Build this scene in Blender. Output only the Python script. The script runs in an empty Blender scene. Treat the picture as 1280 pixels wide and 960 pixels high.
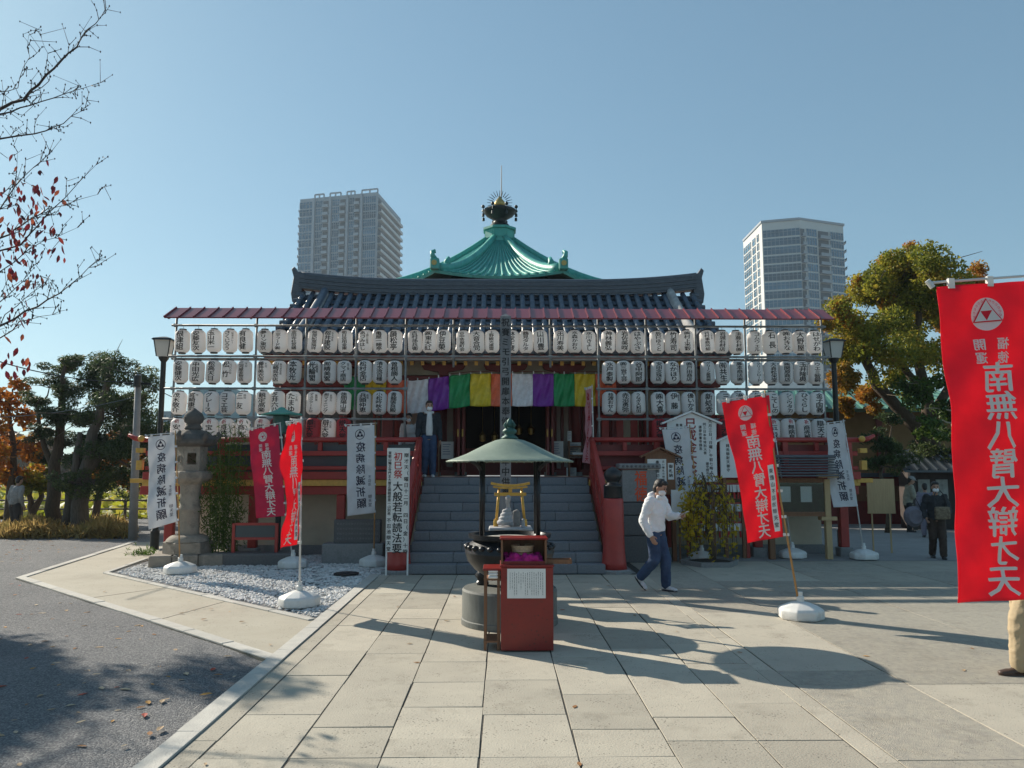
import bpy, bmesh, math, random
import numpy as np
from mathutils import Vector, Matrix, noise as mnoise
random.seed(7); rng = np.random.default_rng(7)
S = bpy.context.scene
COL = S.collection
R = math.radians
# ---------------------------------------------------------------- camera
CAMH = 1.85
FPX = 962.0                                   # focal length in pixels of the 1280 x 960 photograph
PITCH = math.atan(105.0 / FPX)
YAW = math.atan(13.0 / FPX)
cd = bpy.data.cameras.new('camera'); cam = bpy.data.objects.new('camera', cd); COL.objects.link(cam)
cd.sensor_width = 36.0; cd.lens = 36.0 * FPX / 1280.0; cd.clip_end = 5000; cd.clip_start = 0.05
cam.location = (0, 0, CAMH)
cam.rotation_euler = (R(90) + PITCH, 0, -YAW)
S.camera = cam
# ---------------------------------------------------------------- sky and sun
SUN_EL = R(29.5)
SUN_AZ = math.atan2(-2.69, 2.08)              # from +Y towards -X: behind the hall, to the left
SKY_STRENGTH = 0.132
SUN_STRENGTH = 4.2
EXPOSURE = 0.84
W = bpy.data.worlds.new('World'); S.world = W; W.use_nodes = True
wn = W.node_tree.nodes; wl = W.node_tree.links; wn.clear()
sky = wn.new('ShaderNodeTexSky'); sky.sky_type = 'NISHITA'; sky.sun_disc = False
sky.sun_elevation = SUN_EL; sky.sun_rotation = SUN_AZ
sky.altitude = 0; sky.air_density = 1.0; sky.dust_density = 0.5; sky.ozone_density = 1.5
bg = wn.new('ShaderNodeBackground'); bg.inputs['Strength'].default_value = SKY_STRENGTH
wo = wn.new('ShaderNodeOutputWorld')
ga = wn.new('ShaderNodeGamma'); ga.inputs['Gamma'].default_value = 0.58        # a milder fall-off from the sun's side, over the whole sky alike
ti = wn.new('ShaderNodeMix'); ti.data_type = 'RGBA'; ti.blend_type = 'MULTIPLY'; ti.inputs['Factor'].default_value = 1.0; ti.inputs['B'].default_value = (0.66, 0.92, 1.0, 1.0)
wl.new(sky.outputs[0], ga.inputs[0]); wl.new(ga.outputs[0], ti.inputs['A']); wl.new(ti.outputs['Result'], bg.inputs[0]); wl.new(bg.outputs[0], wo.inputs[0])
sl = bpy.data.lights.new('sun', 'SUN'); sl.energy = SUN_STRENGTH; sl.angle = R(0.53); sl.color = (1.0, 0.91, 0.77)
sun = bpy.data.objects.new('sun', sl); COL.objects.link(sun)
SUN_DIR = Vector((math.sin(SUN_AZ) * math.cos(SUN_EL), math.cos(SUN_AZ) * math.cos(SUN_EL), math.sin(SUN_EL)))
sun.rotation_euler = SUN_DIR.to_track_quat('Z', 'Y').to_euler(); sun.location = (-20, 20, 30)
S.view_settings.view_transform = 'Standard'; S.view_settings.look = 'None'
S.view_settings.exposure = EXPOSURE; S.view_settings.gamma = 1.0; S.view_settings.use_curve_mapping = False
S.render.engine = 'CYCLES'; S.cycles.max_bounces = 8; S.cycles.diffuse_bounces = 4; S.cycles.transparent_max_bounces = 12
S.cycles.use_denoising = True
# ---------------------------------------------------------------- from a pixel of the photograph to a place
_cp, _sp, _cy, _sy = math.cos(PITCH), math.sin(PITCH), math.cos(YAW), math.sin(YAW)
def ray(px, py):
    u = (px - 640.0) / FPX; v = (480.0 - py) / FPX
    y = _cp - v * _sp; z = _sp + v * _cp
    return Vector((u * _cy + y * _sy, -u * _sy + y * _cy, z))
def at(px, py, Y):
    d = ray(px, py); t = Y / d.y
    return Vector((d.x * t, Y, CAMH + d.z * t))
def gr(px, py, z=0.0):
    d = ray(px, py); t = (z - CAMH) / d.z
    return Vector((d.x * t, d.y * t, z))
# ---------------------------------------------------------------- tagging
def tag(o, label=None, cat=None, group=None, kind=None):
    if label: o['label'] = label
    if cat: o['category'] = cat
    if group: o['group'] = group
    if kind: o['kind'] = kind
    return o
def thing(name, label, cat, loc=(0, 0, 0), rz=0.0, group=None):
    o = bpy.data.objects.new(name, None); COL.objects.link(o)
    o.empty_display_size = 0.1; o.location = loc; o.rotation_euler = (0, 0, rz)
    return tag(o, label, cat, group)
def kids(o): return [c for c in bpy.data.objects if c.parent == o]
def copy_tree(o, parent=None, tree=None):
    c = o.copy(); COL.objects.link(c); c.parent = parent
    for ch in o.children: copy_tree(ch, c)
    return c
def wloc(o):
    v = Vector((0, 0, 0))
    while o is not None: v += o.location; o = o.parent
    return v
# ---------------------------------------------------------------- materials
MATS = {}
def mat(name, col, rough=0.6, metal=0.0, var=0.0, scale=8.0, bump=0.0, bscale=None, col2=None, rand=0.0, spec=0.5, detail=4.0,
        trans=0.0, stretch=None, wear=None, coat=0.0, wearscale=3.0, wearlo=0.52, wearhi=0.62, speck=None, speckscale=30.0):
    if name in MATS: return MATS[name]
    m = bpy.data.materials.new(name); m.use_nodes = True
    n = m.node_tree.nodes; l = m.node_tree.links; b = n['Principled BSDF']
    b.inputs['Roughness'].default_value = rough; b.inputs['Metallic'].default_value = metal
    b.inputs['Specular IOR Level'].default_value = spec
    if coat: b.inputs['Coat Weight'].default_value = coat; b.inputs['Coat Roughness'].default_value = 0.15
    c = (*col, 1.0); out = None
    tc = n.new('ShaderNodeTexCoord'); vec = tc.outputs['Object']
    if stretch:
        mp = n.new('ShaderNodeMapping'); mp.inputs['Scale'].default_value = stretch; l.new(vec, mp.inputs[0]); vec = mp.outputs[0]
    if rand or var or col2 or bump:
        oi = n.new('ShaderNodeObjectInfo')
        ad = n.new('ShaderNodeVectorMath'); ad.operation = 'ADD'
        cx = n.new('ShaderNodeMath'); cx.operation = 'MULTIPLY'; cx.inputs[1].default_value = 37.0
        l.new(oi.outputs['Random'], cx.inputs[0]); l.new(vec, ad.inputs[0]); l.new(cx.outputs[0], ad.inputs[1]); vec = ad.outputs[0]
    if var or col2:
        nz = n.new('ShaderNodeTexNoise'); nz.inputs['Scale'].default_value = scale; nz.inputs['Detail'].default_value = detail
        nz.inputs['Roughness'].default_value = 0.62
        l.new(vec, nz.inputs['Vector'])
        mx = n.new('ShaderNodeMix'); mx.data_type = 'RGBA'
        c2 = (*col2, 1.0) if col2 else (*[max(0, x * (1 - var)) for x in col], 1.0)
        c1 = c if col2 else (*[min(1, x * (1 + var * 0.6)) for x in col], 1.0)
        mr = n.new('ShaderNodeMapRange'); mr.inputs[1].default_value = 0.3; mr.inputs[2].default_value = 0.7
        l.new(nz.outputs['Fac'], mr.inputs[0]); l.new(mr.outputs[0], mx.inputs['Factor'])
        mx.inputs['A'].default_value = c1; mx.inputs['B'].default_value = c2
        out = mx.outputs['Result']
    if wear:
        nw = n.new('ShaderNodeTexNoise'); nw.inputs['Scale'].default_value = wearscale; nw.inputs['Detail'].default_value = 8.0
        nw.inputs['Roughness'].default_value = 0.7
        l.new(vec, nw.inputs['Vector'])
        mr2 = n.new('ShaderNodeMapRange'); mr2.inputs[1].default_value = wearlo; mr2.inputs[2].default_value = wearhi; mr2.inputs[4].default_value = 0.8
        l.new(nw.outputs['Fac'], mr2.inputs[0])
        mw = n.new('ShaderNodeMix'); mw.data_type = 'RGBA'; mw.inputs['B'].default_value = (*wear, 1.0)
        l.new(mr2.outputs[0], mw.inputs['Factor'])
        if out: l.new(out, mw.inputs['A'])
        else: mw.inputs['A'].default_value = c
        out = mw.outputs['Result']
    if speck:
        vo = n.new('ShaderNodeTexVoronoi'); vo.inputs['Scale'].default_value = speckscale; l.new(vec, vo.inputs['Vector'])
        n2 = n.new('ShaderNodeTexNoise'); n2.inputs['Scale'].default_value = speckscale * 0.13; l.new(vec, n2.inputs['Vector'])
        sm_ = n.new('ShaderNodeMath'); sm_.operation = 'MULTIPLY_ADD'; sm_.inputs[1].default_value = -0.55; l.new(n2.outputs['Fac'], sm_.inputs[0]); l.new(vo.outputs['Distance'], sm_.inputs[2])
        m4 = n.new('ShaderNodeMapRange'); m4.inputs[1].default_value = -0.17; m4.inputs[2].default_value = -0.09; m4.inputs[3].default_value = 0.75; m4.inputs[4].default_value = 0.0; l.new(sm_.outputs[0], m4.inputs[0])
        mk = n.new('ShaderNodeMix'); mk.data_type = 'RGBA'; mk.inputs['B'].default_value = (*speck, 1.0); l.new(m4.outputs[0], mk.inputs['Factor'])
        if out: l.new(out, mk.inputs['A'])
        else: mk.inputs['A'].default_value = c
        out = mk.outputs['Result']
    if rand:
        hs = n.new('ShaderNodeHueSaturation')
        mr3 = n.new('ShaderNodeMapRange'); mr3.inputs[3].default_value = 1 - rand; mr3.inputs[4].default_value = 1 + rand
        l.new(oi.outputs['Random'], mr3.inputs[0]); l.new(mr3.outputs[0], hs.inputs['Value'])
        if out: l.new(out, hs.inputs['Color'])
        else: hs.inputs['Color'].default_value = c
        out = hs.outputs['Color']
    if out: l.new(out, b.inputs['Base Color'])
    else: b.inputs['Base Color'].default_value = c
    if bump:
        nb = n.new('ShaderNodeTexNoise'); nb.inputs['Scale'].default_value = bscale or scale * 4; nb.inputs['Detail'].default_value = 6.0
        l.new(vec, nb.inputs['Vector'])
        bp = n.new('ShaderNodeBump'); bp.inputs['Strength'].default_value = min(1.0, bump); bp.inputs['Distance'].default_value = 0.02 * max(1.0, bump)
        l.new(nb.outputs['Fac'], bp.inputs['Height']); l.new(bp.outputs[0], b.inputs['Normal'])
    if trans:
        tr = n.new('ShaderNodeBsdfTranslucent'); ms = n.new('ShaderNodeMixShader'); ms.inputs[0].default_value = trans
        if out: l.new(out, tr.inputs['Color'])
        else: tr.inputs['Color'].default_value = c
        o = n['Material Output']; l.new(b.outputs[0], ms.inputs[1]); l.new(tr.outputs[0], ms.inputs[2]); l.new(ms.outputs[0], o.inputs[0])
    MATS[name] = m
    return m
def glass(name, tint=(0.9, 0.95, 0.95)):
    if name in MATS: return MATS[name]
    m = bpy.data.materials.new(name); m.use_nodes = True
    n = m.node_tree.nodes; l = m.node_tree.links; n.remove(n['Principled BSDF'])
    t = n.new('ShaderNodeBsdfTransparent'); t.inputs[0].default_value = (*tint, 1)
    g = n.new('ShaderNodeBsdfGlossy'); g.inputs['Roughness'].default_value = 0.03
    f = n.new('ShaderNodeFresnel'); f.inputs[0].default_value = 1.5
    mx = n.new('ShaderNodeMixShader'); l.new(f.outputs[0], mx.inputs[0]); l.new(t.outputs[0], mx.inputs[1]); l.new(g.outputs[0], mx.inputs[2])
    l.new(mx.outputs[0], n['Material Output'].inputs[0]); MATS[name] = m
    return m
# ---------------------------------------------------------------- mesh collector
class MB:
    def __init__(s): s.v = []; s.f = []; s.m = []; s.cur = 0
    def add(s, vs, fs):
        o = len(s.v); s.v.extend([tuple(p) for p in vs]); s.f.extend([tuple(i + o for i in f) for f in fs]); s.m.extend([s.cur] * len(fs)); return s
    def box(s, lo, hi, rz=0.0, piv=None):
        x0, y0, z0 = lo; x1, y1, z1 = hi
        vs = [(x0, y0, z0), (x1, y0, z0), (x1, y1, z0), (x0, y1, z0), (x0, y0, z1), (x1, y0, z1), (x1, y1, z1), (x0, y1, z1)]
        if rz:
            px, py = piv or ((x0 + x1) / 2, (y0 + y1) / 2); c, q = math.cos(rz), math.sin(rz)
            vs = [(px + (x - px) * c - (y - py) * q, py + (x - px) * q + (y - py) * c, z) for x, y, z in vs]
        return s.add(vs, [(3, 2, 1, 0), (4, 5, 6, 7), (0, 1, 5, 4), (1, 2, 6, 5), (2, 3, 7, 6), (3, 0, 4, 7)])
    def cbox(s, c, d): return s.box([c[i] - d[i] / 2 for i in range(3)], [c[i] + d[i] / 2 for i in range(3)])
    def beam(s, a, b, w, h, up=(0, 0, 1)):
        a = Vector(a); b = Vector(b); d = (b - a).normalized(); u = Vector(up)
        if abs(d.dot(u)) > 0.98: u = Vector((0, 1, 0))
        x = d.cross(u).normalized() * (w / 2); y = x.cross(d).normalized() * (h / 2)
        vs = [a - x - y, a + x - y, a + x + y, a - x + y, b - x - y, b + x - y, b + x + y, b - x + y]
        return s.add(vs, [(3, 2, 1, 0), (4, 5, 6, 7), (0, 1, 5, 4), (1, 2, 6, 5), (2, 3, 7, 6), (3, 0, 4, 7)])
    def frustum(s, c, w0, d0, w1, d1, z0, z1):
        x, y = c
        vs = [(x - w0 / 2, y - d0 / 2, z0), (x + w0 / 2, y - d0 / 2, z0), (x + w0 / 2, y + d0 / 2, z0), (x - w0 / 2, y + d0 / 2, z0),
              (x - w1 / 2, y - d1 / 2, z1), (x + w1 / 2, y - d1 / 2, z1), (x + w1 / 2, y + d1 / 2, z1), (x - w1 / 2, y + d1 / 2, z1)]
        return s.add(vs, [(3, 2, 1, 0), (4, 5, 6, 7), (0, 1, 5, 4), (1, 2, 6, 5), (2, 3, 7, 6), (3, 0, 4, 7)])
    def tube(s, pts, rad, n=8, cap=True, sx=1.0, sy=1.0, ref=None):
        pts = [Vector(p) for p in pts]; k = len(pts)
        rad = [rad] * k if not hasattr(rad, '__len__') else rad
        vs = []; prev = None
        for i, p in enumerate(pts):
            d = (pts[min(i + 1, k - 1)] - pts[max(i - 1, 0)]).normalized()
            if prev is None:
                u = Vector(ref) if ref else (Vector((1, 0, 0)) if abs(d.x) < 0.9 else Vector((0, 1, 0)))
            else: u = prev
            u = (u - d * u.dot(d)).normalized(); w = d.cross(u); prev = u
            r = rad[i]; rx, ry = (r if hasattr(r, '__len__') else (r * sx, r * sy))
            for j in range(n):
                a = 2 * math.pi * j / n; vs.append(p + u * (math.cos(a) * rx) + w * (math.sin(a) * ry))
        fs = [(i * n + j, i * n + (j + 1) % n, (i + 1) * n + (j + 1) % n, (i + 1) * n + j) for i in range(k - 1) for j in range(n)]
        if cap: fs += [tuple(range(n - 1, -1, -1)), tuple(range((k - 1) * n, k * n))]
        return s.add(vs, fs)
    def cyl(s, a, b, r0, r1=None, n=12): return s.tube([a, b], [r0, r1 if r1 is not None else r0], n)
    def lathe(s, prof, c=(0, 0, 0), n=24, rot=0.0, cap=True):
        vs = []; k = len(prof)
        for r, z in prof:
            for j in range(n):
                a = rot + 2 * math.pi * j / n; vs.append((c[0] + r * math.cos(a), c[1] + r * math.sin(a), c[2] + z))
        fs = [(i * n + j, i * n + (j + 1) % n, (i + 1) * n + (j + 1) % n, (i + 1) * n + j) for i in range(k - 1) for j in range(n)]
        if cap: fs += [tuple(range(n - 1, -1, -1)), tuple(range((k - 1) * n, k * n))]
        return s.add(vs, fs)
    def ball(s, c, r, n=12, m=8):
        rx, ry, rz = r if hasattr(r, '__len__') else (r, r, r)
        vs = [(c[0], c[1], c[2] - rz)]
        for i in range(1, m):
            t = math.pi * i / m
            for j in range(n):
                a = 2 * math.pi * j / n; vs.append((c[0] + rx * math.sin(t) * math.cos(a), c[1] + ry * math.sin(t) * math.sin(a), c[2] - rz * math.cos(t)))
        vs.append((c[0], c[1], c[2] + rz)); L = len(vs) - 1
        fs = [(0, 1 + (j + 1) % n, 1 + j) for j in range(n)]
        fs += [(1 + i * n + j, 1 + i * n + (j + 1) % n, 1 + (i + 1) * n + (j + 1) % n, 1 + (i + 1) * n + j) for i in range(m - 2) for j in range(n)]
        fs += [(L, 1 + (m - 2) * n + j, 1 + (m - 2) * n + (j + 1) % n) for j in range(n)]
        return s.add(vs, fs)
    def prism(s, poly, z0, z1):
        k = len(poly); vs = [(x, y, z0) for x, y in poly] + [(x, y, z1) for x, y in poly]
        return s.add(vs, [tuple(range(k - 1, -1, -1)), tuple(range(k, 2 * k))] + [(i, (i + 1) % k, k + (i + 1) % k, k + i) for i in range(k)])
    def xprism(s, poly, x0, x1):                       # polygon in (y, z) swept along x
        k = len(poly); vs = [(x0, y, z) for y, z in poly] + [(x1, y, z) for y, z in poly]
        return s.add(vs, [tuple(range(k - 1, -1, -1)), tuple(range(k, 2 * k))] + [(i, (i + 1) % k, k + (i + 1) % k, k + i) for i in range(k)])
    def yprism(s, poly, y0, y1):                       # polygon in (x, z) swept along y
        k = len(poly); vs = [(x, y0, z) for x, z in poly] + [(x, y1, z) for x, z in poly]
        return s.add(vs, [tuple(range(k)), tuple(range(2 * k - 1, k - 1, -1))] + [((i + 1) % k, i, k + i, k + (i + 1) % k) for i in range(k)])
    def sheet(s, fn, nu, nv, th=0.0):                  # fn(u, v) -> point; closed when th > 0
        P = [[Vector(fn(i / nu, j / nv)) for j in range(nv + 1)] for i in range(nu + 1)]
        idx = lambda i, j: i * (nv + 1) + j
        vs = [P[i][j] for i in range(nu + 1) for j in range(nv + 1)]
        fs = [(idx(i, j), idx(i + 1, j), idx(i + 1, j + 1), idx(i, j + 1)) for i in range(nu) for j in range(nv)]
        if th:
            N = []
            for i in range(nu + 1):
                for j in range(nv + 1):
                    a = P[min(i + 1, nu)][j] - P[max(i - 1, 0)][j]; b = P[i][min(j + 1, nv)] - P[i][max(j - 1, 0)]
                    N.append(a.cross(b).normalized())
            o = len(vs); vs = vs + [vs[k] - N[k] * th for k in range(o)]
            fs += [tuple(o + q for q in reversed(f)) for f in fs[:nu * nv]]
            rim = [idx(i, 0) for i in range(nu)] + [idx(nu, j) for j in range(nv)] + [idx(i, nv) for i in range(nu, 0, -1)] + [idx(0, j) for j in range(nv, 0, -1)]
            fs += [(rim[(q + 1) % len(rim)], rim[q], o + rim[q], o + rim[(q + 1) % len(rim)]) for q in range(len(rim))]
        return s.add(vs, fs)
    def mesh(s, name, mats, smooth=False):
        me = bpy.data.meshes.new(name); me.from_pydata([tuple(p) for p in s.v], [], s.f)
        for m in (mats if isinstance(mats, (list, tuple)) else [mats]): me.materials.append(m)
        if isinstance(mats, (list, tuple)) and len(mats) > 1: me.polygons.foreach_set('material_index', s.m)
        if smooth: me.polygons.foreach_set('use_smooth', [True] * len(me.polygons))
        me.update()
        return me
    def build(s, name, mats, parent=None, world=False, smooth=False, bevel=0.0, seg=1, auto=None, **kw):
        if world and parent is not None:
            L = wloc(parent); s.v = [(p[0] - L.x, p[1] - L.y, p[2] - L.z) for p in s.v]
        me = s.mesh(name, mats, smooth)
        if bevel or auto is not None or kw.get('weld'):
            bm = bmesh.new(); bm.from_mesh(me)
            if kw.get('weld'): bmesh.ops.remove_doubles(bm, verts=bm.verts, dist=1e-4)
            if bevel: bmesh.ops.bevel(bm, geom=list(bm.edges), offset=bevel, segments=seg, affect='EDGES', profile=0.5, clamp_overlap=True)
            if auto is not None:
                for f in bm.faces: f.smooth = True
                for e in bm.edges:
                    if len(e.link_faces) == 2 and e.calc_face_angle(0) > auto: e.smooth = False
            bm.to_mesh(me); bm.free()
        o = bpy.data.objects.new(name, me); COL.objects.link(o)
        if parent is not None: o.parent = parent
        for k in ('label', 'category', 'group', 'kind'):
            if kw.get(k): o[k] = kw[k]
        return o
def link(name, me, parent=None, loc=None, rot=None, scale=None):
    o = bpy.data.objects.new(name, me); COL.objects.link(o)
    if parent is not None: o.parent = parent
    if loc is not None: o.location = loc
    if rot is not None: o.rotation_euler = rot
    if scale is not None: o.scale = scale
    return o
def remesh(mb, name, m, parent, voxel, smooth=6, world=False, lap=0.5, fold=0.0):
    """overlapping closed shapes grown together into one continuous skin"""
    o = mb.build(name, m, parent, world=world)
    md = o.modifiers.new('r', 'REMESH'); md.mode = 'VOXEL'; md.voxel_size = voxel; md.use_smooth_shade = True
    ms = o.modifiers.new('s', 'SMOOTH'); ms.iterations = smooth; ms.factor = lap
    dg = bpy.context.evaluated_depsgraph_get(); dg.update()
    me = bpy.data.meshes.new_from_object(o.evaluated_get(dg))
    o.modifiers.clear(); old = o.data; o.data = me; bpy.data.meshes.remove(old)
    me.materials.clear(); me.materials.append(m)
    if fold:                                           # creases of cloth
        sd = random.uniform(0, 50); nv = [(v.co.copy(), v.normal.copy()) for v in me.vertices]
        for v, (c, nn) in zip(me.vertices, nv):
            a = mnoise.noise(Vector((c.x * 5 + sd, c.y * 5, c.z * 9 + 2.2 * c.x * 3))); k = mnoise.noise(Vector((c.x * 11 + sd, c.y * 11, c.z * 24 - 9 * c.x)))
            v.co = c + nn * fold * (1.1 * (1 - abs(a) * 2.6) + 0.7 * (1 - abs(k) * 2.4) - 0.5)
    me.polygons.foreach_set('use_smooth', [True] * len(me.polygons)); me.polygons.foreach_set('material_index', [0] * len(me.polygons))
    return o
# ---------------------------------------------------------------- writing: glyph outlines, sliced so that they bend with what they are written on
_GL = {}; _EM = []
CHARS = '　〇あいうおかがきぎくぐこさしじせたづてとなのはひぶほまみやゆよらりるろわんアイウェエカクグコシスソタテトドニフマミムモリルレロンー㈱㈲一七三上不与世中主之九亀事二五井京亭人介仏仲伊会住佐体作供信修健僧優元光入八公六共兵典内処初別前勇務勝十午南原参友双叡古司合吉同君吟呉和咲品商喜営嗣四国國園城堂塚売夢大天央奉子孫守安定宝宮家寛寺寿小屋山岩崎川州工巳平年幸広店庫康建弓引弘弥張後御徳忍念息恵成戸所扉才授摩教敬新日時晴智曜書曽月有服朝木本札材村東松林栄株根格桂桜森楽榮次正殿水氷池沢河沼法泰洗津流清渡滅滝無牧物特玉王珠生産用田町疫病百盟睡石社祈祝神祥祭福秋種穀穂端竹第籍米紀紅納組繁繕美義臂般良芝芸若茂茶荒葉蔵藤衛衣製要見親観設話読講護谷豆豊財賽赤身転輪辯辰通連運道部里野金銭長門開間関閣阿除陽隆青音韻須頭願食飯養高鶴龍（）'
def _prefetch(chars, offs):
    """outlines of every character needed, made in one go from Blender's own fonts"""
    made = []
    for off in offs:
        for ch in ['國'] + sorted(set(chars) - set(' |　')):
            c = bpy.data.curves.new('g', 'FONT'); c.body = ch; c.size = 1.0; c.align_x = 'CENTER'; c.offset = off; c.resolution_u = 2; c.fill_mode = 'FRONT'
            o = bpy.data.objects.new('g', c); COL.objects.link(o); made.append((ch, off, o, c))
    dg = bpy.context.evaluated_depsgraph_get(); dg.update()
    for ch, off, o, c in made:
        me = bpy.data.meshes.new_from_object(o.evaluated_get(dg)); co = [tuple(v.co) for v in me.vertices]; pf = [tuple(p.vertices) for p in me.polygons]
        if not _EM:
            xs = [p[0] for p in co]; ys = [p[1] for p in co]
            _EM.extend([(min(xs) + max(xs)) / 2, (min(ys) + max(ys)) / 2, max(max(xs) - min(xs), max(ys) - min(ys))])
        _GL[(ch, off)] = ([((x - _EM[0]) / _EM[2] * 0.94, (y - _EM[1]) / _EM[2] * 0.94) for x, y, z in co], pf)
        bpy.data.meshes.remove(me)
    for ch, off, o, c in made: bpy.data.objects.remove(o); bpy.data.curves.remove(c)
BOLD, THIN = 0.034, 0.014
def glyph(ch, off=BOLD, cuts=6, vcuts=0):
    k = (ch, 0.0, cuts, vcuts)
    if k in _GL: return _GL[k]
    if not _EM: _prefetch(CHARS, (0.0,))
    vs, fs = _GL[(ch, 0.0)]; bm = bmesh.new(); bv = [bm.verts.new((x, y, 0)) for x, y in vs]
    for f in fs:
        try: bm.faces.new([bv[i] for i in f])
        except ValueError: pass
    for ax, nn in ((0, cuts), (1, vcuts)):
        for i in range(1, nn):
            t = -0.5 + i / nn; no = (1, 0, 0) if ax == 0 else (0, 1, 0)
            bmesh.ops.bisect_plane(bm, geom=list(bm.verts) + list(bm.edges) + list(bm.faces), plane_co=(t * no[0], t * no[1], 0), plane_no=no)
    bm.verts.index_update()
    _GL[k] = ([(v.co.x, v.co.y) for v in bm.verts], [tuple(v.index for v in f.verts) for f in bm.faces]); bm.free()
    return _GL[k]
def write(mb, text, fn, cx, top, size, step=None, off=BOLD, cuts=6, vcuts=0, mirror=False, wide=1.0, horiz=False, jit=0.0):
    """vertical writing: fn(u, v) -> point; u to the right, v up"""
    step = step or size
    for i, ch in enumerate(text):
        if ch in ' 　': continue
        vs, fs = glyph(ch, off, cuts, vcuts)
        if ch == 'ー' and not horiz: vs = [(y * 1.0, -x) for x, y in vs]
        ox = cx + (i * step if horiz else 0) + random.uniform(-jit, jit) * size; oy = top - size / 2 - (0 if horiz else i * step)
        sg = -1 if mirror else 1; sc = size * (1 + random.uniform(-jit, jit)); sh = random.uniform(-jit, jit) * 0.8
        for c, (dx, dy) in enumerate(((0, 0), (0.022, 0.010), (-0.022, -0.004), (0.0, -0.020)) if off == BOLD else ((0, 0), (0.014, 0.010))):    # brush weight
            mb.add([fn(ox + sg * ((x + dx) * wide + sh * y) * sc, oy + (y + dy + 0.5 * sh * x) * sc, 0.0006 * c) for x, y in vs], [f if sg > 0 else f[::-1] for f in fs])
    return mb
# ================================================================ the ground
m_gravel = mat('grey_gravel', (0.21, 0.205, 0.20), 0.95)
def stony(m, sc, c0, c1, bd):
    n = m.node_tree.nodes; l = m.node_tree.links; b_ = n['Principled BSDF']; tc = n.new('ShaderNodeTexCoord')
    vo = n.new('ShaderNodeTexVoronoi'); vo.inputs['Scale'].default_value = sc; l.new(tc.outputs['Object'], vo.inputs['Vector'])
    sp = n.new('ShaderNodeSeparateColor'); l.new(vo.outputs['Color'], sp.inputs[0]); nz = n.new('ShaderNodeTexNoise'); nz.inputs['Scale'].default_value = 0.7; nz.inputs['Detail'].default_value = 6; l.new(tc.outputs['Object'], nz.inputs['Vector'])
    pw = n.new('ShaderNodeMath'); pw.operation = 'POWER'; pw.inputs[1].default_value = 1.8; l.new(sp.outputs[0], pw.inputs[0])
    ad = n.new('ShaderNodeMath'); ad.operation = 'MULTIPLY_ADD'; ad.inputs[1].default_value = 0.7; l.new(nz.outputs['Fac'], ad.inputs[0]); ad.inputs[2].default_value = -0.32; a2 = n.new('ShaderNodeMath'); a2.operation = 'ADD'; a2.use_clamp = True; l.new(ad.outputs[0], a2.inputs[0]); l.new(pw.outputs[0], a2.inputs[1])
    mx = n.new('ShaderNodeMix'); mx.data_type = 'RGBA'; mx.inputs['A'].default_value = (*c0, 1); mx.inputs['B'].default_value = (*c1, 1); l.new(a2.outputs[0], mx.inputs['Factor']); l.new(mx.outputs['Result'], b_.inputs['Base Color'])
    bp = n.new('ShaderNodeBump'); bp.inputs['Distance'].default_value = bd; bp.invert = True; l.new(vo.outputs['Distance'], bp.inputs['Height']); l.new(bp.outputs[0], b_.inputs['Normal'])
stony(m_gravel, 85.0, (0.105, 0.11, 0.12), (0.30, 0.295, 0.29), 0.016)
m_asph = mat('forecourt_asphalt', (0.30, 0.29, 0.275), 0.92, col2=(0.24, 0.235, 0.23), scale=3, bump=0.3, bscale=120)
m_slab = mat('paving_stone', (0.44, 0.40, 0.32), 0.88, col2=(0.37, 0.336, 0.272), scale=2.2, bump=0.25, bscale=70, rand=0.15, detail=8, wear=(0.20, 0.175, 0.135), wearscale=3.2, wearlo=0.54, wearhi=0.82, speck=(0.10, 0.09, 0.075), speckscale=34)
m_slabr = mat('aggregate_stone', (0.42, 0.38, 0.30), 0.92, col2=(0.30, 0.28, 0.24), scale=16, bump=0.6, bscale=150, rand=0.09, detail=8, wear=(0.17, 0.15, 0.12), wearscale=2.2, wearlo=0.52, wearhi=0.85, speck=(0.09, 0.08, 0.07), speckscale=48)
m_joint = mat('joint_soil', (0.07, 0.065, 0.055), 0.95, var=0.4, scale=30)
m_conc = mat('path_concrete', (0.42, 0.385, 0.31), 0.9, col2=(0.36, 0.325, 0.255), scale=1.6, bump=0.2, bscale=80, detail=8, rand=0.05, wear=(0.24, 0.215, 0.17), wearscale=0.9, wearlo=0.5, wearhi=0.85, speck=(0.12, 0.11, 0.09), speckscale=30)
m_kerb = mat('kerb_stone', (0.50, 0.48, 0.43), 0.85, col2=(0.40, 0.385, 0.35), scale=6, bump=0.3, bscale=60, rand=0.10, detail=8)
b = MB(); n = 40
xs = [-850, -400, -120, -60, -40, -30] + list(np.arange(-24, 12.1, 0.75)) + [14, 20, 40, 120, 400, 850]
ys = [-60, -20, 0] + list(np.arange(2, 30.1, 0.75)) + [34, 50, 120, 400, 1450]
vs = []; 
for y in ys:
    for x in xs:
        z = -0.05
        if x < -2.3 and 0 < y < 30: z = -0.022 + 0.005 * math.sin(x * 1.7 + y) + 0.005 * math.sin(y * 2.3 - x * 0.7)
        vs.append((x, y, z))
nx = len(xs)
b.add(vs, [(j * nx + i, j * nx + i + 1, (j + 1) * nx + i + 1, (j + 1) * nx + i) for j in range(len(ys) - 1) for i in range(nx - 1)])
b.build('ground', m_gravel, smooth=True, kind='structure')
# forecourt that runs round the hall on the right
b = MB(); b.prism([(2.0, 13.9), (60, 13.9), (60, 60), (7.2, 60), (7.2, 17.0), (2.0, 17.0)], -0.049, -0.012)
b.build('forecourt', m_asph, kind='structure')
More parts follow.
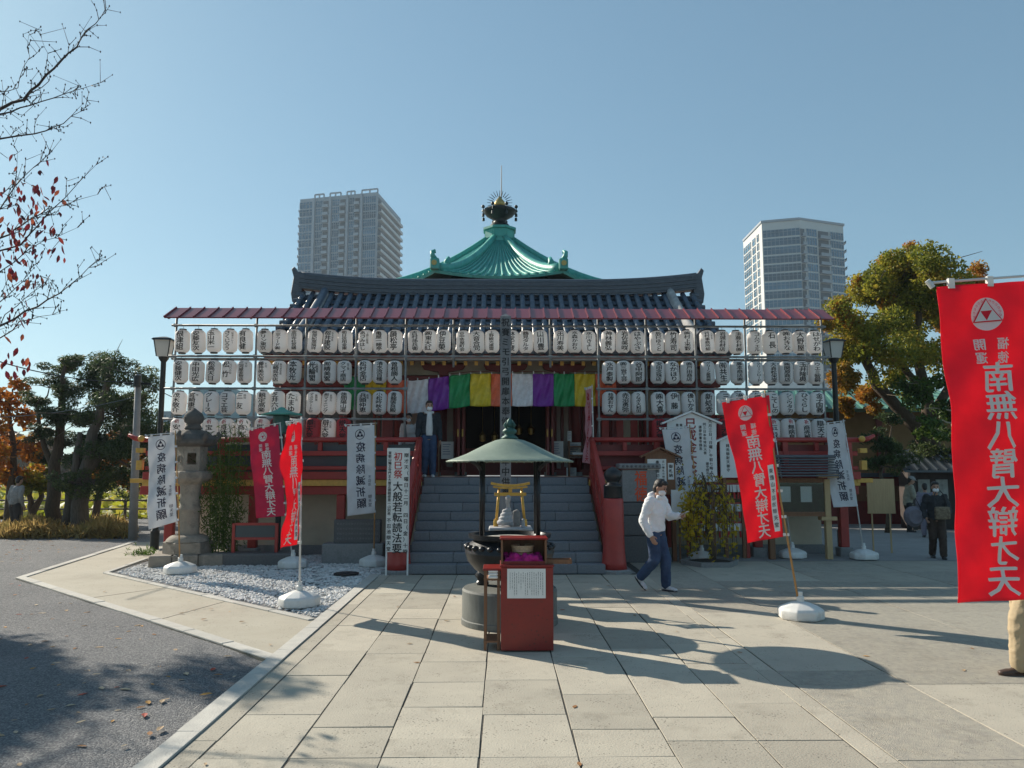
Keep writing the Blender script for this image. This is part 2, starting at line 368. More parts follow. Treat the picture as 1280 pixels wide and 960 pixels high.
# stone paving: a bed with the slabs as its pieces
pv = MB(); pv.prism([(-2.29, 0.6), (12.6, 0.6), (12.6, 15.7), (2.4, 15.7), (2.4, 13.9), (-2.29, 13.9)], -0.045, -0.0085)
pv = pv.build('pavement', m_joint, kind='structure')
def slab(x0, x1, y0, y1, m, g=0.007, name='slab', dz=None, parent=pv, bev=0.002):
    dz = random.uniform(-0.0035, 0.0) if dz is None else dz; g *= random.uniform(0.55, 1.35)
    q = MB(); lx, ly = (x1 - x0) / 2 - g, (y1 - y0) / 2 - g * 0.42
    j = lambda: random.uniform(-0.005, 0.005)
    poly = [(-lx + j(), -ly + j()), (lx + j(), -ly + j()), (lx + j(), ly + j()), (-lx + j(), ly + j())]
    q.prism(poly, -0.04, dz)
    o = q.build(name, m, parent, bevel=bev)
    o.location = ((x0 + x1) / 2, (y0 + y1) / 2, 0)
    return o
ce = [-1.94, -1.36, -0.77, -0.14, 0.50, 1.13, 1.75, 2.35]
for c in range(7):
    y = 5.19 if c < 5 else 5.47
    slab(ce[c], ce[c + 1], y - 1.3 - 0.25 * (c % 3), y, m_slab)
    slab(ce[c], ce[c + 1], y - 3.3, y - 1.3 - 0.25 * (c % 3), m_slab)
    y += random.uniform(0.35, 0.9)
    slab(ce[c], ce[c + 1], 5.19 if c < 5 else 5.47, y, m_slab)
    while y < 13.7:
        L = random.choice([0.85, 0.95, 1.1, 1.25, 0.7]); y1 = y + L
        if 13.7 - y1 < 0.4: y1 = 13.72
        slab(ce[c], ce[c + 1], y, y1, m_slab); y = y1
for x0, x1, m in ((-2.285, -2.11, m_kerb), (-2.11, -1.94, m_slab), (2.35, 2.52, m_slab)):
    y = 1.5 + (x1 + 3) * 0.3
    while y < 13.7:
        L = random.uniform(0.85, 1.6); y1 = min(y + L, 13.72)
        if 13.72 - y1 < 0.3: y1 = 13.72
        slab(x0, x1, y, y1, m, g=0.005, dz=0.012 if m is m_kerb else -0.003); y = y1
xr = [2.52, 3.50, 5.3, 7.2, 9.2, 12.4]
for c in range(5):
    ysr = [1.2, 3.2, 5.1 + 0.2 * c, 6.82, 7.27 + (c % 2) * 0.9, 10.16, 12.2 + 0.3 * (c % 3), 14.0, 15.6]
    if c == 1: ysr = [1.2, 4.4, 6.82, 8.7, 10.16, 12.9, 15.6]
    for k in range(len(ysr) - 1): slab(xr[c], xr[c + 1], ysr[k], ysr[k + 1], m_slabr if (k * 3 + c) % 4 else m_slab, bev=0.002)
# concrete path that leaves the paving towards the pond, with pale edging stones
P0, P1, P2, P3 = (-2.29, 7.80), (-8.25, 13.46), (-9.35, 19.9), (-8.0, 19.9)
Q0, Q1, Q2 = (-2.29, 9.78), (-7.0, 14.1), (-7.6, 19.9)
pa = MB(); pa.prism([P0, Q0, Q1, P1], -0.047, -0.010); pa.prism([P1, Q1, Q2, P3, P2], -0.047, -0.0105)
pa = pa.build('path', m_conc, kind='structure')
def edging(a, bb, w, side, m=m_kerb, parent=pa, L0=0.9, name='edging_stone', top=0.008):
    a = Vector((*a, 0)); bb = Vector((*bb, 0)); d = bb - a; L = d.length; d.normalize(); nrm = Vector((-d.y, d.x, 0)) * side
    n = max(1, round(L / L0))
    for i in range(n):
        p = a + d * (L * i / n + 0.004); q = a + d * (L * (i + 1) / n - 0.004)
        k = MB(); mid = (p + q) / 2 + nrm * (w / 2)
        loc = [(v - mid).to_tuple()[:2] for v in (p, q, q + nrm * w, p + nrm * w)]
        if side < 0: loc = loc[::-1]
        k.prism(loc, -0.05, top + random.uniform(-0.004, 0.003))
        o = k.build(name, m, parent, bevel=0.006); o.location = mid
edging(P0, P1, 0.14, -1); edging(P1, P2, 0.14, -1); edging(Q0, Q1, 0.10, 1); edging(Q1, (-7.25, 16.2), 0.10, 1)
for t in (0.33, 0.62):        # expansion joints in the concrete
    a = Vector((*P0, 0)).lerp(Vector((*P1, 0)), t); c = Vector((*Q0, 0)).lerp(Vector((*Q1, 0)), t)
    d = (c - a); k = MB(); k.beam(a + d * 0.08 + Vector((0, 0, -0.012)), c - d * 0.06 + Vector((0, 0, -0.012)), 0.012, 0.008); k.build('joint_strip', m_joint, pa)
# white gravel bed in front of the hall
m_white = mat('white_pebble', (0.66, 0.65, 0.63), 0.8, rand=0.0, var=0.35, scale=6.0)
bed = MB(); bed.prism([(-2.31, 9.95), (-1.9, 13.0), (-1.9, 17.3), (-7.2, 17.3), (-7.05, 14.2)], -0.048, -0.028)
bed = bed.build('gravel_bed', mat('white_grit', (0.5, 0.49, 0.47), 0.95, var=0.5, scale=60, bump=1.0, bscale=80), kind='structure')
def inside(poly, x, y):
    r = False; k = len(poly)
    for i in range(k):
        x0, y0 = poly[i]; x1, y1 = poly[(i + 1) % k]
        if (y0 > y) != (y1 > y) and x < (x1 - x0) * (y - y0) / (y1 - y0) + x0: r = not r
    return r
ico = bmesh.new(); bmesh.ops.create_icosphere(ico, subdivisions=1, radius=1.0)
IV = np.array([v.co[:] for v in ico.verts]); ico.verts.index_update(); IF = np.array([[v.index for v in f.verts] for f in ico.faces]); ico.free()
def stones(name, poly, n, r0, r1, m, zbase, parent=None, **kw):
    xs = [p[0] for p in poly]; ysx = [p[1] for p in poly]; pts = []
    while len(pts) < n:
        x = random.uniform(min(xs), max(xs)); y = random.uniform(min(ysx), max(ysx))
        if inside(poly, x, y): pts.append((x, y))
    pts = np.array(pts); k = len(IV); V = np.empty((n * k, 3)); 
    for i in range(n):
        s = rng.uniform(r0, r1) * np.array([rng.uniform(0.8, 1.3), rng.uniform(0.8, 1.3), rng.uniform(0.5, 0.8)])
        a = rng.uniform(0, 6.28); c, q = math.cos(a), math.sin(a)
        p = IV * s * (1 + rng.uniform(-0.12, 0.12, (k, 1))); p = np.stack([p[:, 0] * c - p[:, 1] * q, p[:, 0] * q + p[:, 1] * c, p[:, 2]], 1)
        V[i * k:(i + 1) * k] = p + [pts[i, 0], pts[i, 1], zbase + rng.uniform(-0.3, 0.9) * r0]
    F = (IF[None] + (np.arange(n) * k)[:, None, None]).reshape(-1, 3)
    me = bpy.data.meshes.new(name); me.from_pydata(V.tolist(), [], F.tolist()); me.materials.append(m)
    o = link(name, me, parent); tag(o, **kw); return o
GP = [(-2.33, 10.0), (-2.31, 13.0), (-1.95, 13.7), (-1.95, 16.9), (-7.0, 16.9), (-6.95, 14.25)]
stones('white_pebbles', GP, 15000, 0.014, 0.030, m_white, -0.022, label='bed of small white pebbles between hall and path', cat='pebbles', kind='stuff')
# fallen leaves on the grey gravel and a few on the stones
m_fall = mat('dry_leaf', (0.40, 0.22, 0.08), 0.8, trans=0.15)
lg = m_fall.node_tree; lge = lg.nodes.new('ShaderNodeNewGeometry'); lcr = lg.nodes.new('ShaderNodeValToRGB'); lcr.color_ramp.interpolation = 'CONSTANT'
for i, (ps, c) in enumerate(((0.0, (0.42, 0.30, 0.18)), (0.3, (0.30, 0.14, 0.05)), (0.55, (0.55, 0.44, 0.30)), (0.75, (0.50, 0.26, 0.06)), (0.9, (0.36, 0.05, 0.03)))):
    el = lcr.color_ramp.elements[i] if i < 2 else lcr.color_ramp.elements.new(ps); el.position = ps; el.color = (*c, 1)
lg.links.new(lge.outputs['Random Per Island'], lcr.inputs[0]); lg.links.new(lcr.outputs[0], lg.nodes['Principled BSDF'].inputs['Base Color'])
def leaves_flat(name, pts, m, s0, s1, z, **kw):
    b = MB()
    for x, y in pts:
        s = random.uniform(s0, s1); a = random.uniform(0, 6.28); c, q = math.cos(a), math.sin(a)
        cu = random.uniform(0.05, 0.3) * s; zz = z(x, y) if callable(z) else z
        P = [(-1, 0, 0.2), (-0.3, 0.42, 1), (0.5, 0.34, 0.8), (1.05, 0, 0.3), (0.5, -0.34, 0.9), (-0.3, -0.42, 0.7), (0.1, 0, 0.0)]
        P = [(x + s * (u * c - v * q), y + s * (u * q + v * c), zz + 0.004 + cu * w * random.uniform(0.3, 0.9)) for u, v, w in P]
        b.add(P, [(6, 0, 1), (6, 1, 2), (6, 2, 3), (6, 3, 4), (6, 4, 5), (6, 5, 0)])
    o = b.build(name, m); tag(o, **kw); return o
pts = []
while len(pts) < 620:
    x = -2.4 - abs(random.gauss(0, 5.5)); y = random.uniform(3.5, 21)
    e = (x - P0[0]) / (P1[0] - P0[0]); yl = P0[1] + e * (P1[1] - P0[1])
    if (x > P1[0] and y > yl - 0.2) or x < -20 or (x < P1[0] and y > 13 and x > -9.6): continue
    pts.append((x, y))
for i in range(420): pts.append((random.uniform(-20, -9.7), random.uniform(15, 22)))
leaves_flat('fallen_leaves', pts, m_fall, 0.022, 0.058, -0.022, label='dry brown leaves scattered over the grey gravel', cat='leaves', kind='stuff')
pts = [(random.uniform(-2.2, 5), random.uniform(5, 13.5)) for i in range(26)] + [(random.uniform(-6, -2.4), 0) for i in range(10)]
pts = [(x, y if y else P0[1] + 0.9 - (x - P0[0]) * 0.95 + random.uniform(-0.5, 0.7)) for x, y in pts]
leaves_flat('stray_leaves', pts, m_fall, 0.02, 0.04, 0.0, label='few stray dry leaves on the stone paving', cat='leaves', kind='stuff')
# ================================================================ materials of the hall
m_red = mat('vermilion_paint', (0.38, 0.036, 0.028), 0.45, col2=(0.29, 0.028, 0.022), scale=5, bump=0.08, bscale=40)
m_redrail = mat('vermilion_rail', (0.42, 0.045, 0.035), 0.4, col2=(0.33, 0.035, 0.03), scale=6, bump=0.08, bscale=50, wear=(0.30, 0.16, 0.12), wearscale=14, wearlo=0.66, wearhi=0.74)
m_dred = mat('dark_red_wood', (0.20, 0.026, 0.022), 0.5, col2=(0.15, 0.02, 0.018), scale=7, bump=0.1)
m_yellow = mat('yellow_end_paint', (0.62, 0.36, 0.07), 0.5, var=0.2, scale=10)
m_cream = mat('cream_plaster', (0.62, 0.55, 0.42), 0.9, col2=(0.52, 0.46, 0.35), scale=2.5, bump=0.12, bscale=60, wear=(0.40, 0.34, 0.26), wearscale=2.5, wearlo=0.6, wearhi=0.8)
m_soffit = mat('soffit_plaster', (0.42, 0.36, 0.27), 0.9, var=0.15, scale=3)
m_step = mat('stair_granite', (0.20, 0.21, 0.23), 0.6, col2=(0.15, 0.157, 0.172), scale=40, bump=0.15, bscale=120, rand=0.08)
m_granite = mat('grey_granite', (0.27, 0.27, 0.265), 0.7, col2=(0.20, 0.20, 0.20), scale=30, bump=0.25, bscale=90, wear=(0.13, 0.13, 0.12), wearscale=4, wearlo=0.55, wearhi=0.75)
m_dgran = mat('dark_granite', (0.13, 0.13, 0.13), 0.6, col2=(0.09, 0.09, 0.092), scale=35, bump=0.3, bscale=70)
m_tile = mat('roof_tile', (0.085, 0.115, 0.155), 0.38, col2=(0.055, 0.075, 0.105), scale=9, bump=0.15, bscale=50, rand=0.12, wear=(0.22, 0.24, 0.26), wearscale=16, wearlo=0.62, wearhi=0.78)
m_ridge = mat('ridge_tile', (0.11, 0.125, 0.15), 0.5, col2=(0.05, 0.058, 0.072), scale=20, bump=0.3, bscale=60, stretch=(0.35, 0.35, 3.0), wear=(0.2, 0.2, 0.2), wearscale=12, wearlo=0.6, wearhi=0.75)
m_mortar = mat('lime_mortar', (0.42, 0.41, 0.40), 0.85, col2=(0.22, 0.22, 0.22), scale=6, bump=0.2)
m_cop = mat('green_copper', (0.085, 0.42, 0.35), 0.5, col2=(0.05, 0.30, 0.25), scale=3, bump=0.12, bscale=20, wear=(0.035, 0.20, 0.16), wearscale=4, wearlo=0.5, wearhi=0.75, stretch=(2.2, 0.7, 0.5))
m_copd = mat('dark_bronze', (0.035, 0.042, 0.042), 0.45, metal=0.6, var=0.3, scale=12)
m_gold = mat('gold_leaf', (0.48, 0.34, 0.12), 0.4, metal=0.7, var=0.2, scale=20)
m_black = mat('black_lacquer', (0.016, 0.016, 0.018), 0.35, var=0.3, scale=8)
m_slate = mat('slate_panel', (0.055, 0.075, 0.085), 0.35, col2=(0.04, 0.055, 0.065), scale=2)
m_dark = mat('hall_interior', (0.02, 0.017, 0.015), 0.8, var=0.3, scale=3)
m_paper = mat('notice_paper', (0.72, 0.72, 0.70), 0.8, var=0.06, scale=12)
m_ink = mat('black_ink', (0.018, 0.018, 0.02), 0.7)
m_inkred = mat('red_ink', (0.45, 0.03, 0.03), 0.7)
m_wood = mat('brown_wood', (0.22, 0.10, 0.045), 0.6, col2=(0.15, 0.065, 0.03), scale=6, stretch=(6, 6, 0.6), bump=0.15)
m_lwood = mat('pale_wood', (0.50, 0.36, 0.19), 0.65, col2=(0.42, 0.29, 0.15), scale=7, stretch=(6, 6, 0.5), bump=0.12)
CX = 0.09                                      # stair axis
RX = -0.09                                     # roof axis
VZ = 1.65; VY = 16.40                          # veranda floor and its front edge
hall = thing('temple_hall', 'red temple hall with grey tiled front roof and green octagonal roof behind', 'temple', (0, 18.0, 0))
def H(mb, name, m, parent=None, **kw): return mb.build(name, m, parent or hall, world=True, **kw)
# ---- stone stair: every block of every step a piece
stair = MB(); 
for i in range(10): stair.box((CX - 1.70, 13.80 + i * 0.295, -0.02), (CX + 1.70, 16.9, 0.1650 * (i + 1) - 0.03))
stair = H(stair, 'stone_stair', m_dgran)
for i in range(10):
    y0 = 13.76 + i * 0.295; z1 = 0.165 * (i + 1); x = CX - 1.74; cuts = [x]
    x += random.uniform(0.25, 1.0)
    while x < CX + 1.5: cuts.append(x); x += random.choice([0.95, 1.02, 1.1])
    cuts.append(CX + 1.74)
    for a, c in zip(cuts, cuts[1:]):
        q = MB(); q.box((a + 0.003, y0 + random.uniform(-0.002, 0.002), z1 - 0.161), (c - 0.003, y0 + 0.33, z1)); H(q, 'step_block', m_step, stair, bevel=0.008)
# ---- veranda: floor, beams, joists
XL, XR = -7.35, 7.45
q = MB(); q.box((XL, VY, VZ - 0.09), (CX - 1.76, 19.0, VZ)); q.box((CX + 1.76, VY, VZ - 0.09), (XR, 19.0, VZ)); q.box((CX - 1.759, VY + 0.05, VZ - 0.085), (CX + 1.759, 19.0, VZ - 0.002)); H(q, 'veranda_floor', m_dred)
for x0, x1 in ((XL - 0.18, CX - 1.78), (CX + 1.78, XR + 0.18)):
    q = MB(); q.box((x0, VY - 0.05, VZ - 0.04), (x1, VY + 0.14, VZ + 0.12)); H(q, 'floor_beam', m_red, bevel=0.01)
    q = MB(); q.box((x0 - 0.02, VY - 0.01, VZ - 0.175), (x1, VY + 0.12, VZ - 0.045)); H(q, 'yellow_band', m_yellow, bevel=0.006)
    q = MB(); q.box((x0 - 0.1, VY + 0.08, VZ - 0.36), (x1, VY + 0.26, VZ - 0.18)); H(q, 'under_beam', m_red, bevel=0.01)
for x in (XL + 0.35, XL + 2.1, -3.4, 3.6, XR - 2.0, XR - 0.15):
    q = MB(); q.box((x - 0.09, VY + 0.09, 0.18), (x + 0.09, VY + 0.25, VZ - 0.365)); p = H(q, 'post', m_red, bevel=0.012)
    q = MB(); q.box((x - 0.14, VY + 0.03, -0.03), (x + 0.14, VY + 0.31, 0.18)); H(q, 'foot_stone', m_granite, p, bevel=0.015)
    q = MB(); q.box((x - 0.085, VY + 0.3, VZ - 0.34), (x + 0.085, 18.4, VZ - 0.18)); H(q, 'joist', m_red, p, bevel=0.008)
# bracket ends that stick out at the two ends of the veranda
for sx, xe in ((-1, XL - 0.28), (1, XR + 0.28)):
    for z, w, d in ((VZ - 0.11, 0.34, 0.09), (VZ + 0.16, 0.12, 0.20), (VZ + 0.52, 0.16, 0.10)):
        q = MB(); q.box((xe - w / 2, VY - 0.02, z), (xe + w / 2, VY + 0.1, z + d)); H(q, 'bracket_end', m_yellow, bevel=0.006)
# wall under the veranda
for x0, x1 in ((XL + 0.5, CX - 1.8), (CX + 1.8, XR - 0.3)): q = MB(); q.box((x0, 17.35, -0.05), (x1, 17.5, VZ - 0.09)); H(q, 'base_wall', m_cream)
for x0, x1 in ((XL + 0.45, CX - 1.8), (CX + 1.8, XR - 0.25)): q = MB(); q.box((x0, 17.28, -0.05), (x1, 17.345, 0.16)); H(q, 'plinth', m_granite, bevel=0.01)
# ---- railing of the veranda
def rail_run(x0, x1, over0, over1):
    r = MB(); r.cyl((x0 - over0, VY + 0.10, VZ + 0.80), (x1 + over1, VY + 0.10, VZ + 0.80), 0.055, n=14); r = H(r, 'top_rail', m_redrail, smooth=True)
    for ov, xe, sg in ((over0, x0 - over0, -1), (over1, x1 + over1, 1)):
        if ov > 0.2:
            k = MB(); k.tube([(xe, VY + 0.1, VZ + 0.80), (xe + sg * 0.15, VY + 0.1, VZ + 0.83), (xe + sg * 0.28, VY + 0.1, VZ + 0.90)], [0.055, 0.05, 0.035], 12); H(k, 'rail_horn', m_redrail, r, smooth=True)
            k = MB(); k.ball((xe - sg * 0.02, VY + 0.04, VZ + 0.82), 0.07); H(k, 'gold_boss', m_yellow, r, smooth=True)
    for z, h in ((VZ + 0.46, 0.10), (VZ + 0.16, 0.08)):
        k = MB(); k.box((x0 - over0 * 0.6, VY + 0.05, z), (x1 + over1 * 0.6, VY + 0.15, z + h)); H(k, 'middle_rail', m_red, bevel=0.008)
    n = max(2, round((x1 - x0) / 1.25))
    for i in range(n + 1):
        x = x0 + (x1 - x0) * i / n
        k = MB(); k.box((x - 0.06, VY + 0.035, VZ + 0.10), (x + 0.06, VY + 0.165, VZ + 0.752)); H(k, 'rail_post', m_red, bevel=0.008)
        if i < n:
            xm = x + (x1 - x0) / n / 2
            k = MB(); k.box((xm - 0.045, VY + 0.06, VZ + 0.565), (xm + 0.045, VY + 0.14, VZ + 0.748)); H(k, 'strut', m_red, bevel=0.006)
rail_run(XL, CX - 1.86, 0.3, 0.0); rail_run(CX + 1.86, XR, 0.0, 0.3)
# dark boards behind the rails
for x0, x1 in ((XL + 0.1, CX - 1.9), (CX + 1.9, XR - 0.1)):
    k = MB(); k.box((x0, VY + 0.2, VZ + 0.10), (x1, VY + 0.23, VZ + 0.70)); H(k, 'dark_board', m_slate if x0 < 0 else m_dred)
# ---- stair railings and newels
for sg in (-1, 1):
    xn = CX + sg * 1.92
    q = MB(); q.lathe([(0.235, 0.0), (0.215, 0.12), (0.195, 0.35), (0.185, 0.8), (0.183, 1.22), (0.17, 1.25)], (xn, 13.98, 0.06), 28); nw = H(q, 'newel_post', m_redrail, smooth=True)
    q = MB(); q.lathe([(0.33, -0.06), (0.33, 0.04), (0.30, 0.065)], (xn, 13.98, 0.0), 6, rot=0.5); H(q, 'newel_base', m_granite, nw)
    q = MB(); q.lathe([(0.165, 0), (0.17, 0.02), (0.165, 0.20), (0.175, 0.215), (0.165, 0.235), (0.14, 0.25), (0.105, 0.27), (0.115, 0.30), (0.15, 0.35), (0.165, 0.41), (0.15, 0.47), (0.10, 0.52), (0.04, 0.555), (0.0, 0.57)], (xn, 13.98, 1.31), 28); H(q, 'onion_finial', m_black, nw, smooth=True)
    xr = CX + sg * 1.84
    q = MB(); q.tube([(xr, 14.1, 1.16), (xr, 16.3, 2.36), (xr, 16.55, 2.46)], 0.062, 14); r = H(q, 'stair_rail', m_redrail, smooth=True)
    for dz, h in ((-0.36, 0.10), (-0.72, 0.12), (-0.95, 0.16)):
        q = MB(); q.beam((xr, 14.1, 1.16 + dz), (xr, 16.35, 2.39 + dz), 0.09, h); H(q, 'lower_rail', m_red, bevel=0.008)
    for t in (0.28, 0.62, 0.98):
        y = 14.1 + 2.3 * t; z = 1.16 + 1.25 * t
        q = MB(); q.box((xr - 0.055, y - 0.055, z - 0.98), (xr + 0.055, y + 0.055, z - 0.04)); H(q, 'baluster', m_red, bevel=0.008)
# ---- front wall of the hall
WY = 19.0; HX0, HX1 = -5.55, 5.35
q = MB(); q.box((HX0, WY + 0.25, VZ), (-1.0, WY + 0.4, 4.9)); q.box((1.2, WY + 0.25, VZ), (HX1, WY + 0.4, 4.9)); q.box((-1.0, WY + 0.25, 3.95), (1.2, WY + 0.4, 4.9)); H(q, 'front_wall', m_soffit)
q = MB(); q.box((HX0, WY + 0.4, VZ), (HX0 + 0.15, 26, 4.9)); q.box((HX1 - 0.15, WY + 0.4, VZ), (HX1, 26, 4.9)); H(q, 'side_wall', m_cream)
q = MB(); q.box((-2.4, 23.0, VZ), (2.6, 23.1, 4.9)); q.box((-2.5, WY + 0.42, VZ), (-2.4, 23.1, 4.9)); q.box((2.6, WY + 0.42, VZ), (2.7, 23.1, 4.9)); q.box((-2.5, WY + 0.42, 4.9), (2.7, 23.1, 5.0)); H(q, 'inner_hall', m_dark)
for x in (HX0 + 0.15, -3.9, -2.55, -1.62, -1.02, 1.22, 1.86, 2.78, 4.1, HX1 - 0.15):
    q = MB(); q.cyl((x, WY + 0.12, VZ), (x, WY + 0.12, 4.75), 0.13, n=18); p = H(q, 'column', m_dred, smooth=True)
    q = MB(); q.cyl((x, WY + 0.12, VZ), (x, WY + 0.12, VZ + 0.10), 0.165, n=18); H(q, 'column_base', m_granite, p)
for z, h in ((VZ + 0.02, 0.14), (3.85, 0.20), (4.35, 0.22)):
    for x0, x1, y0, y1 in ([(HX0 - 0.1, -1.1, WY + 0.02, WY + 0.22), (1.3, HX1 + 0.1, WY + 0.02, WY + 0.22)] if z < 2 else [(HX0 - 0.1, HX1 + 0.1, WY - 0.03, WY + 0.245)]):
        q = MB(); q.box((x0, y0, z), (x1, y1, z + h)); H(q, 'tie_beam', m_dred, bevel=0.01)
def panel(x0, x1, z0, z1, m, name, fr=0.07, y=WY + 0.2):
    q = MB(); q.box((x0 + fr, y, z0 + fr), (x1 - fr, y + 0.03, z1 - fr)); p = H(q, name, m)
    q = MB(); q.box((x0, y - 0.03, z0), (x0 + fr, y + 0.045, z1)); q.box((x1 - fr, y - 0.03, z0), (x1, y + 0.045, z1)); q.box((x0 + fr, y - 0.028, z1 - fr), (x1 - fr, y + 0.043, z1)); q.box((x0 + fr, y - 0.028, z0), (x1 - fr, y + 0.043, z0 + fr)); H(q, 'panel_frame', m_dred, p, bevel=0.006)
    return p
m_pale = mat('pale_lattice_board', (0.40, 0.37, 0.33), 0.8, var=0.12, scale=4)
for x0, x1 in ((-2.42, -2.02), (-1.86, -1.36), (1.48, 1.74), (2.02, 2.5)):
    panel(x0, x1, VZ + 0.16, 3.84, m_pale if x1 - x0 < 0.45 else m_dred, 'wall_panel')
panel(-1.46, -1.14, VZ + 0.16, 3.84, m_pale, 'wall_panel'); panel(1.34, 1.5, VZ + 0.16, 3.84, m_pale, 'wall_panel', 0.03); panel(2.5, 2.68, VZ + 0.16, 3.84, m_pale, 'wall_panel', 0.04)
# open doors folded back on both sides of the entrance
for xd, sg in ((-0.92, -1), (1.12, 1)):
    for k in range(2):
        q = MB(); x = xd + sg * 0.0 + sg * 0.11 * k
        q.box((x - 0.03, WY - 0.46 + 0.0, VZ + 0.03), (x + 0.03, WY - 0.02, 3.84)); d = H(q, 'folding_door', m_dred, bevel=0.006)
        q = MB(); q.box((x - 0.036, WY - 0.478, 2.6), (x + 0.0, WY - 0.462, 2.78)); H(q, 'door_pull', m_yellow, d)
for i in range(4):
    x0 = HX0 + 0.3 + i * 0.72
    panel(x0, x0 + 0.68, VZ + 0.16, 3.84, m_slate, 'window_panel')
for i in range(2): panel(2.95 + i * 0.58, 3.5 + i * 0.58, VZ + 0.16, 3.84, m_cream, 'wall_panel'); panel(4.25 + i * 0.5, 4.72 + i * 0.5, VZ + 0.16, 3.84, m_cream, 'wall_panel')
for i in range(9):        # red slatted screen right of the stairs
    x = 2.3 + i * 0.33
    q = MB(); q.box((x, 17.6, VZ), (x + 0.16, 17.66, 3.05)); H(q, 'screen_slat', m_red, bevel=0.005)
for z in (VZ + 0.1, 2.95):
    q = MB(); q.box((2.2, 17.665, z), (5.3, 17.73, z + 0.12)); H(q, 'screen_rail', m_red)
# hall bookcases, notices and an inside glow of gilded altar fittings
for x in (-0.55, -0.2, 0.5, 0.85):
    q = MB(); q.lathe([(0.02, 0), (0.09, 0.04), (0.10, 0.18), (0.05, 0.24), (0.02, 0.30)], (x, 22.2, 2.6 + 0.2 * (x > 0)), 10); q.cyl((x, 22.2, 2.9), (x, 22.2, 4.88), 0.008, n=5); H(q, 'altar_lantern', m_gold)
q = MB(); q.box((-1.2, 21.6, VZ), (1.4, 22.2, VZ + 0.75)); H(q, 'altar_table', m_dred, bevel=0.01)
# ================================================================ roofs of the hall
EY, EZ, RY, RZ = 17.15, 4.42, 20.35, 6.50
RXL, RXR = RX - 5.22, RX + 5.22
def slope(t): return EY + (RY - EY) * t, EZ + (RZ - EZ) * (0.80 * t + 0.20 * t * t)
NT = 12
q = MB()
for i in range(NT):
    t0, t1 = i / NT, (i + 1) / NT
    (ya, za), (yb, zb) = slope(t0), slope(t1)
    q.add([(-0.125, ya, za + 0.02), (-0.06, ya, za - 0.012), (0.06, ya, za - 0.012), (0.125, ya, za + 0.02), (-0.125, yb, zb + 0.0), (-0.06, yb, zb - 0.03), (0.06, yb, zb - 0.03), (0.125, yb, zb + 0.0),
           (-0.125, ya, za - 0.02), (0.125, ya, za - 0.02)], [(0, 1, 5, 4), (1, 2, 6, 5), (2, 3, 7, 6), (0, 8, 9, 3), (0, 3, 2, 1)])
pan_me = q.mesh('pan_tile_row', m_tile)
q = MB(); pts = []; rad = []
for i in range(NT):
    for f, r in ((0.0, 0.076), (0.04, 0.078), (0.96, 0.066)):
        t = (i + f) / NT; y, z = slope(t); pts.append((0, y, z + 0.03)); rad.append(r)
y, z = slope(0); pts = [(0, y - 0.035, z + 0.01), (0, y - 0.03, z + 0.012)] + pts; rad = [0.080, 0.086] + rad
q.tube(pts, rad, 10)
cov_me = q.mesh('cover_tile_row', m_tile, True)
nrow = 41
for i in range(nrow + 1):
    x = RXL + (RXR - RXL) * i / nrow
    link('cover_tile_row', cov_me, hall, (x, -18.0, 0))
    if i < nrow: link('pan_tile_row', pan_me, hall, (x + (RXR - RXL) / nrow / 2, -18.0, 0))
q = MB(); N2 = 8          # boards under the tiles, rear slope
for sgn in (0, 1):
    P = [(lambda y, z: (y if not sgn else 2 * RY - y, z - 0.05))(*slope(i / N2)) for i in range(N2 + 1)]
    for (ya, za), (yb, zb) in zip(P, P[1:]):
        q.add([(RXL, ya, za), (RXR, ya, za), (RXR, yb, zb), (RXL, yb, zb), (RXL, ya, za - 0.1), (RXR, ya, za - 0.1), (RXR, yb, zb - 0.1), (RXL, yb, zb - 0.1)],
              [(0, 1, 2, 3), (7, 6, 5, 4), (0, 3, 7, 4), (1, 5, 6, 2), (0, 4, 5, 1)])
H(q, 'roof_boards', m_dred)
# verges: tile ends sticking out sideways, stepped along the slope
for xs_, sg in ((RXL, -1), (RXR, 1)):
    for i in range(11):
        t = (i + 0.4) / 11; y, z = slope(t)
        q = MB(); q.cyl((xs_ - sg * 0.06, y, z + 0.06), (xs_ + sg * 0.14, y, z + 0.05), 0.075, n=10); q.box((min(xs_, xs_ + sg * 0.12), y - 0.13, z - 0.06), (max(xs_, xs_ + sg * 0.12), y + 0.13, z + 0.0)); H(q, 'verge_tile', m_ridge)
    q = MB()
    for i in range(8):
        (ya, za), (yb, zb) = slope(i / 8), slope((i + 1) / 8)
        q.beam((xs_ - sg * 0.03, ya, za - 0.22), (xs_ - sg * 0.03, yb, zb - 0.22), 0.06, 0.24)
    H(q, 'barge_board', m_dred)
    q = MB(); q.add([(xs_ - sg * 0.4, EY + 0.9, EZ + 0.3), (xs_ - sg * 0.4, 2 * RY - EY - 0.9, EZ + 0.3), (xs_ - sg * 0.4, RY, RZ - 0.1)], [(0, 1, 2)]); H(q, 'gable_wall', m_cream)
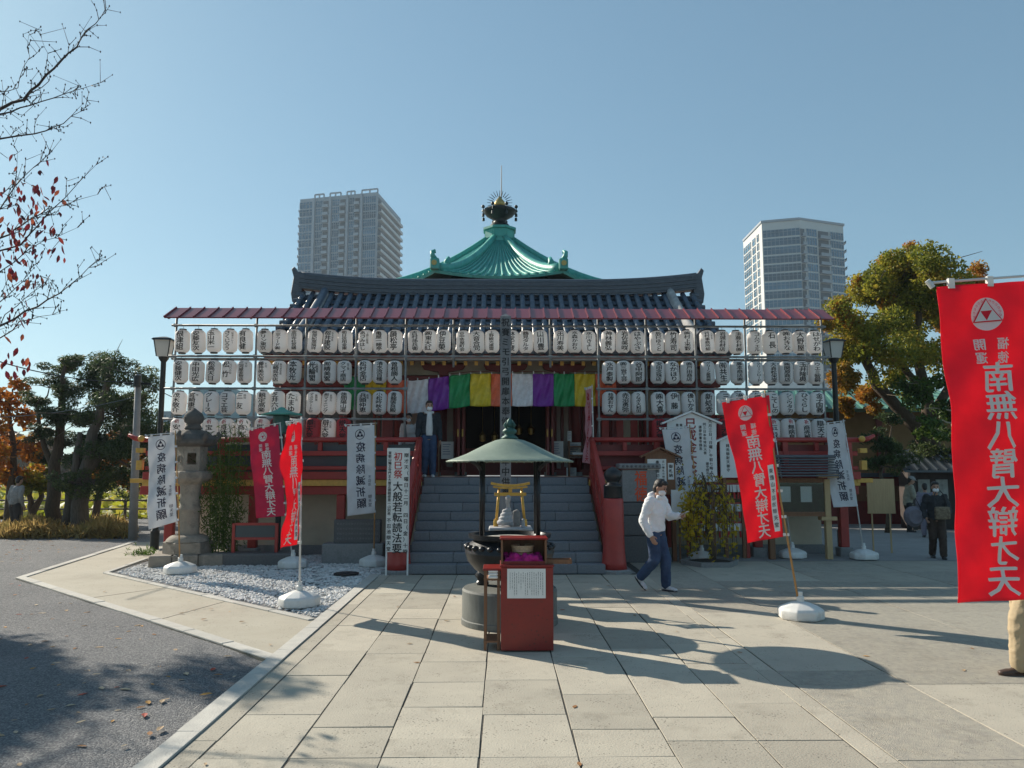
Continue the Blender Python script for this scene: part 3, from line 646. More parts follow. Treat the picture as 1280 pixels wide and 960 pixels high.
# main ridge: courses of flat tiles that lift towards the ends
def lift(x): return 0.20 * max(0, (abs(x - RX) - 2.0) / 3.4) ** 2.2
nc = 7; hc = 0.052
for c in range(nc):
    w = 0.17 - 0.008 * c + (0.02 if c % 2 else 0); q = MB(); z0 = 6.44 + c * hc
    X = np.linspace(RXL - 0.10, RXR + 0.10, 41); poly = []
    for x in X: poly += [(x, RY - w, z0 + lift(x)), (x, RY + w, z0 + lift(x)), (x, RY + w, z0 + hc - 0.008 + lift(x)), (x, RY - w, z0 + hc - 0.008 + lift(x))]
    fs = [(4 * i + a, 4 * i + (a + 1) % 4, 4 * i + 4 + (a + 1) % 4, 4 * i + 4 + a) for i in range(40) for a in range(4)] + [(3, 2, 1, 0), (160, 161, 162, 163)]
    q.add(poly, [f[::-1] for f in fs]); H(q, 'ridge_course', m_ridge)
q = MB(); X = np.linspace(RXL - 0.14, RXR + 0.14, 41); q.tube([(x, RY, 6.44 + nc * hc + 0.03 + lift(x)) for x in X], 0.085, 10); H(q, 'ridge_cap', m_ridge, smooth=True)
for xe, sg in ((RXL - 0.12, -1), (RXR + 0.12, 1)):
    q = MB(); lz = lift(xe); q.yprism([(xe - sg * 0.05, 6.3), (xe + sg * 0.16, 6.25), (xe + sg * 0.20, 6.5), (xe + sg * 0.14, 6.75 + lz), (xe + sg * 0.20, 6.95 + lz), (xe + sg * 0.13, 7.22), (xe + sg * 0.04, 6.98 + lz * 0.5), (xe - sg * 0.16, 6.90 + lz * 0.5)][::1 if sg > 0 else -1], RY - 0.13, RY + 0.13)
    H(q, 'ridge_end_tile', m_ridge, bevel=0.012)
# descending ridges with mortared sides
for x, ms in ((-4.72, m_tile), (4.52, m_mortar)):
    pts = []
    for i in range(14):
        t = 1.0 - i / 13 * 0.86; y, z = slope(t); pts.append((x + (0.10 if x > 0 else -0.10) * (1 - t) * 1.0, y, z + 0.15))
    q = MB(); q.tube(pts, 0.105, 12); d = H(q, 'descending_ridge', ms, smooth=True)
    q = MB(); q.tube([(p[0], p[1], p[2] - 0.10) for p in pts], 0.13, 8); H(q, 'ridge_mortar', m_mortar, d, smooth=True)
    e = pts[-1]; q = MB(); q.yprism([(e[0] - 0.17, e[2] - 0.2), (e[0] + 0.17, e[2] - 0.2), (e[0] + 0.15, e[2] + 0.05), (e[0], e[2] + 0.24), (e[0] - 0.15, e[2] + 0.05)], e[1] - 0.10, e[1] - 0.02); H(q, 'end_tile', m_ridge, d, bevel=0.01)
# rafters with yellow painted ends, eaves boards
for i in range(43):
    x = RXL + 0.12 + (RXR - RXL - 0.24) * i / 42
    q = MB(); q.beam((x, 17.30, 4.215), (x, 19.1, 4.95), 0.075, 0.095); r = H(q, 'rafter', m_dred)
    q = MB(); q.beam((x, 17.285, 4.21), (x, 17.30, 4.2155), 0.079, 0.099); H(q, 'rafter_end', m_yellow, r)
q = MB(); q.box((RXL, 17.24, 4.285), (RXR, 17.33, 4.36)); H(q, 'eaves_board', m_dred)
q = MB(); q.box((-3.3, 17.74, 3.72), (3.2, 17.90, 3.98)); H(q, 'porch_beam', m_dred, bevel=0.01)
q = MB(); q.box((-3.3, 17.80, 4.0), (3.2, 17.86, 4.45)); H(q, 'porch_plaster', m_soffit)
for x in (-2.62, 2.66):
    q = MB(); q.box((x - 0.13, 17.69, VZ), (x + 0.13, 17.95, 4.2)); H(q, 'porch_post', m_dred, bevel=0.02)
for x in (-1.35, 0.09, 1.45):
    q = MB(); q.yprism([(x - 0.09, 3.99), (x + 0.09, 3.99), (x + 0.12, 4.06), (x + 0.45, 4.12), (x + 0.5, 4.2), (x + 0.5, 4.25), (x - 0.5, 4.25), (x - 0.5, 4.2), (x - 0.45, 4.12), (x - 0.12, 4.06)], 17.70, 17.795); H(q, 'bracket', m_dred, bevel=0.006)
# ---- green copper octagonal roof behind
OC = Vector((-0.08, 27.0, 0)); OR = 5.0; OE = 7.52; OA = 9.90; ORT = 0.52
def octp(k, t, lf=0.18):                      # hip line k, t from eave (0) to apex (1)
    a = R(22.5 + 45 * k - 90 - 45); r = OR + (ORT - OR) * t
    z = OE + (OA - OE) * (0.50 * t + 0.50 * t * t) + lf * (1 - t) ** 3
    return Vector((OC.x + r * math.cos(a), OC.y + r * math.sin(a), z))
def octm(k, s, t):
    a = octp(k, t); c = octp(k + 1, t); p = a.lerp(c, s); p.z -= 0.18 * (1 - t) ** 3 * (4 * s * (1 - s)); return p
for k in range(8):
    q = MB(); q.sheet(lambda u, v: octm(k, u, v), 10, 10, 0.08); f = H(q, 'copper_face', m_cop, smooth=False)
    for i in range(1, 15):
        s = i / 15; pts = [octm(k, s, t) + Vector((0, 0, 0.02)) for t in np.linspace(0.0, 0.985, 8)]
        if abs(s - 0.5) > 0.46: pts = pts[:6]
        q = MB(); q.tube(pts, [0.042 - 0.022 * t for t in np.linspace(0, 1, len(pts))], 6); H(q, 'copper_seam', m_cop, f, smooth=True)
    q = MB(); pts = [octp(k, t) + Vector((0, 0, 0.07)) for t in np.linspace(0.03, 1.0, 10)]; q.tube(pts, [0.17 - 0.06 * i / 9 for i in range(10)], 8); h = H(q, 'hip_ridge', m_cop, smooth=True)
    p = octp(k, 0.0); a = R(22.5 + 45 * k - 135); dx, dy = math.cos(a), math.sin(a)
    q = MB(); q.cbox((p.x, p.y, p.z + 0.17), (0.27, 0.27, 0.34)); bx = H(q, 'hip_end_block', m_cop, h, bevel=0.03)
    q = MB(); q.cyl((p.x + dx * 0.02, p.y - 0.155, p.z + 0.19), (p.x + dx * 0.02, p.y - 0.137, p.z + 0.19), 0.08, n=14); H(q, 'gilt_crest', m_gold, h)
    if dy > -0.8: continue
    q = MB(); q.tube([(p.x - dx * 0.05, p.y - dy * 0.05, p.z + 0.31), (p.x + dx * 0.16, p.y + dy * 0.08, p.z + 0.42), (p.x + dx * 0.20, p.y + dy * 0.02, p.z + 0.54), (p.x + dx * 0.04, p.y - dy * 0.05, p.z + 0.60), (p.x - dx * 0.02, p.y - dy * 0.08, p.z + 0.53)], [0.09, 0.08, 0.065, 0.05, 0.025], 8); H(q, 'curled_crest', m_cop, h, smooth=True)
    p = octp(k, 0.20); q = MB(); q.tube([(p.x, p.y, p.z + 0.08), (p.x + dx * 0.1, p.y + dy * 0.1, p.z + 0.26), (p.x, p.y, p.z + 0.38), (p.x - dx * 0.08, p.y - dy * 0.08, p.z + 0.33)], [0.12, 0.10, 0.07, 0.03], 8); H(q, 'inner_crest', m_cop, h, smooth=True)
q = MB(); q.lathe([(4.35, 4.0), (4.35, OE - 0.08)], (OC.x, OC.y, 0), 8, rot=R(22.5)); H(q, 'octagonal_wall', m_red)
q = MB(); q.lathe([(4.45, OE - 0.5), (4.75, OE - 0.25), (4.8, OE - 0.12)], (OC.x, OC.y, 0), 8, rot=R(22.5)); H(q, 'octagonal_eaves', m_dred)
q = MB(); q.lathe([(0.66, 9.80), (0.66, 9.90), (0.56, 9.93), (0.56, 10.30), (0.63, 10.32), (0.63, 10.40)], (OC.x, OC.y, 0), 8, rot=R(22.5)); fb = H(q, 'finial_base', m_cop)
for k in range(8):
    a = R(45 * k); c, s = math.cos(a), math.sin(a)
    q = MB(); q.cbox((0, 0, 0), (0.03, 0.30, 0.22)); o = q.build('finial_panel', m_cop, fb); o.location = (OC.x + c * 0.52, OC.y + s * 0.52 - 18.0, 10.115); o.rotation_euler = (0, 0, a)
q = MB(); q.lathe([(0.40, 10.40), (0.42, 10.46), (0.36, 10.54), (0.24, 10.64), (0.22, 10.70), (0.30, 10.80), (0.50, 10.92), (0.52, 10.98), (0.62, 11.05), (0.58, 11.12), (0.40, 11.18), (0.28, 11.22)], (OC.x, OC.y, 0), 16); ft = H(q, 'bronze_bowl', m_copd, smooth=True)
for k in range(8):
    a = R(22.5 + 45 * k); c, s = math.cos(a), math.sin(a); x, y = OC.x + c * 0.64, OC.y + s * 0.64
    q = MB(); q.ball((x, y, 11.17), 0.065, 8, 6); q.cyl((x, y, 10.98), (x, y, 11.14), 0.02, n=6); H(q, 'bowl_knob', m_copd, ft)
    q = MB(); q.lathe([(0.0, 0.0), (0.045, -0.02), (0.05, -0.13), (0.0, -0.13)], (x, y, 10.93), 8, cap=False); q.cyl((x, y, 10.93), (x, y, 11.02), 0.008, n=5); H(q, 'wind_bell', m_copd, ft)
q = MB(); q.lathe([(0.13, 11.20), (0.20, 11.30), (0.20, 11.40), (0.12, 11.50), (0.05, 11.60), (0.0, 11.68)], (OC.x, OC.y, 0), 14); jw = H(q, 'gilt_jewel', m_gold, smooth=True)
for k in range(15):
    a = R(-15 + 210 * k / 14); c, s = math.cos(a), math.sin(a)
    q = MB(); q.cyl((OC.x + c * 0.24, OC.y, 11.40 + s * 0.24), (OC.x + c * 0.46, OC.y, 11.40 + s * 0.46), 0.016, 0.008, n=5); H(q, 'flame_ray', m_copd, jw)
q = MB(); q.cyl((OC.x + 0.06, OC.y, 11.2), (OC.x + 0.06, OC.y, 12.8), 0.022, 0.012, n=6); H(q, 'lightning_rod', m_copd)
# ---- festival curtain of five colours
CC = {'white': (0.74, 0.75, 0.80), 'purple': (0.20, 0.03, 0.36), 'green': (0.012, 0.30, 0.10), 'yellow': (0.72, 0.56, 0.03), 'orange': (0.80, 0.16, 0.07)}
seq = ['green', 'yellow', 'orange', 'white', 'purple', 'green', 'yellow', 'orange', 'white', 'purple', 'green', 'yellow', 'orange']
cur = thing('festival_curtain', 'long curtain of purple, green, yellow, orange and white silk panels over the stairs', 'curtain', (0, 17.5, 3.2))
for i, cn in enumerate(seq):
    x0 = -3.59 + i * 0.478; w = 0.478; m = mat('silk_' + cn, CC[cn], 0.42, var=0.18, scale=11, bump=0.1, bscale=30, trans=0.12)
    def sag(x): return -0.17 * min(1, max(0, (-0.75 - x) / 1.3)) if x > -2.1 else -0.17 + 0.10 * min(1, (-2.1 - x) / 1.0)
    ph = random.uniform(0, 6)
    def fn(u, v):
        x = x0 + w * u; top = 4.0 + sag(x) - 0.008 * math.sin(u * math.pi); h = 0.745
        dd = 0.028 * math.sin(9 * v + 4.5 * u + ph) * (1 - 0.4 * v) + 0.022 * math.sin(17 * u + 6 * v + ph * 2) + 0.05 * math.sin(math.pi * u) * (v - 0.5)
        return (x, 17.5 + dd, top - h * v - 0.003 * math.sin(math.pi * u) * v)
    q = MB(); q.sheet(fn, 16, 22, 0.004); p = q.build(cn + '_panel', m, cur, world=True, smooth=True)
    for u in (0.03, 0.5):
        a = fn(u, 0); q = MB(); q.box((a[0] - 0.012, a[1] - 0.006, a[2] - 0.01), (a[0] + 0.012, a[1] + 0.006, a[2] + 0.05)); q.build('hanging_loop', mat('loop_cloth', (0.6, 0.6, 0.6), 0.8), p, world=True)
q = MB(); q.tube([(x, 17.505, 4.045 + (sag(x))) for x in np.linspace(-3.6, 2.63, 26)], 0.008, 6); q.build('hanging_cord', m_dred, cur, world=True)
# ================================================================ lantern rack of steel tubes with a red sheet roof
m_steel = mat('galvanised_tube', (0.26, 0.275, 0.28), 0.6, metal=0.2, var=0.25, scale=12, wear=(0.16, 0.15, 0.14), wearscale=9, wearlo=0.58, wearhi=0.72)
m_rsheet = mat('red_sheet', (0.20, 0.022, 0.032), 0.32, var=0.15, scale=3, rand=0.1)
m_plank = mat('grey_plank', (0.30, 0.30, 0.30), 0.8, var=0.3, scale=9, stretch=(0.4, 4, 4))
SY = 16.78
rack = thing('lantern_rack', 'long steel tube rack with dark red sheet roof holding rows of lanterns', 'rack', (0, SY, VZ))
PX = [-7.15, -5.39, -4.30, -3.20, -2.11, -1.06, 0.01, 1.07, 2.13, 3.19, 4.29, 5.39, 7.10]
def K(mb, name, m, parent=None, **kw): return mb.build(name, m, parent or rack, world=True, **kw)
for i, x in enumerate(PX):
    z0 = VZ if abs(x - CX) > 1.7 else 4.05
    q = MB(); q.cyl((x, SY, z0), (x, SY, 5.16), 0.0245, n=10); p = K(q, 'upright_tube', m_steel, smooth=True)
    if z0 == VZ: q = MB(); q.box((x - 0.07, SY - 0.07, VZ), (x + 0.07, SY + 0.07, VZ + 0.012)); q.cyl((x, SY, VZ + .01), (x, SY, VZ + 0.1), 0.031, n=10); K(q, 'foot_plate', m_steel, p)
    for z in ([4.96, 4.28, 3.57, 2.905] if z0 == VZ else [4.96, 4.28]):
        q = MB(); q.cbox((x, SY - 0.035, z), (0.075, 0.06, 0.075)); q.cyl((x - 0.05, SY - 0.06, z + 0.02), (x + 0.05, SY - 0.06, z + 0.02), 0.012, n=6); K(q, 'clamp', m_steel, p, bevel=0.008)
    if z0 == VZ and i in (0, 1, 3, 4, 8, 10, 12):
        q = MB(); q.beam((x, SY + 0.02, 2.9), (x, SY + 1.1, 1.67), 0.03, 0.03); K(q, 'back_brace', m_steel)
bars = [(4.96, PX[0] - 0.08, PX[-1] + 0.08), (4.28, PX[0] - 0.12, PX[-1] + 0.12)]
for z in (3.57, 2.905): bars += [(z, PX[0] - 0.18, PX[4] + 0.06), (z, PX[8] - 0.06, PX[-1] + 0.14)]
for z, a, c in bars:
    q = MB(); q.cyl((a, SY - 0.05, z), (c, SY - 0.05, z), 0.0243, n=10); K(q, 'cross_tube', m_steel, smooth=True)
q = MB(); q.box((PX[0] - 0.1, SY + 0.03, 4.215), (PX[-1] + 0.1, SY + 0.20, 4.255)); K(q, 'shelf_plank', m_plank)
q = MB(); q.cyl((PX[0], SY + 0.3, 5.24), (PX[-1], SY + 0.3, 5.24), 0.022, n=8); K(q, 'roof_tube', m_steel)
npan = 46; X0, X1 = -7.22, 7.20
for i in range(npan):
    a = X0 + (X1 - X0) * i / npan; c = X0 + (X1 - X0) * (i + 1) / npan
    q = MB(); q.add([(a, 16.30, 5.06), (c, 16.30, 5.06), (c, 16.90, 5.385), (a, 16.90, 5.385), (a, 16.31, 5.035), (c, 16.31, 5.035), (c, 16.91, 5.36), (a, 16.91, 5.36)], [(0, 1, 2, 3), (7, 6, 5, 4), (0, 4, 5, 1), (2, 6, 7, 3), (1, 5, 6, 2), (0, 3, 7, 4)])
    p = K(q, 'roof_sheet', m_rsheet)
    q = MB(); q.beam((a, 16.292, 5.068), (a, 16.902, 5.398), 0.024, 0.034); K(q, 'standing_seam', m_rsheet, p)
for i, x in enumerate(PX):
    q = MB(); q.beam((x, 16.36, 5.04), (x, 16.84, 5.285), 0.035, 0.03); q.beam((x, SY, 5.1), (x, SY + 0.15, 5.26), 0.03, 0.03); K(q, 'roof_arm', m_steel)
# ---- paper lanterns
m_lan = mat('lantern_paper', (0.92, 0.895, 0.875), 0.6, var=0.07, scale=3, trans=0.42, rand=0.07)
m_lanr = mat('red_lantern_paper', (0.50, 0.045, 0.055), 0.6, var=0.12, scale=3, trans=0.25)
LH, LR = 0.505, 0.155
prof = []; NB = 26
for i in range(NB + 1):
    t = i / NB; z = (t - 0.5) * LH; e = abs(2 * t - 1)
    r = LR * (1 - 0.52 * max(0, (e - 0.55) / 0.45) ** 2.6) + (0.0030 if i % 2 else -0.0020)
    prof.append((r, z))
def lrad(z):
    e = min(1, abs(2 * z / LH)); return LR * (1 - 0.52 * max(0, (e - 0.55) / 0.45) ** 2.6)
lan_me = {'w': MB().lathe(prof, n=24, cap=False).mesh('lantern_body', m_lan, True), 'r': MB().lathe(prof, n=24, cap=False).mesh('lantern_body', m_lanr, True)}
ring_t = MB().lathe([(0.066, LH / 2 - 0.012), (0.078, LH / 2 - 0.008), (0.078, LH / 2 + 0.022), (0.066, LH / 2 + 0.022)], n=18).mesh('top_ring', m_black)
ring_b = MB().lathe([(0.066, -LH / 2 - 0.020), (0.078, -LH / 2 - 0.020), (0.078, -LH / 2 + 0.010), (0.066, -LH / 2 + 0.012)], n=18).mesh('bottom_ring', m_black)
hook = MB().tube([(0, 0, LH / 2 + 0.02), (0, 0.02, LH / 2 + 0.055), (0, 0.0, LH / 2 + 0.095)], 0.005, 5).mesh('hook', m_steel)
def onlan(u, v, d=0.0):
    r = lrad(v) + 0.0045 + d; a = u / LR; return (r * math.sin(a), -r * math.cos(a), v)
ORD = ['first', 'second', 'third', 'fourth', 'fifth', 'sixth', 'seventh', 'eighth', 'ninth', 'tenth', 'eleventh', 'twelfth', 'thirteenth', 'fourteenth', 'fifteenth', 'sixteenth', 'seventeenth', 'eighteenth', 'nineteenth', 'twentieth']
def lantern(x, z, kind, text, side, label, red=None):
    t = thing('paper_lantern', label, 'lantern', (x + random.uniform(-0.008, 0.008), SY - 0.09 + random.uniform(-0.02, 0.02), z + random.uniform(-0.008, 0.008)), random.uniform(-0.16, 0.16), 'paper lanterns hung on the rack')
    t.rotation_euler = (random.uniform(-0.05, 0.05), random.uniform(-0.055, 0.055), t.rotation_euler[2])
    link('lantern_body', lan_me[kind], t); link('top_ring', ring_t, t); link('bottom_ring', ring_b, t); link('hook', hook, t)
    q = MB(); n = len(text); span = 0.425; size = min(0.14, span / n * 1.0); cx = -0.022 if side else 0.0; top = span / 2 + 0.002
    if red: write(q, red, onlan, cx, top + 0.015, 0.10, jit=0.03); q.build('red_lettering', m_inkred, t); q = MB(); span = 0.32; size = min(0.115, span / n); top -= 0.105
    write(q, text, onlan, cx, top, size, step=span / n, wide=min(1.5, 0.15 / size), jit=0.035)
    if side: s2 = min(0.05, 0.30 / len(side)); write(q, side, onlan, 0.082, 0.185, s2, off=THIN, jit=0.03)
    q.build('lettering', m_ink, t)
    return t
T1 = ['根津組', '安藤友次', '玉山米一', 'さくじろう|秋本カレー', '有良健', '夢リン東京', '三平フード㈱', '金田寺社営繕', '服部紀葉福祥', '桜井建設|水大寺住', '朝日信用金庫', 'あづみはし|上野公園通', '亀屋一睡亭', '韻松亭', '吉村孫兵衛', '㈱東天紅', '伊豆榮', '谷中茶屋町会', '大音合同', '上野観光連盟',
      '林家正蔵', '鶴見タルタ', '山川豊', '田川寿美', '水森かおり', '氷川きよし', '神林義弘', '岩佐美咲', 'はやぶさ', '辰巳ゆうと', '竹寿司', '㈱村上米穀', '谷村事務所組|入谷会', '岩城石材店', '須藤石材㈱', 'コムウェル', '石長', '㈱おきな', '大野屋|アイソレーテム', 'はせがわ|東京上野店']
T2 = ['安藤健次', '中田光広', '松高天日', '松竹|二〇〇の会', '三河屋金物店|不忍', '藤井美衣店|不忍', '山崎呉衣店|秋元参宝会', '本牧光', '光輪閣|仏教書籍', '㈲晴美園', 'クマイ商店|池之端', '松村金店', '清水流百種', '曽根勝人', '水戸泰製', '㈱三営工芸', '谷中阿部', '安田念珠店', 'なかほり|上野広小', '㈱戸田商店', 'グリーン産商㈱', '㈲共生', '藤本商店㈱', 'グリーンロード', '大森松栄堂', '㈱関原商店', '玉井隆典|中央食品会', 'ウエミ智嗣']
T3 = ['茂木敬介', '宮崎康平|作', 'グレース', 'コマエ芸', '三友|神田', '観定高楽', '芝井六八', 'たまゆ|二上州', 'マスクアート公|飯野勝', '㈲マイニング|君塚光', '徳間陽山道', '兵頭仲恵|新里', '小松吟秋会', '青龍張良殿', '桂渡おせん', '赤沼勇弥', 'うなぎ大和田', '㈱大喜', '伊藤|株荒寺', '優いかる', '新処幸', '三村', '滝沢', '無双', 'こてしの', 'シンウタカ', 'ひぐらし', '金子国義']
def bay_x(i):
    a, c = PX[i], PX[i + 1]; n = 5 if i in (0, 11) else 3
    return [a + (c - a) * ((0.105 + 0.1955 * k) if n == 5 else (0.20 + 0.30 * k)) for k in range(n)]
rowx = [bay_x(i) for i in range(12)]
def where(k, n, row):                    # place in its row, counted from the nearer end
    return f'white lantern, {ORD[k]} from the left end in the {row}' if k < n / 2 else f'white lantern, {ORD[n - 1 - k]} from the right end in the {row}'
x1 = sum(rowx, [])
for k, (x, t) in enumerate(zip(x1, T1)):
    a, _, s = t.partition('|'); lantern(x, 4.60, 'w', a, s, where(k, 40, 'full-width top row'))
for z, T, rn in ((3.925, T2, 'second row'), (3.25, T3, 'third row')):
    xl = sum(rowx[:4], []); xr_ = sum(rowx[8:], [])
    for k in range(28):
        a, _, s = T[k].partition('|')
        if k < 14: lab = f'white lantern, {ORD[k]} from the left end in the {rn}' if k < 7 else f'white lantern in the {rn}, {ORD[13 - k]} to the left of the stair opening'
        else: lab = f'white lantern in the {rn}, {ORD[k - 14]} to the right of the stair opening' if k < 21 else f'white lantern, {ORD[27 - k]} from the right end in the {rn}'
        lantern(xl[k] if k < 14 else xr_[k - 14], z, 'w', a, s, lab)
B = [(0, 0, 'w', '安産', '', '祈'), (0, 1, 'w', '家内', '', '祈'), (0, 2, 'w', '宝運', '', '祈'), (0, 3, 'w', '身体健', '', '祈'), (0, 4, 'w', '商売', '', '祈'), (1, 0, 'w', '開運', '', '祈'), (1, 1, 'r', '辯天堂', '不忍池', None), (1, 2, 'w', '辯天堂', '不忍池', None), (2, 0, 'r', '辯天堂', '不忍池', None), (2, 1, 'w', '辯天堂', '不忍池', None), (2, 2, 'r', '辯天堂', '不忍池', None),
     (9, 0, 'r', '辯天堂', '不忍池', None), (9, 1, 'w', '辯天堂', '不忍池', None), (9, 2, 'r', '辯天堂', '不忍池', None), (10, 0, 'w', '辯天堂', '不忍池', None), (10, 1, 'r', '辯天堂', '不忍池', None), (11, 0, 'w', '開運', '', '祈'), (11, 1, 'w', '五穀', '', '祈'), (11, 2, 'w', '無病息', '', '祈'), (11, 3, 'w', '商売繁', '', '祈'), (11, 4, 'w', '辯天子', '', None)]
for i, (by, k, kind, t, s, rd) in enumerate(B):
    left = by < 6; n = i if left else 20 - i; cw = 'white' if kind == 'w' else 'red'
    lab = f'{cw} lantern just above the railing, {ORD[n]} from the {"left" if left else "right"} end of the bottom row'
    lantern(rowx[by][k], 2.665, kind, t, s, lab, rd)
# ================================================================ banners
m_pole = mat('white_plastic_pole', (0.62, 0.62, 0.60), 0.4, var=0.15, scale=8)
m_bpole = mat('bamboo_pole', (0.42, 0.22, 0.07), 0.5, var=0.3, scale=10, stretch=(4, 4, 0.6))
m_base = mat('white_plastic_tank', (0.72, 0.72, 0.70), 0.5, col2=(0.62, 0.61, 0.58), scale=5, bump=0.08, wear=(0.40, 0.37, 0.32), wearscale=6, wearlo=0.55, wearhi=0.8)
m_cred = mat('red_cloth', (0.85, 0.026, 0.055), 0.75, var=0.10, scale=5, trans=0.48, bump=0.08, bscale=200)
m_ccrim = mat('crimson_cloth', (0.66, 0.020, 0.08), 0.75, var=0.12, scale=5, trans=0.30, bump=0.08, bscale=200)
m_cwht = mat('white_cloth', (0.74, 0.74, 0.76), 0.8, var=0.06, scale=5, trans=0.30, bump=0.08, bscale=200)
m_cpnk = mat('pink_cloth', (0.80, 0.42, 0.46), 0.8, var=0.08, scale=5, trans=0.35)
m_wht = mat('white_print', (0.82, 0.79, 0.74), 0.7, trans=0.25)
m_navy = mat('navy_print', (0.022, 0.022, 0.05), 0.7)
m_redp = mat('red_print', (0.55, 0.02, 0.03), 0.7, trans=0.2)
def tank(parent, p, s=1.0):
    q = MB(); q.lathe([(0.265, 0.0), (0.28, 0.015), (0.28, 0.105), (0.255, 0.135), (0.13, 0.185), (0.07, 0.20)], (0, 0, 0), 8, rot=R(22.5))
    o = q.build('base_tank', m_base, parent, bevel=0.012, seg=2, auto=0.6); o.location = Vector(p) - wloc(parent); o.scale = (s, s, s); o.rotation_euler = (0, 0, random.uniform(-0.3, 0.3))
    q = MB(); q.lathe([(0.045, 0.0), (0.045, 0.07), (0.03, 0.08), (0.03, 0.13)], (p[0], p[1], p[2] + 0.19 * s), 12); q.build('pole_socket', m_base, parent, world=True, smooth=False)
def emblem(fn, c, r, cols, parent, mirror):
    def P(x, y): return (c[0] + (-x if mirror else x) * r, c[1] + y * r)
    def poly(pts, d, name, m):
        n_ = 9; q = MB(); A, Bq, Cq = [Vector((x, y, 0)) for x, y in pts]; idx = {}; vs = []
        for i in range(n_ + 1):
            for j in range(n_ + 1 - i): idx[(i, j)] = len(vs); p = A + (Bq - A) * (i / n_) + (Cq - A) * (j / n_); vs.append(fn(*P(p.x, p.y), d))
        fs = [(idx[(i, j)], idx[(i + 1, j)], idx[(i, j + 1)]) for i in range(n_) for j in range(n_ - i)] + [(idx[(i + 1, j)], idx[(i + 1, j + 1)], idx[(i, j + 1)]) for i in range(n_ - 1) for j in range(n_ - 1 - i)]
        q.add(vs, fs); return q.build(name, m, parent, world=True)
    ring = cols[0]; q = MB(); n = 40
    if cols[2]:     # filled disc
        q.add([fn(*P(math.cos(2 * math.pi * i / n) * 0.92 * f, math.sin(2 * math.pi * i / n) * f), 0.004) for f in (1.0, 0.88, 0.76, 0.64, 0.52, 0.4, 0.28, 0.16, 0.02) for i in range(n)], [(r * n + i, r * n + (i + 1) % n, (r + 1) * n + (i + 1) % n, (r + 1) * n + i) for r in range(8) for i in range(n)])
        e = q.build('emblem_disc', ring, parent, world=True)
        for (sx, rr) in ((1, 0), (-1, 0)):
            for i in range(7):
                a = R(-25 + 16 * i) if sx > 0 else R(180 + 25 - 16 * i)
                k = MB(); cx, cy = math.cos(a) * 0.74, math.sin(a) * 0.82
                k.add([fn(*P(cx + 0.07 * math.cos(t), cy + 0.07 * math.sin(t)), 0.007) for t in np.linspace(0, 5.2, 8)] + [fn(*P(cx + 0.05 * math.cos(t), cy + 0.05 * math.sin(t)), 0.007) for t in np.linspace(0, 5.2, 8)], [(j, j + 1, j + 9, j + 8) for j in range(7)]); k.build('scale_mark', cols[1], e, world=True)
    else:
        q.add([fn(*P(math.cos(2 * math.pi * i / n) * f, math.sin(2 * math.pi * i / n) * f), 0.004) for f in (1.0, 0.86) for i in range(n)], [(i, (i + 1) % n, n + (i + 1) % n, n + i) for i in range(n)])
        e = q.build('emblem_ring', ring, parent, world=True)
    tri = lambda s, x=0, y=0: [(x + s * math.cos(R(a)), y + s * math.sin(R(a))) for a in (90, 210, 330)]
    if cols[2]: poly(tri(0.98), 0.008, 'emblem_triangle', cols[1])
    for a in (90, 210, 330): poly(tri(0.44, 0.42 * math.cos(R(a)), 0.42 * math.sin(R(a))), 0.012, 'emblem_triangle', ring)
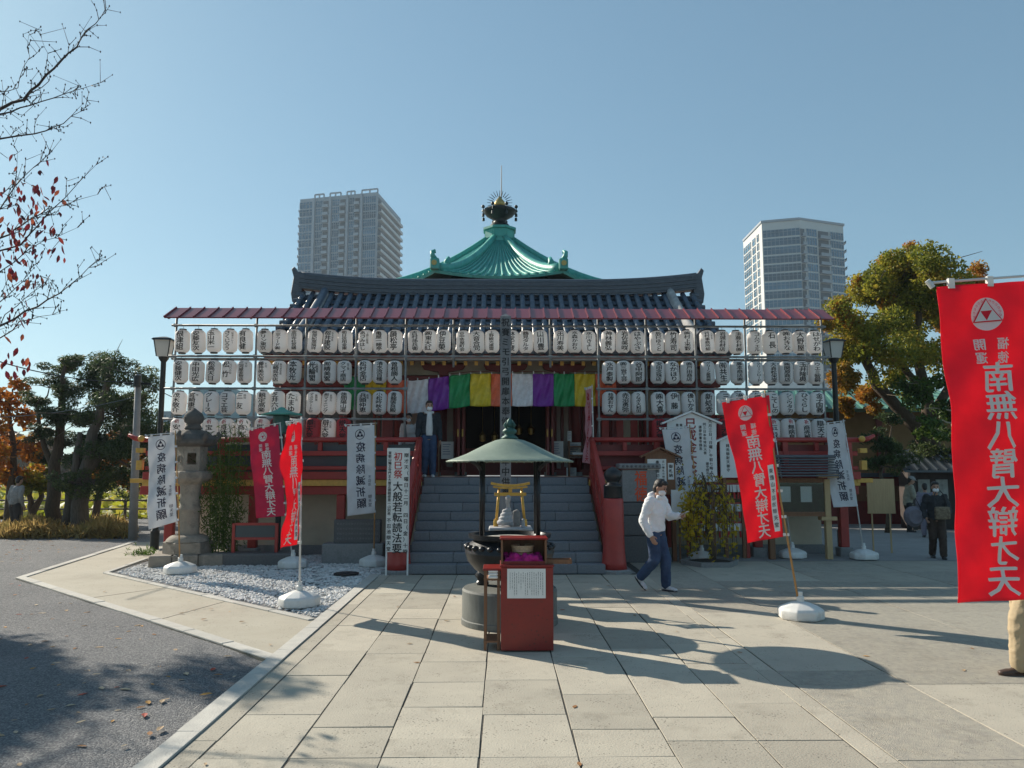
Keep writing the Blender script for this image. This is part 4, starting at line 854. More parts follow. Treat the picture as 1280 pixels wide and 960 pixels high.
def banner(label, C, D, style, foot, top, pole_m, strip=False, wave=0.05, size=(0.60, 1.80), group='tall banners on poles', tankscale=1.0, barpx=None, soc=True, tilt=0.0):
    """C: pixels of top-left, top-right, bottom-left, bottom-right; D: their depths; foot: ground point of the pole; top: pole top"""
    D = D if hasattr(D, '__len__') else (D, D, D, D)
    c = [at(*p, d) for p, d in zip(C, D)]
    t = thing('nobori_banner', label, 'banner', (foot[0], foot[1], foot[2]), 0, group)
    top = Vector(top)
    q = MB(); q.tube([Vector(foot) + Vector((0, 0, 0.03)), Vector(foot).lerp(top, 0.5) + Vector((random.uniform(-0.02, 0.02), 0, 0)), top], [0.014, 0.013, 0.010], 8); q.build('pole', pole_m, t, world=True, smooth=True)
    if soc: tank(t, foot, tankscale)
    ph = random.uniform(0, 6); W_, H_ = size
    nrm = (c[1] - c[0]).cross(c[2] - c[0]).normalized()
    if nrm.y > 0: nrm = -nrm
    def surf(s, v):                                    # s 0..1 left to right, v 0..1 top to bottom
        p = c[0].lerp(c[1], s).lerp(c[2].lerp(c[3], s), v)
        w = wave * (math.sin(5.2 * v + 2.2 * s + ph) * (0.35 + 0.65 * (1 - s)) + 0.45 * math.sin(11 * v - 3 * s + 2 * ph) * (1 - s)) * min(1, 2.2 * v + 0.15)
        w += 0.010 * math.sin(23 * v + 9 * s + ph) + 0.003 * math.sin(41 * v - 23 * s + 2.1 * ph) * (0.4 + 0.6 * math.sin(3 * v + ph) ** 2) + 0.006 * math.sin(13 * s + 5 * v * s + ph) * math.exp(-4 * v)
        p = p + nrm * w
        p.x += 0.35 * wave * math.sin(4.3 * v + ph) * (1 - s) * min(1, 2 * v)
        return p
    cl = {'red': m_cred, 'crimson': m_ccrim, 'white': m_cwht, 'pink': m_cpnk}[style]
    q = MB(); q.sheet(surf, 28, 84, 0.003); cloth = q.build('cloth', cl, t, world=True, smooth=True)
    def fn(u, v, d=0.004):
        s = u / W_ + 0.5; k = 0.5 - v / H_
        e = 0.01; n_ = (surf(s + e, k) - surf(s - e, k)).cross(surf(s, k + e) - surf(s, k - e)).normalized()
        if n_.y > 0: n_ = -n_
        return surf(s, k) + n_ * d
    fl = lambda u, v, d=0.0: fn(u, v, 0.0045 + d)
    q = MB()
    if style in ('red', 'crimson', 'pink'):
        lm = m_wht if style != 'pink' else m_redp
        emblem(fn, (-0.03, 0.72), 0.098, (lm, cl, True), cloth, True)
        write(q, '開運', fl, -0.085, 0.575, 0.068, step=0.08, mirror=True, vcuts=3); write(q, '福徳', fl, 0.045, 0.575, 0.068, step=0.08, mirror=True, vcuts=3)
        write(q, '南無八臂大辯才天', fl, 0.01, 0.43, 0.168, step=0.163, mirror=True, vcuts=5, wide=1.12, jit=0.04)
        q.build('lettering', lm, cloth, world=True)
    else:
        emblem(fn, (-0.02, 0.72), 0.105, (m_navy, None, False), cloth, True)
        write(q, '疫病除滅祈願', fl, 0.0, 0.56, 0.195, step=0.228, mirror=True, vcuts=5, jit=0.05)
        write(q, '不忍池', fl, 0.19, -0.13, 0.065, step=0.075, mirror=True, off=THIN, vcuts=2); write(q, '辯天堂', fl, 0.19, -0.52, 0.075, step=0.085, mirror=True, off=THIN, vcuts=2)
        q.build('lettering', m_navy, cloth, world=True)
    if strip:
        k = MB(); k.add([fn(0.165 + 0.09 * (i % 2), 0.02 - 0.84 * (i // 2) / 30, 0.010) for i in range(62)], [(2 * i, 2 * i + 1, 2 * i + 3, 2 * i + 2) for i in range(30)]); st = k.build('paper_strip', m_paper, cloth, world=True)
        k = MB(); write(k, '東叡山不忍池辯天堂', lambda u, v, d=0.0: fn(u, v, 0.0145 + d), 0.21, -0.03, 0.06, step=0.085, off=THIN, mirror=True, vcuts=2); k.build('strip_lettering', m_ink, st, world=True)
    # cross bar, loops
    a = surf(0.0, 0.0); bb = surf(1.0, 0.0); d = (a - bb).normalized()
    q = MB(); q.tube([bb - d * 0.05 + Vector((0, 0, 0.03)), a + d * 0.04 + Vector((0, 0, 0.03))], 0.008, 6); q.build('cross_bar', m_pole, t, world=True)
    q = MB(); q.cyl(a + d * 0.02 + Vector((0, 0, 0.0)), a + d * 0.05 + Vector((0, 0, 0.045)), 0.016, n=8); q.build('bar_tip', m_pole, t, world=True)
    for s in (0.12, 0.5, 0.88):
        p = surf(s, 0.0); q = MB(); q.cbox((p.x, p.y, p.z + 0.012), (0.035, 0.022, 0.06)); q.build('loop', m_cwht if style == 'white' else m_wht, cloth, world=True)
    f3 = Vector(foot)
    for v in (0.14, 0.32, 0.50, 0.68, 0.86, 0.985):
        p = surf(1.0, v); kk = (p.z - f3.z) / (top.z - f3.z); pp = f3.lerp(top, kk)
        q = MB(); q.beam(p - (pp - p) * 0.1, pp + (pp - p).normalized() * 0.018, 0.03, 0.035); q.build('loop', m_cwht if style == 'white' else m_wht, cloth, world=True)
    return t
G = lambda px, py: gr(px, py, 0.0)
g = G(225, 716); g.z = 0.0
banner('white banner with dark lettering beside the tall stone lantern', [(185, 546), (218, 543), (186, 662), (221, 652)], 13.85, 'white', g, at(219, 538, 13.85), m_bpole, wave=0.05)
g = G(366, 709)
banner('crimson banner in shade, behind the narrow folded red banner', [(311, 538), (348, 531), (320, 648), (357, 645)], 14.5, 'crimson', g, at(350, 528, 14.5), m_pole, wave=0.04)
g = G(374, 757)
banner('narrow red banner turned edge-on, its white pole standing in the white pebbles', [(361, 531), (377, 527), (346, 686), (374, 681)], (10.17, 10.6, 10.2, 10.6), 'red', g, at(377, 521, 10.6), m_pole, strip=True, wave=0.06)
g = G(467, 707)
banner('white banner in front of the dark inscribed stone tablet', [(434, 533), (468, 531), (434, 645), (469, 641)], 14.9, 'white', g, at(469, 527, 14.9), m_bpole, wave=0.025)
g = at(741, 590, 16.62)
banner('pale pink banner seen edge-on at the top of the right stair rail', [(733, 487), (739, 485), (729, 578), (740, 580)], (17.0, 16.62, 17.05, 16.62), 'pink', Vector((g.x, 16.62, VZ)), at(740, 481, 16.62), m_pole, wave=0.03, soc=False)
g = G(872, 699)
banner('white banner hanging in front of the roofed festival board', [(827, 537), (862, 535), (845, 645), (869, 640)], 15.6, 'white', Vector((g.x, 15.6, 0)), at(862, 531, 15.6), m_bpole, wave=0.06)
g = G(978, 693)
banner('white banner hidden behind the large leaning red banner', [(936, 540), (966, 537), (944, 648), (972, 645)], 16.2, 'white', Vector((g.x, 16.2, 0)), at(967, 532, 16.2), m_pole, wave=0.03)
g = G(992, 768)
banner('leaning red banner on a brown pole in the middle of the right paving', [(903, 503), (961, 494), (934, 679), (980, 671)], 9.75, 'red', Vector((g.x, 9.75, 0)), at(956, 488, 9.75), m_bpole, strip=True, wave=0.05)
g = G(1080, 691)
banner('white banner at the far right end of the hall, beside the yellow board', [(1032, 531), (1054, 528), (1041, 634), (1071, 633)], 15.95, 'white', Vector((at(1080, 690, 15.95).x, 15.95, 0)), at(1054, 524, 15.95), m_pole, wave=0.06)
g = at(1330, 585, 4.4)
banner('large red banner close to the viewer at the right edge', [(1173, 358), (1303, 350), (1198, 754), (1316, 748)], 4.4, 'red', Vector((g.x, 4.4, 0)), at(1308, 330, 4.4), m_pole, strip=True, wave=0.028)
# ================================================================ incense burner under its bronze canopy
m_brz = mat('black_bronze', (0.022, 0.024, 0.028), 0.36, metal=0.5, var=0.4, scale=9, bump=0.12, bscale=40)
m_pat = mat('green_patina', (0.235, 0.29, 0.225), 0.6, metal=0.1, col2=(0.17, 0.22, 0.175), scale=4, bump=0.1, bscale=30, wear=(0.12, 0.16, 0.13), wearscale=6, wearlo=0.6, wearhi=0.8)
m_patd = mat('dark_patina', (0.045, 0.13, 0.11), 0.55, metal=0.2, var=0.4, scale=10)
m_ash = mat('incense_ash', (0.42, 0.40, 0.37), 0.95, var=0.2, scale=20, bump=0.5)
BX, BY = 0.10, 9.55
br = thing('incense_burner', 'black bronze incense burner on round stone base under green canopy', 'incense burner', (BX, BY, 0))
q = MB(); q.lathe([(0.585, 0.0), (0.585, 0.06), (0.575, 0.07), (0.575, 0.39), (0.56, 0.415), (0.0, 0.415)], n=48); q.build('stone_base', mat('burner_stone', (0.17, 0.18, 0.165), 0.7, col2=(0.115, 0.12, 0.11), scale=6, bump=0.25, bscale=70, wear=(0.065, 0.07, 0.06), wearscale=2.5, wearlo=0.5, wearhi=0.75, stretch=(2.5, 2.5, 0.7)), br, auto=0.5)
q = MB(); q.lathe([(0.0, 0.50), (0.16, 0.50), (0.28, 0.54), (0.42, 0.63), (0.515, 0.74), (0.545, 0.84), (0.53, 0.90), (0.47, 0.955), (0.435, 0.985), (0.44, 1.0), (0.50, 1.01), (0.505, 1.055), (0.44, 1.055), (0.42, 1.03), (0.40, 0.98)], n=48, cap=False); pot = q.build('bronze_pot', m_brz, br, auto=0.5)
for k in range(28):
    a = 2 * math.pi * k / 28; q = MB(); q.ball((0.518 * math.cos(a), 0.518 * math.sin(a), 0.905), (0.045, 0.045, 0.035), 8, 6); q.build('cloud_relief', m_brz, pot, smooth=True)
for k in range(3):
    a = R(90 + 120 * k + 180); c, s = math.cos(a), math.sin(a)
    q = MB(); q.tube([(c * 0.30, s * 0.30, 0.58), (c * 0.40, s * 0.40, 0.50), (c * 0.36, s * 0.36, 0.44), (c * 0.42, s * 0.42, 0.415)], [0.11, 0.09, 0.06, 0.07], 10); q.build('pot_leg', m_brz, pot, smooth=True)
q = MB(); q.lathe([(0.41, 1.0), (0.25, 1.02), (0.0, 1.03)], n=32, cap=False); q.build('ash', m_ash, pot, smooth=True)
for sx in (-1, 1):
    for sy in (-1, 1):
        q = MB(); x, y = 0.335 * sx, 0.29 * sy; q.cyl((x, y, 1.03), (x, y, 1.97), 0.028, n=14); p = q.build('post', m_brz, br, smooth=True)
        q = MB(); q.tube([(x, y, 1.80), (x + 0.04 * sx, y + 0.03 * sy, 1.88), (x + 0.13 * sx, y + 0.10 * sy, 1.945)], [0.02, 0.03, 0.03], 8); q.build('bracket', m_brz, p, smooth=True)
q = MB(); q.lathe([(0.78, 1.925), (0.785, 1.93), (0.76, 1.945), (0.66, 1.975), (0.54, 2.02), (0.42, 2.08), (0.30, 2.14), (0.18, 2.19), (0.08, 2.21), (0.0, 2.215)], n=64, cap=False)
q.lathe([(0.0, 2.16), (0.30, 2.09), (0.5, 2.0), (0.70, 1.935), (0.78, 1.925)], n=64, cap=False); cn = q.build('canopy', m_pat, br, smooth=True)
for k in range(48):
    a = 2 * math.pi * k / 48; q = MB(); q.ball((0.775 * math.cos(a), 0.775 * math.sin(a), 1.927), 0.012, 6, 4); q.build('rim_bead', m_pat, cn)
q = MB(); q.lathe([(0.10, 2.205), (0.11, 2.22), (0.075, 2.245), (0.055, 2.26), (0.085, 2.285), (0.09, 2.31), (0.055, 2.34), (0.045, 2.35)], n=20); fi = q.build('finial', m_patd, br, smooth=True)
q = MB(); q.lathe([(0.03, 2.345), (0.055, 2.375), (0.05, 2.41), (0.02, 2.45), (0.0, 2.475)], n=14); q.build('jewel', m_patd, fi, smooth=True)
for k in range(4):
    a = R(45 + 90 * k); q = MB(); q.tube([(0.05 * math.cos(a), 0.05 * math.sin(a), 2.33), (0.085 * math.cos(a), 0.085 * math.sin(a), 2.38), (0.045 * math.cos(a), 0.045 * math.sin(a), 2.44)], [0.012, 0.018, 0.004], 6); q.build('flame', m_patd, fi, smooth=True)
# stone pedestal, coiled snake, gilded torii
m_grst = mat('pale_granite', (0.42, 0.42, 0.43), 0.75, col2=(0.33, 0.33, 0.34), scale=25, bump=0.3, bscale=70)
px_, py_ = at(638, 660, 10.9).x, 10.9
pd = thing('stone_pedestal', 'pale granite pedestal with carved lotus edge behind the burner', 'pedestal', (px_, py_, 0))
q = MB(); q.box((-0.36, -0.28, 0), (0.36, 0.28, 0.32)); q.box((-0.27, -0.21, 0.32), (0.27, 0.21, 0.86)); q.build('pedestal_body', m_granite, pd, bevel=0.015)
q = MB(); q.frustum((0, 0), 0.50, 0.40, 0.60, 0.50, 0.86, 0.93); q.box((-0.30, -0.25, 0.93), (0.30, 0.25, 1.035)); q.build('pedestal_top', m_grst, pd, bevel=0.015)
for k in range(6):
    x = -0.25 + 0.1 * k; q = MB(); q.ball((x, -0.245, 0.965), (0.048, 0.02, 0.05), 10, 6); q.build('lotus_petal', m_grst, pd, smooth=True)
sn = thing('snake_statue', 'small pale stone statue of a coiled snake rising from its coils', 'statue', (px_ - 0.03, py_ - 0.02, 1.035))
q = MB(); rr = 0.0
pts = []; rad = []
for i in range(100):
    t = i / 99; a = t * 2 * math.pi * 4.2; r = 0.092 - 0.062 * t; z = 0.035 + 0.215 * t
    pts.append((-0.045 + 0.03 * t + r * math.cos(a), r * math.sin(a), z)); rad.append(0.036 - 0.010 * t)
q.tube(pts, rad, 10); q.tube([(-0.02, -0.01, 0.02), (-0.03, 0, 0.12), (-0.02, 0, 0.24)], [0.08, 0.06, 0.03], 10)
q.tube([(-0.02, 0.0, 0.22), (0.0, -0.01, 0.28), (-0.012, -0.02, 0.34), (0.0, -0.03, 0.385)], [0.03, 0.026, 0.03, 0.034], 10); q.ball((0.0, -0.035, 0.40), (0.04, 0.045, 0.04))
remesh(q, 'snake_body', m_grst, sn, 0.007, smooth=3)
q = MB(); q.ball((0.012, -0.075, 0.40), (0.016, 0.02, 0.012)); q.build('snout', m_grst, sn, smooth=True)
tb = thing('stone_stele', 'little dark upright stone slab beside the snake statue', 'stone', (px_ + 0.08, py_ + 0.08, 1.035))
q = MB(); q.yprism([(-0.05, 0), (0.06, 0), (0.055, 0.2), (0.02, 0.24), (-0.045, 0.21)], -0.03, 0.03); q.build('slab_body', m_granite, tb, bevel=0.01)
b_ = thing('stone_figure', 'tiny pale stone figure beside the right foot of the golden torii', 'figurine', (px_ + 0.175, py_ - 0.1, 1.035))
q = MB(); q.lathe([(0.032, 0), (0.034, 0.01), (0.022, 0.03), (0.028, 0.05), (0.018, 0.075), (0.022, 0.095), (0.014, 0.115), (0.0, 0.12)], n=12); q.build('figure_body', m_grst, b_, smooth=True)
m_gtor = mat('gilded_paint', (0.62, 0.36, 0.07), 0.35, metal=0.35, var=0.25, scale=14)
to = thing('golden_torii', 'small golden torii standing on the stone pedestal', 'torii', (px_, py_ + 0.06, 1.035))
for sg in (-1, 1):
    q = MB(); q.cyl((sg * 0.205, 0, 0), (sg * 0.155, 0, 0.55), 0.021, 0.018, n=14); p = q.build('pillar', m_gtor, to, smooth=True)
    q = MB(); q.lathe([(0.034, 0.0), (0.034, 0.06), (0.026, 0.10)], (sg * 0.205, 0, 0), 14); q.build('pillar_foot', m_gtor, p)
q = MB(); q.sheet(lambda u, v: ((u - 0.5) * 0.54, (v - 0.5) * 0.07, 0.585 + 0.035 * abs(2 * u - 1) ** 2.2 + 0.0), 14, 1, 0.035); q.build('top_lintel', m_gtor, to)
q = MB(); q.sheet(lambda u, v: ((u - 0.5) * 0.48, (v - 0.5) * 0.05, 0.545 + 0.02 * abs(2 * u - 1) ** 2.2), 14, 1, 0.025); q.build('under_lintel', m_gtor, to)
q = MB(); q.box((-0.225, -0.018, 0.425), (0.225, 0.018, 0.47)); q.build('tie_beam', m_gtor, to, bevel=0.004)
q = MB(); q.box((-0.025, -0.015, 0.471), (0.025, 0.015, 0.525)); q.build('name_plate', m_gtor, to, bevel=0.003)
# tall memorial post
m_grey = mat('weathered_post', (0.22, 0.225, 0.235), 0.85, col2=(0.14, 0.145, 0.155), scale=5, stretch=(5, 5, 0.5), bump=0.2)
a = at(632, 392, 12.6); zt = a.z; xp = a.x
po = thing('memorial_post', 'tall grey square post with brushed black lettering before the stairs', 'post', (xp, 12.6, 0))
q = MB(); q.box((-0.088, -0.088, 0), (0.088, 0.088, zt - 0.06)); q.add([(-0.088, -0.088, zt - 0.06), (0.088, -0.088, zt - 0.06), (0.088, 0.088, zt - 0.06), (-0.088, 0.088, zt - 0.06), (0, 0, zt)], [(0, 1, 4), (1, 2, 4), (2, 3, 4), (3, 0, 4)]); q.build('post_shaft', m_grey, po)
q = MB(); q.box((-0.2, -0.2, 0), (0.2, 0.2, 0.22)); q.build('post_foot', m_granite, po, bevel=0.02)
q = MB(); write(q, '祝賽ミモ引弓開扉本奉修大忍池年中供養', lambda u, v, d=0.0: (u, -0.0925 - d, v), 0.0, zt - 0.10, 0.135, step=0.163, cuts=1, jit=0.05, wide=0.95); q.build('lettering', m_ink, po)
# ================================================================ red offering box with its cabinet
m_rbox = mat('red_box_paint', (0.235, 0.013, 0.010), 0.33, col2=(0.19, 0.010, 0.009), scale=4, bump=0.05, wear=(0.14, 0.02, 0.014), wearscale=7, wearlo=0.55, wearhi=0.72, speck=(0.07, 0.012, 0.01), speckscale=22)
p0 = at(626, 815, 8.03); p1 = at(692, 815, 8.03); bxw = p1.x - p0.x
ob = thing('incense_box', 'bright red wooden box with white notice in front of the burner', 'box', ((p0.x + p1.x) / 2, 8.03, 0))
hw = bxw / 2; zt = at(658, 709, 8.03).z
q = MB(); q.box((-hw, 0.0, 0.012), (hw, 0.022, zt)); q.build('front_board', m_rbox, ob, bevel=0.004)
for sg in (-1, 1): q = MB(); q.box((sg * hw - (0.022 if sg > 0 else 0), 0.0225, 0.012), (sg * hw + (0.022 if sg < 0 else 0), 0.40, zt)); q.build('side_board', m_rbox, ob, bevel=0.004)
q = MB(); q.box((-hw + 0.023, 0.378, 0.012), (hw - 0.023, 0.40, zt)); q.build('back_board', m_rbox, ob)
q = MB(); q.box((-hw - 0.01, -0.006, zt + 0.001), (hw + 0.01, 0.41, zt + 0.022)); q.build('top_board', m_rbox, ob, bevel=0.004)
q = MB(); a = at(634, 748, 8.02); c = at(682, 711, 8.02); L = wloc(ob)
q.box((a.x - L.x, -0.006, a.z), (c.x - L.x, -0.001, c.z)); nt = q.build('notice_sheet', m_paper, ob)
q = MB(); nx0, nx1 = a.x - L.x + 0.03, c.x - L.x - 0.03
for i in range(16):
    x = nx1 - (nx1 - nx0) * i / 15; k = c.z - 0.03 - random.uniform(0, 0.02); e = a.z + 0.03 + random.choice([0, 0, 0.06, 0.12])
    while k > e: d = random.uniform(0.006, 0.03); q.box((x - 0.003, -0.0072, max(e, k - d)), (x + 0.003, -0.0065, k)); k -= d + 0.006
q.build('small_print', mat('grey_print', (0.25, 0.25, 0.25), 0.8), nt, kind='stuff')
zc = zt + 0.022; zk = at(655, 674, 8.16).z
q = MB(); x0, x1 = -hw + 0.0, hw - 0.06
for lo, hi in (((x0, 0.06, zc), (x0 + 0.022, 0.36, zk)), ((x1 - 0.022, 0.06, zc), (x1, 0.36, zk)), ((x0 + 0.022, 0.34, zc), (x1 - 0.022, 0.36, zk))): q = MB(); q.box(lo, hi); q.build('cabinet_side', m_wood, ob, bevel=0.003)
q = MB(); q.box((x0 - 0.012, 0.045, zk + 0.001), (x1 + 0.012, 0.37, zk + 0.018)); q.build('cabinet_top', m_rbox, ob, bevel=0.004)
q = MB(); q.box((x0 + 0.022, 0.058, zc), (x1 - 0.022, 0.075, zc + 0.03)); q.build('cabinet_sill', m_rbox, ob)
m_purp = mat('magenta_cloth', (0.45, 0.012, 0.20), 0.8, var=0.3, scale=30, bump=0.5, bscale=60)
q = MB(); cl = thing('magenta_cloth', 'magenta tufted cloth heaped in the open cabinet of the red box', 'cloth', (L.x + (x0 + x1) / 2, L.y + 0.17, zc))
q = MB(); random.seed(3)
for i in range(60):
    x = random.uniform(-0.19, 0.19); y = random.uniform(-0.09, 0.11); q.ball((x, y, 0.02 + random.uniform(0, 0.075) * (1 - abs(x) * 1.2)), random.uniform(0.022, 0.038), 7, 5)
q.box((-0.2, -0.095, 0.0), (0.2, 0.11, 0.04)); remesh(q, 'cloth_heap', m_purp, cl, 0.010, smooth=1)
bk = thing('wicker_basket', 'small round woven basket behind the magenta cloth', 'basket', (L.x + (x0 + x1) / 2 - 0.01, L.y + 0.24, zc))
q = MB(); q.lathe([(0.095, 0.0), (0.118, 0.16), (0.124, 0.165), (0.124, 0.18), (0.105, 0.18), (0.085, 0.01)], n=28, cap=False); q.build('basket_wall', mat('wicker', (0.55, 0.42, 0.28), 0.8, var=0.4, scale=60, bump=0.6, stretch=(1, 1, 3)), bk)
for z in (0.05, 0.11): q = MB(); r_ = 0.095 + 0.023 * z / 0.16 + 0.004; q.tube([(r_ * math.cos(t), r_ * math.sin(t), z) for t in np.linspace(0, 2 * math.pi, 25)], 0.005, 5); q.build('hoop', m_wood, bk)
# small brown stand beside and a plank that sticks out on the right
sd = thing('side_stand', 'low brown wooden stand with a shelf at the left side of the red box', 'stand', (L.x - hw - 0.09, L.y + 0.22, 0))
for x in (-0.07, 0.065):
    for y in (-0.15, 0.15):
        q = MB(); q.box((x - 0.014, y - 0.014, 0), (x + 0.014, y + 0.014, 0.80)); q.build('leg', m_wood, sd)
for z in (0.08, 0.70): q = MB(); q.box((-0.086, -0.17, z), (0.086, 0.17, z + 0.02)); q.build('shelf', m_wood, sd)
q = MB(); q.box((-0.095, -0.18, 0.80), (0.12, 0.18, 0.822)); q.build('stand_top', m_rbox, sd, bevel=0.003)
for k in range(3): 
    bb = thing('incense_bundle', ['lower', 'middle', 'upper'][k] + ' pale paper bundle on the shelf of the brown stand', 'bundle', (L.x - hw - 0.08, L.y + 0.16, 0.72 - 0.0 + 0.03 * k)); q = MB(); q.box((-0.05, -0.12, 0.0), (0.05, 0.12, 0.026)); q.build('bundle_body', m_paper, bb, bevel=0.008); q = MB(); q.box((-0.052, -0.02, -0.0005), (0.052, 0.02, 0.0275)); q.build('band', m_inkred, bb)
tr = thing('wooden_tray', 'brown wooden tray sticking out to the right of the red box', 'tray', (L.x + hw + 0.06, L.y + 0.15, zc + 0.0))
q = MB(); q.box((-0.14, -0.06, 0.0), (0.13, 0.06, 0.012)); q.build('tray_floor', m_wood, tr)
for lo, hi in (((-0.14, -0.07, 0.0), (0.14, -0.06, 0.045)), ((-0.14, 0.06, 0.0), (0.14, 0.07, 0.045)), ((0.13, -0.06, 0.0), (0.14, 0.06, 0.045))): q = MB(); q.box(lo, hi); q.build('tray_side', m_wood, tr)
# ================================================================ painted board on the left newel
a = at(483, 690, 13.62); c = at(511, 560, 13.62)
sb = thing('vertical_signboard', 'tall white board with red and black lettering on the left newel', 'sign', ((a.x + c.x) / 2, 13.62, 0)); w = (c.x - a.x) / 2
q = MB(); q.box((-w, -0.012, a.z), (w, 0.012, c.z)); q.build('board', m_paper, sb, bevel=0.003)
for sg in (-1, 1): q = MB(); q.box((sg * (w + 0.004) - 0.014, 0.013, 0.0), (sg * (w + 0.004) + 0.014, 0.04, c.z)); q.build('stile', m_paper, sb)
pl = lambda u, v, d=0.0: (u, -0.0145 - d, v)
q = MB(); write(q, '初巳祭', pl, 0.0, c.z - 0.08, 0.145, step=0.155, cuts=1); q.build('red_lettering', m_inkred, sb)
q = MB(); write(q, '大般若転読法要', pl, 0.0, c.z - 0.59, 0.165, step=0.178, cuts=1); write(q, '辯才天（曜日十二月　四日（金）十時', pl, 0.145, c.z - 0.09, 0.078, step=0.104, cuts=1)
write(q, '東叡山輪王寺門主大僧正御親修第一山別格', pl, -0.145, c.z - 0.06, 0.055, step=0.0585, cuts=1); write(q, '不忍池辯天堂', pl, -0.145, c.z - 1.22, 0.075, step=0.098, cuts=1); q.build('lettering', m_ink, sb)
# ================================================================ left of the stairs
m_tst = mat('lantern_stone', (0.33, 0.29, 0.235), 0.9, col2=(0.23, 0.20, 0.165), scale=5, bump=0.6, bscale=45, wear=(0.10, 0.095, 0.085), wearscale=3.5, wearlo=0.5, wearhi=0.7, detail=8)
m_tdk = mat('lichen_stone', (0.14, 0.125, 0.11), 0.95, col2=(0.075, 0.07, 0.065), scale=6, bump=0.7, bscale=40)
TX, TY = -6.15, 15.45
tl = thing('stone_lantern', 'tall weathered stone lantern on stepped base at the left end of the hall', 'stone lantern', (TX, TY, -0.03), 0.25)
for x0, x1 in ((-0.62, -0.22), (-0.21, 0.25), (0.26, 0.70)): q = MB(); q.box((x0, -0.52, 0.0), (x1, 0.5, 0.23)); q.build('plinth_block', m_tst, tl, bevel=0.02)
q = MB(); q.lathe([(0.46, 0.232), (0.46, 0.44), (0.43, 0.46)], n=6, rot=0.1); q.lathe([(0.42, 0.46), (0.40, 0.50), (0.33, 0.56), (0.27, 0.58)], n=24); q.build('lotus_base', m_tst, tl, auto=0.6)
q = MB(); q.lathe([(0.21, 0.58), (0.195, 0.62), (0.19, 1.02), (0.21, 1.05), (0.21, 1.10), (0.19, 1.13), (0.195, 1.50), (0.21, 1.56)], n=24); q.build('shaft', m_tst, tl, auto=0.6)
q = MB(); q.lathe([(0.22, 1.555), (0.34, 1.62), (0.40, 1.68), (0.40, 1.80), (0.36, 1.82)], n=6, rot=0.1); q.build('platform', m_tst, tl, bevel=0.012)
fbx = []
for k in range(6):          # six-sided fire box with openings left in two faces
    a0, a1 = 0.1 + k * math.pi / 3, 0.1 + (k + 1) * math.pi / 3; r = 0.285
    p0, p1 = Vector((r * math.cos(a0), r * math.sin(a0), 0)), Vector((r * math.cos(a1), r * math.sin(a1), 0)); nn = (p0 + p1).normalized() * 0.05
    q = MB()
    def slabq(s0, s1, z0, z1):
        A, Bq = p0.lerp(p1, s0), p0.lerp(p1, s1); vs = []
        for z in (z0, z1): vs += [(A.x, A.y, z), (Bq.x, Bq.y, z), (Bq.x - nn.x, Bq.y - nn.y, z), (A.x - nn.x, A.y - nn.y, z)]
        q.add(vs, [(3, 2, 1, 0), (4, 5, 6, 7), (0, 1, 5, 4), (1, 2, 6, 5), (2, 3, 7, 6), (3, 0, 4, 7)])
    if k % 2 == 0: slabq(0, 0.22, 1.82, 2.30); slabq(0.78, 1, 1.82, 2.30); slabq(0.22, 0.78, 1.82, 1.95); slabq(0.22, 0.78, 2.17, 2.30)
    else:
        slabq(0, 1, 1.82, 2.30); mid = (p0 + p1) / 2; q.tube([(mid.x + nn.x * 0.1 + (p1 - p0).normalized().x * 0.07 * math.cos(t), mid.y + nn.y * 0.1 + (p1 - p0).normalized().y * 0.07 * math.cos(t), 2.06 + 0.07 * math.sin(t)) for t in np.linspace(0, 2 * math.pi, 17)], 0.012, 5)
    q.build('fire_box_wall', m_tst, tl)
q = MB(); q.lathe([(0.28, 2.302), (0.40, 2.33), (0.46, 2.36), (0.47, 2.44), (0.36, 2.54), (0.22, 2.62), (0.15, 2.64)], n=6, rot=0.1); rf = q.build('roof', m_tdk, tl, bevel=0.015)
for k in range(6):
    a = 0.1 + k * math.pi / 3; c, s = math.cos(a), math.sin(a); q = MB(); q.tube([(0.36 * c, 0.36 * s, 2.50), (0.46 * c, 0.46 * s, 2.45), (0.50 * c, 0.50 * s, 2.52), (0.46 * c, 0.46 * s, 2.60)], [0.05, 0.055, 0.05, 0.03], 8); q.build('roof_scroll', m_tdk, rf, smooth=True)
q = MB(); q.lathe([(0.13, 2.62), (0.17, 2.66), (0.14, 2.72), (0.12, 2.74), (0.18, 2.80), (0.195, 2.88), (0.16, 2.96), (0.08, 3.02), (0.03, 3.06), (0.0, 3.08)], n=20); q.build('jewel', m_tdk, tl, smooth=True)
# low red frame with a dark board on a stone sill
fr = thing('red_frame_board', 'low red framed dark board on legs between bamboo and banners', 'board', (-4.83, 15.4, 0.05))
for x in (-0.42, 0.42):
    q = MB(); q.box((x - 0.03, -0.03, 0.14), (x + 0.03, 0.03, 0.72)); q.build('leg', m_red, fr, bevel=0.005)
for z in (0.40, 0.68): q = MB(); q.box((-0.389, -0.025, z), (0.389, 0.025, z + 0.05)); q.build('frame_rail', m_red, fr)
q = MB(); q.box((-0.388, -0.01, 0.451), (0.388, 0.012, 0.679)); q.build('dark_panel', m_slate, fr)
st = thing('stone_sill', 'long low dark stone block lying under the red framed board', 'stone', (-4.75, 15.35, -0.03))
q = MB(); q.box((-0.75, -0.2, 0), (0.75, 0.3, 0.24)); q.build('sill_body', m_dgran, st, bevel=0.025)
